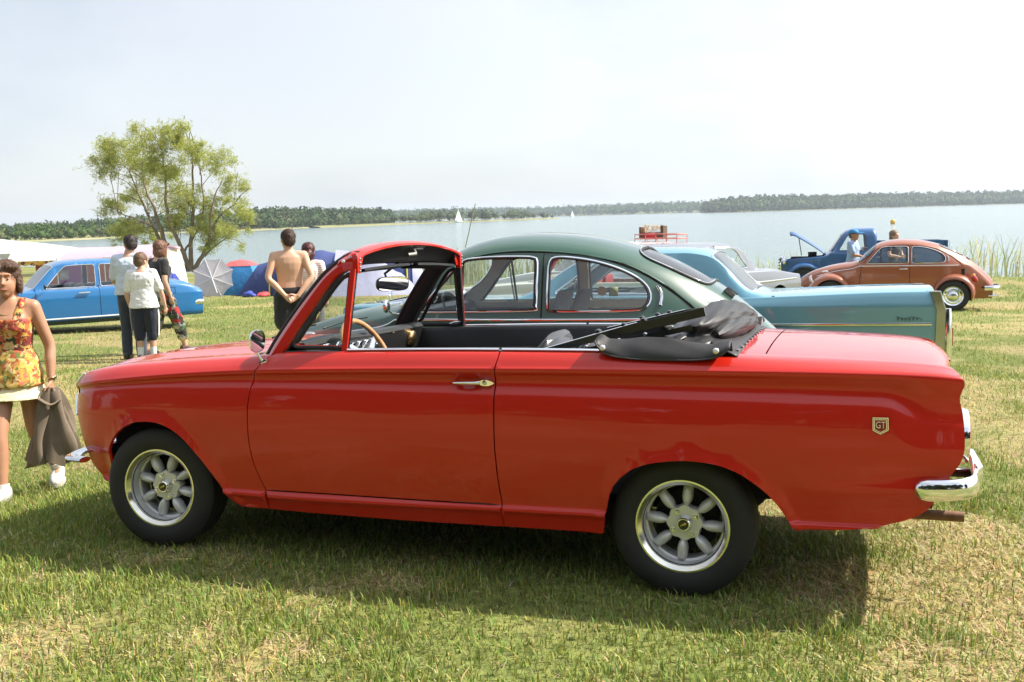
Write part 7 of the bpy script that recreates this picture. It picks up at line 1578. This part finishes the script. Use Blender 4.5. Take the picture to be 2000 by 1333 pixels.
# =================================================================== tents and camp things
def fabric(name, col, trans=.25):
    if name in MATS: return MATS[name]
    m = mat(name, col, .75, noise=(5, .3, tuple(c*.9 for c in col)), bump=(3.5, .03)); n = m.node_tree.nodes; l = m.node_tree.links; b = n['Principled BSDF']; o = n['Material Output']; t = n.new('ShaderNodeBsdfTranslucent'); t.inputs['Color'].default_value = (*col, 1); x = n.new('ShaderNodeMixShader'); x.inputs['Fac'].default_value = trans; l.new(b.outputs['BSDF'], x.inputs[1]); l.new(t.outputs['BSDF'], x.inputs[2]); l.new(x.outputs['Shader'], o.inputs['Surface']); return m
def tz(x, y): return float(ground_z(x, y))
def tunnel_tent(name, label, loc, rz, L_, W, H, m, arch_m, group=None, arches=(.15, .5, .85), taper=(.75, 1.0, .6), door=None):
    o = empty(name, loc, (0, 0, rz), label, 'tent', group); n = 24; Q = []
    hf = lambda t: np.interp(t, [0, .5, 1], taper)
    for t in np.linspace(0, 1, 22):
        k = hf(t); sag = 1-.05*abs(math.sin(PI*t*(len(arches)+.5))); a = np.linspace(0, PI, n); Q.append(np.stack([np.full(n, (t-.5)*L_), W/2*k*np.cos(a)*sag**.5, H*k*np.sin(a)**.85*sag], 1))
    G().add(grid(np.array(Q))).build('canopy', m, o, 60)
    for t, e in ((0, -1), (1, 1)):
        k = hf(t); a = np.linspace(0, PI, n); r = np.stack([np.full(n, (t-.5)*L_), W/2*k*np.cos(a), H*k*np.sin(a)**.85], 1); b = r.copy(); b[:, 0] += e*H*.42; b[:, 2] *= .03; b[:, 1] *= .8
        G().add(grid(np.array([r, r*.5+b*.5+np.array([e*.02, 0, .02]), b]))).build('end_panel', door or m, o, 60)
    for t in arches:
        k = hf(t)*1.012; a = np.linspace(0, PI, 30); G().add(tube(np.stack([np.full(30, (t-.5)*L_), W/2*k*np.cos(a), H*k*np.sin(a)**.85], 1), .025 if arch_m is not BLACKM else .012, 6, ry=.035 if arch_m is not BLACKM else .012)).build('arch_pole', arch_m, o, 60)
    return o
def camp():
    NAVY = fabric('navy_nylon', (.05, .075, .23), .18); RBLUE = fabric('royal_nylon', (.03, .05, .30), .15); SKY = fabric('sky_nylon', (.05, .28, .62), .2); YEL = mat('yellow_webbing', (.75, .62, .05), .6); LAV = fabric('lavender_nylon', (.58, .58, .78), .3); WHT = fabric('white_canvas', (.66, .65, .63), .25); PINK = fabric('pale_pink_canvas', (.62, .46, .56), .25); ORG = fabric('orange_print_canvas', (.45, .12, .03), .2); PUR = fabric('purple_canvas', (.28, .08, .34), .2); CRE = fabric('cream_canvas', (.76, .74, .58), .3)
    # white canopy at far left
    x, y = -33.6, 31.2; z = tz(x, y); o = empty('white_canopy', (x, y, z), (0, 0, .35), 'white peaked canopy tent at the left edge of the camp', 'tent'); P = []
    for u in np.linspace(-1, 1, 15):
        row = []
        for v in np.linspace(-1, 1, 11): r = max(abs(u), abs(v)); row.append((u*2.9, v*2.4, 1.62+.62*(1-r)**.8-.10*(1-abs(u))*(1-abs(v))*0))
        P.append(row)
    G().add(grid(np.array(P))).build('roof', WHT, o, 50)
    val = [(2.9*a, 2.4*b) for a, b in ((-1, -1), (1, -1), (1, 1), (-1, 1), (-1, -1))]; v = resample(val, .3); G().add(grid(np.array([[(a, b, 1.62), (a*1.005, b*1.005, 1.40+.04*math.sin(9*(a+b)))] for a, b in v]))).build('valance', WHT, o, 50)
    for a in (-1, 1):
        for b in (-1, 1): G().add(tube([(2.85*a, 2.35*b, 0), (2.85*a, 2.35*b, 1.62)], .03, 8)).build('pole', mat('tent_pole', (.6, .6, .58), .4, .6), o, 60)
    # long pink awning with dark printed sides
    x, y = -28.4, 31.4; z = tz(x, y); o = empty('pink_awning', (x, y, z), (0, 0, .33), 'long pale pink and white awning with orange and purple printed sides', 'tent'); P = []
    for t in np.linspace(-1, 1, 15): P.append([(t*3.1, d, 1.55+.32*(1-abs(d/1.8))-.10*(1-t*t)+(-.25 if d < -1.5 else 0)) for d in np.linspace(-1.8, 1.8, 9)])
    g = G().add(grid(np.array(P[:6])), 1).add(grid(np.array(P[5:])), 0); g.build('awning_roof', [PINK, WHT], o, 50)
    for i, (a, b, m) in enumerate(((-2.9, -1.9, ORG), (-1.9, -.7, PUR), (-.7, .5, ORG), (.5, 1.5, PUR))): G().add(grid(np.array([[(u, .4+.06*math.sin(7*u), zz) for zz in (0, .7, 1.5)] for u in np.linspace(a, b, 9)]))).build('side_cloth', m, o, 60)
    G().add(grid(np.array([[(u, -1.82, 1.30-.0), (u, -1.84, 1.12+.03*math.sin(20*u))] for u in np.linspace(-2.6, .6, 40)]))).build('printed_fringe', pattern('fringe_print', [(.65, .45, .06), (.10, .05, .04), (.60, .30, .05)], 9), o, 60)
    for a in (-3.0, -1.0, 1.0, 3.0): G().add(tube([(a, -1.75, 0), (a, -1.75, 1.40)], .025, 8)).build('pole', mat('tent_pole', (.6, .6, .58), .4, .6), o, 60)
    x, y = -27.0, 33.2; o = empty('cream_wall_tent', (x, y, tz(x, y)), (0, 0, .33), 'cream walled tent with pink roof edge left of the willow', 'tent'); G().add(rings([np.array([(a*w, b*d, zz) for a, b in ((-1, -1), (1, -1), (1, 1), (-1, 1))]) for zz, w, d in ((0, 1.25, 1.1), (1.0, 1.12, 1.0), (1.60, 1.0, .9))])).build('wall', CRE, o, 30); G().add(rings([np.array([(a*w, b*d, zz) for a, b in ((-1, -1), (1, -1), (1, 1), (-1, 1))]) for zz, w, d in ((1.58, 1.05, .95), (1.66, 1.03, .93), (1.78, .2, .1))])).build('roof', PINK, o, 30)
    # low royal-blue dome
    x, y = -19.55, 24.2; tunnel_tent('blue_dome_tent', 'small low royal blue dome tent behind the blue saloon boot', (x, y, tz(x, y)), .45, 1.05, 1.45, 1.12, RBLUE, BLACKM, 'tents on the shore', taper=(.7, 1.0, .8))
    # grey-white shade lying on its side
    x, y = -18.75, 26.2; o = empty('beach_shade', (x, y, tz(x, y)), (0, 0, .36), 'grey-white beach umbrella lying on its side next to the blue tents', 'umbrella', None, 1.06); c = np.array([0, -.25, .62]); ang = np.linspace(0, 2*PI, 9)[:-1]+PI/8; rim = [np.array([.72*math.cos(a), 0.28*math.sin(a)*.4-.1, .62+.70*math.sin(a)]) for a in ang]; GW = fabric('grey_mesh', (.60, .57, .60), .4)
    for i in range(8):
        a, b = rim[i], rim[(i+1) % 8]; P = [[c*(1-t)+((a*(1-s)+b*s)-(.05*math.sin(PI*s)*np.array([math.cos(ang[i]), 0, math.sin(ang[i])])))*t+np.array([0, .16*math.sin(PI*t*.5)-.16*t, 0]) for t in np.linspace(0, 1, 6)] for s in np.linspace(0, 1, 5)]; G().add(grid(np.array(P))).build('shade_panel', GW, o, 60); G().add(tube([c, a], .008, 5)).build('rib', mat('white_rib', (.75, .75, .74), .4), o, 60)
    G().add(tube([c+np.array([.0, -.02, 0]), c+np.array([.35, -.8, -.45])], .015, 6)).build('pole', mat('white_rib', (.75, .75, .74), .4), o, 60)
    # sky-blue tent with red cap, navy tunnel tent with yellow arches
    x, y = -18.55, 27.6; o = empty('sky_blue_tent', (x, y, tz(x, y)), (0, 0, .3), 'upright sky blue tent with red top between umbrella and navy tent', 'tent', 'tents on the shore'); G().add(rings([np.array([(a*w, b*w, zz) for a, b in ((-1, -1), (0, -1.05), (1, -1), (1.05, 0), (1, 1), (0, 1.05), (-1, 1), (-1.05, 0))]) for zz, w in ((0, .78), (.6, .70), (1.05, .52))])).build('wall', SKY, o, 40); G().add(rings([np.array([(a*w, b*w, zz) for a, b in ((-1, -1), (0, -1.05), (1, -1), (1.05, 0), (1, 1), (0, 1.05), (-1, 1), (-1.05, 0))]) for zz, w in ((1.04, .54), (1.20, .30), (1.26, .02))])).build('red_top', fabric('red_nylon', (.60, .12, .12), .2), o, 40)
    x, y = -16.0, 27.45; tunnel_tent('navy_tunnel_tent', 'long navy tunnel tent with yellow arch tapes behind the bare-backed man', (x, y, tz(x, y)), .28, 2.9, 2.6, 1.66, NAVY, YEL, 'tents on the shore', arches=(.22, .62), taper=(.66, 1.0, .9))
    x, y = -13.4, 29.0; tunnel_tent('blue_arch_tent', 'blue tent with yellow arch tape behind the red windscreen pillar', (x, y, tz(x, y)), .5, 2.0, 2.4, 1.75, NAVY, YEL, 'tents on the shore', arches=(.3, .9), taper=(.85, 1.0, .9), door=LAV)
    x, y = -12.75, 27.5; z = tz(x, y); o = empty('lavender_ridge_tent', (x, y, z), (0, 0, .33), 'pale lavender ridge tent seen through the red car windscreen', 'tent', 'tents on the shore'); P = []
    for u in np.linspace(0, 1, 13):
        row = []
        for v in np.linspace(-1, 1, 13):
            k = (1-abs(v)); row.append((-1.55+2.75*u+.0*k-.25*k*u*2.0, v*1.25, (1.58-.30*u)*k**.9*(1-.45*smooth(.55, 1, u))-.05*math.sin(PI*k)*math.sin(PI*u)))
        P.append(row)
    G().add(grid(np.array(P))).build('canopy', LAV, o, 60)
    for e in (P[0], P[-1]): G().add((np.array(e), [tuple(range(13))])).build('end_panel', LAV, o, None)
    G().add(tube([(-1.9, -1.6, .02), (-1.55, -.9, .45)], .006, 5)).build('guy_line', WHT, o, 60)
    # cool box
    x, y = -19.35, 25.3; o = empty('blue_cool_box', (x, y, tz(x, y)), (0, 0, .3), 'round blue drinks cooler with white lid on the grass', 'cool box'); G().add(lathe([(0, 0), (.19, 0), (.20, .03), (.205, .34), (.19, .36)], 24, 'z')).build('drum', mat('cooler_blue', (.02, .03, .35), .4), o, 40); G().add(lathe([(.21, .34), (.215, .37), (.20, .43), (.05, .46), (0, .46)], 24, 'z')).build('lid', mat('cooler_white', (.75, .77, .80), .4), o, 40); a = np.linspace(0, PI, 12); G().add(tube(np.stack([.19*np.cos(a), 0*a, .40+.16*np.sin(a)], 1), .010, 6)).build('handle', mat('cooler_white', (.75, .77, .80), .4), o, 60)
    # bags and bundles in front of the tents
    for i, (bx, by, col, lab, r) in enumerate(((-17.0, 25.7, (.05, .08, .40), 'small blue bag on the grass before the navy tent', .16), (-16.5, 25.85, (.55, .06, .07), 'small red bag on the grass before the navy tent', .13), (-15.4, 26.1, (.60, .10, .09), 'red bundle on the grass near the navy tent corner', .14))):
        bm = bmesh.new(); bmesh.ops.create_icosphere(bm, subdivisions=3, radius=1); v, f = from_bm(bm); rg = np.random.default_rng(60+i); k = 1+.18*np.sin(v@rg.normal(size=3)*3)+.10*np.sin(v@rg.normal(size=3)*7); v = v*k[:, None]*np.array([r*1.5, r, r*.75]); v[:, 2] = np.maximum(v[:, 2], -r*.5)+r*.5
        e = empty('bag', (bx, by, tz(bx, by)), (0, 0, i), lab, 'bag', 'bags by the tents'); m_ = mat('bag_%d' % i, col, .7, bump=(14, .01)); G().add((v, f)).build('sack', m_, e, 70); G().add(tube(smooth_poly([(-r*.6, 0, r*.9), (0, 0, r*1.6), (r*.6, 0, r*.9)], .03), .012, 6)).build('strap', BLACKM, e, 60)
camp()
# =================================================================== grass blades
def lawn():
    rng = np.random.default_rng(17); V, F, C = [], [], []; n0 = 0
    fwd = np.array([_d[0], _d[1]]); fwd /= np.linalg.norm(fwd); rt = np.array([fwd[1], -fwd[0]])
    def sample(n, d0, d1, p):
        # depth density ~ D^(1-p), inside a wedge wider than the view
        u = rng.random(n); e = 2-p; D = (d0**e+u*(d1**e-d0**e))**(1/e); lat = (rng.random(n)*2-1)*.68; P = CAM_P[:2]+D[:, None]*fwd+(lat*D)[:, None]*rt; return P, D
    for n, d0, d1, p, hs, seg in ((105000, 2.7, 6.5, .6, 1.0, 2), (190000, 6.5, 15, 1.25, 1.15, 1), (110000, 15, 42, 1.35, 1.5, 1)):
        P, D = sample(n, d0, d1, p); d = dry(P[:, 0], P[:, 1]); tall = vnoise(P[:, 0], P[:, 1], 3.1); z = ground_z(P[:, 0], P[:, 1])
        keep = P[:, 1] < shore_y(P[:, 0])-2.0; P, D, d, tall, z = P[keep], D[keep], d[keep], tall[keep], z[keep]; n = len(P)
        straw = rng.random(n) < (.13+.66*d); h = (.018+.030*rng.random(n)**1.5+.028*(tall > .62)*rng.random(n))*hs*np.where(straw, .75, 1); far = np.clip(D/6, 1, 5)
        w = (.0017+.0016*rng.random(n))*far**.85; a = rng.random(n)*2*PI; lean = np.where(straw, .8+1.2*rng.random(n), .15+.75*rng.random(n))*h; L0 = np.stack([np.cos(a), np.sin(a), 0*a], 1); S = np.stack([-np.sin(a), np.cos(a), 0*a], 1)*w[:, None]
        b = np.stack([P[:, 0], P[:, 1], z-.004], 1); hz = np.where(straw, h*(.35+.5*rng.random(n)), h)
        g = np.stack([.150+.12*rng.random(n), .205+.12*rng.random(n), .032+.036*rng.random(n)], 1); s_ = np.stack([.42+.24*rng.random(n), .34+.19*rng.random(n), .16+.11*rng.random(n)], 1); col = np.where(straw[:, None], s_, g)
        yl = rng.random(n) < .12; col[yl] = np.stack([.36+.1*rng.random(yl.sum()), .37+.08*rng.random(yl.sum()), .09+0*rng.random(yl.sum())], 1)
        t = b+L0*lean[:, None]+np.array([0, 0, 1])*hz[:, None]
        if seg == 2:
            m = b+L0*(lean*.30)[:, None]+np.array([0, 0, 1])*(hz*.62)[:, None]
            vv = np.stack([b-S, b+S, m+S*.85, m-S*.85, t, t], 1); I = n0+np.arange(n)[:, None]*6; V.append(vv.reshape(-1, 3)); F.append(np.concatenate([I+np.array([[0, 1, 2]]), I+np.array([[0, 2, 3]]), I+np.array([[3, 2, 4]])])); C.append(np.repeat(col, 6, 0)); n0 += 6*n
        else:
            vv = np.stack([b-S, b+S, t], 1); I = n0+np.arange(n)[:, None]*3; V.append(vv.reshape(-1, 3)); F.append(I+np.array([[0, 1, 2]])); C.append(np.repeat(col, 3, 0)); n0 += 3*n
    m = attr_mat('grass_blade', .6, trans=.30, spec=.35)
    o = fast_mesh('grass', np.concatenate(V), np.concatenate(F), m, np.concatenate(C)); tag(o, 'short green and straw-coloured grass of the field', 'grass', kind='stuff')
lawn()

# =================================================================== summer haze over the lake
def haze():
    m = bpy.data.materials.new('haze_air'); m.use_nodes = True; n = m.node_tree.nodes; l = m.node_tree.links; n.clear(); o = n.new('ShaderNodeOutputMaterial'); v = n.new('ShaderNodeVolumePrincipled')
    v.inputs['Color'].default_value = (.80, .90, 1.0, 1); v.inputs['Density'].default_value = .00023; v.inputs['Anisotropy'].default_value = .2; l.new(v.outputs['Volume'], o.inputs['Volume'])
    b = G().add(box(-2800, 2800, -2800, 5400, -8, 46)).build('haze', m, None, None, flat=True); tag(b, 'thin pale summer haze over field and lake', 'haze', kind='stuff')
haze()
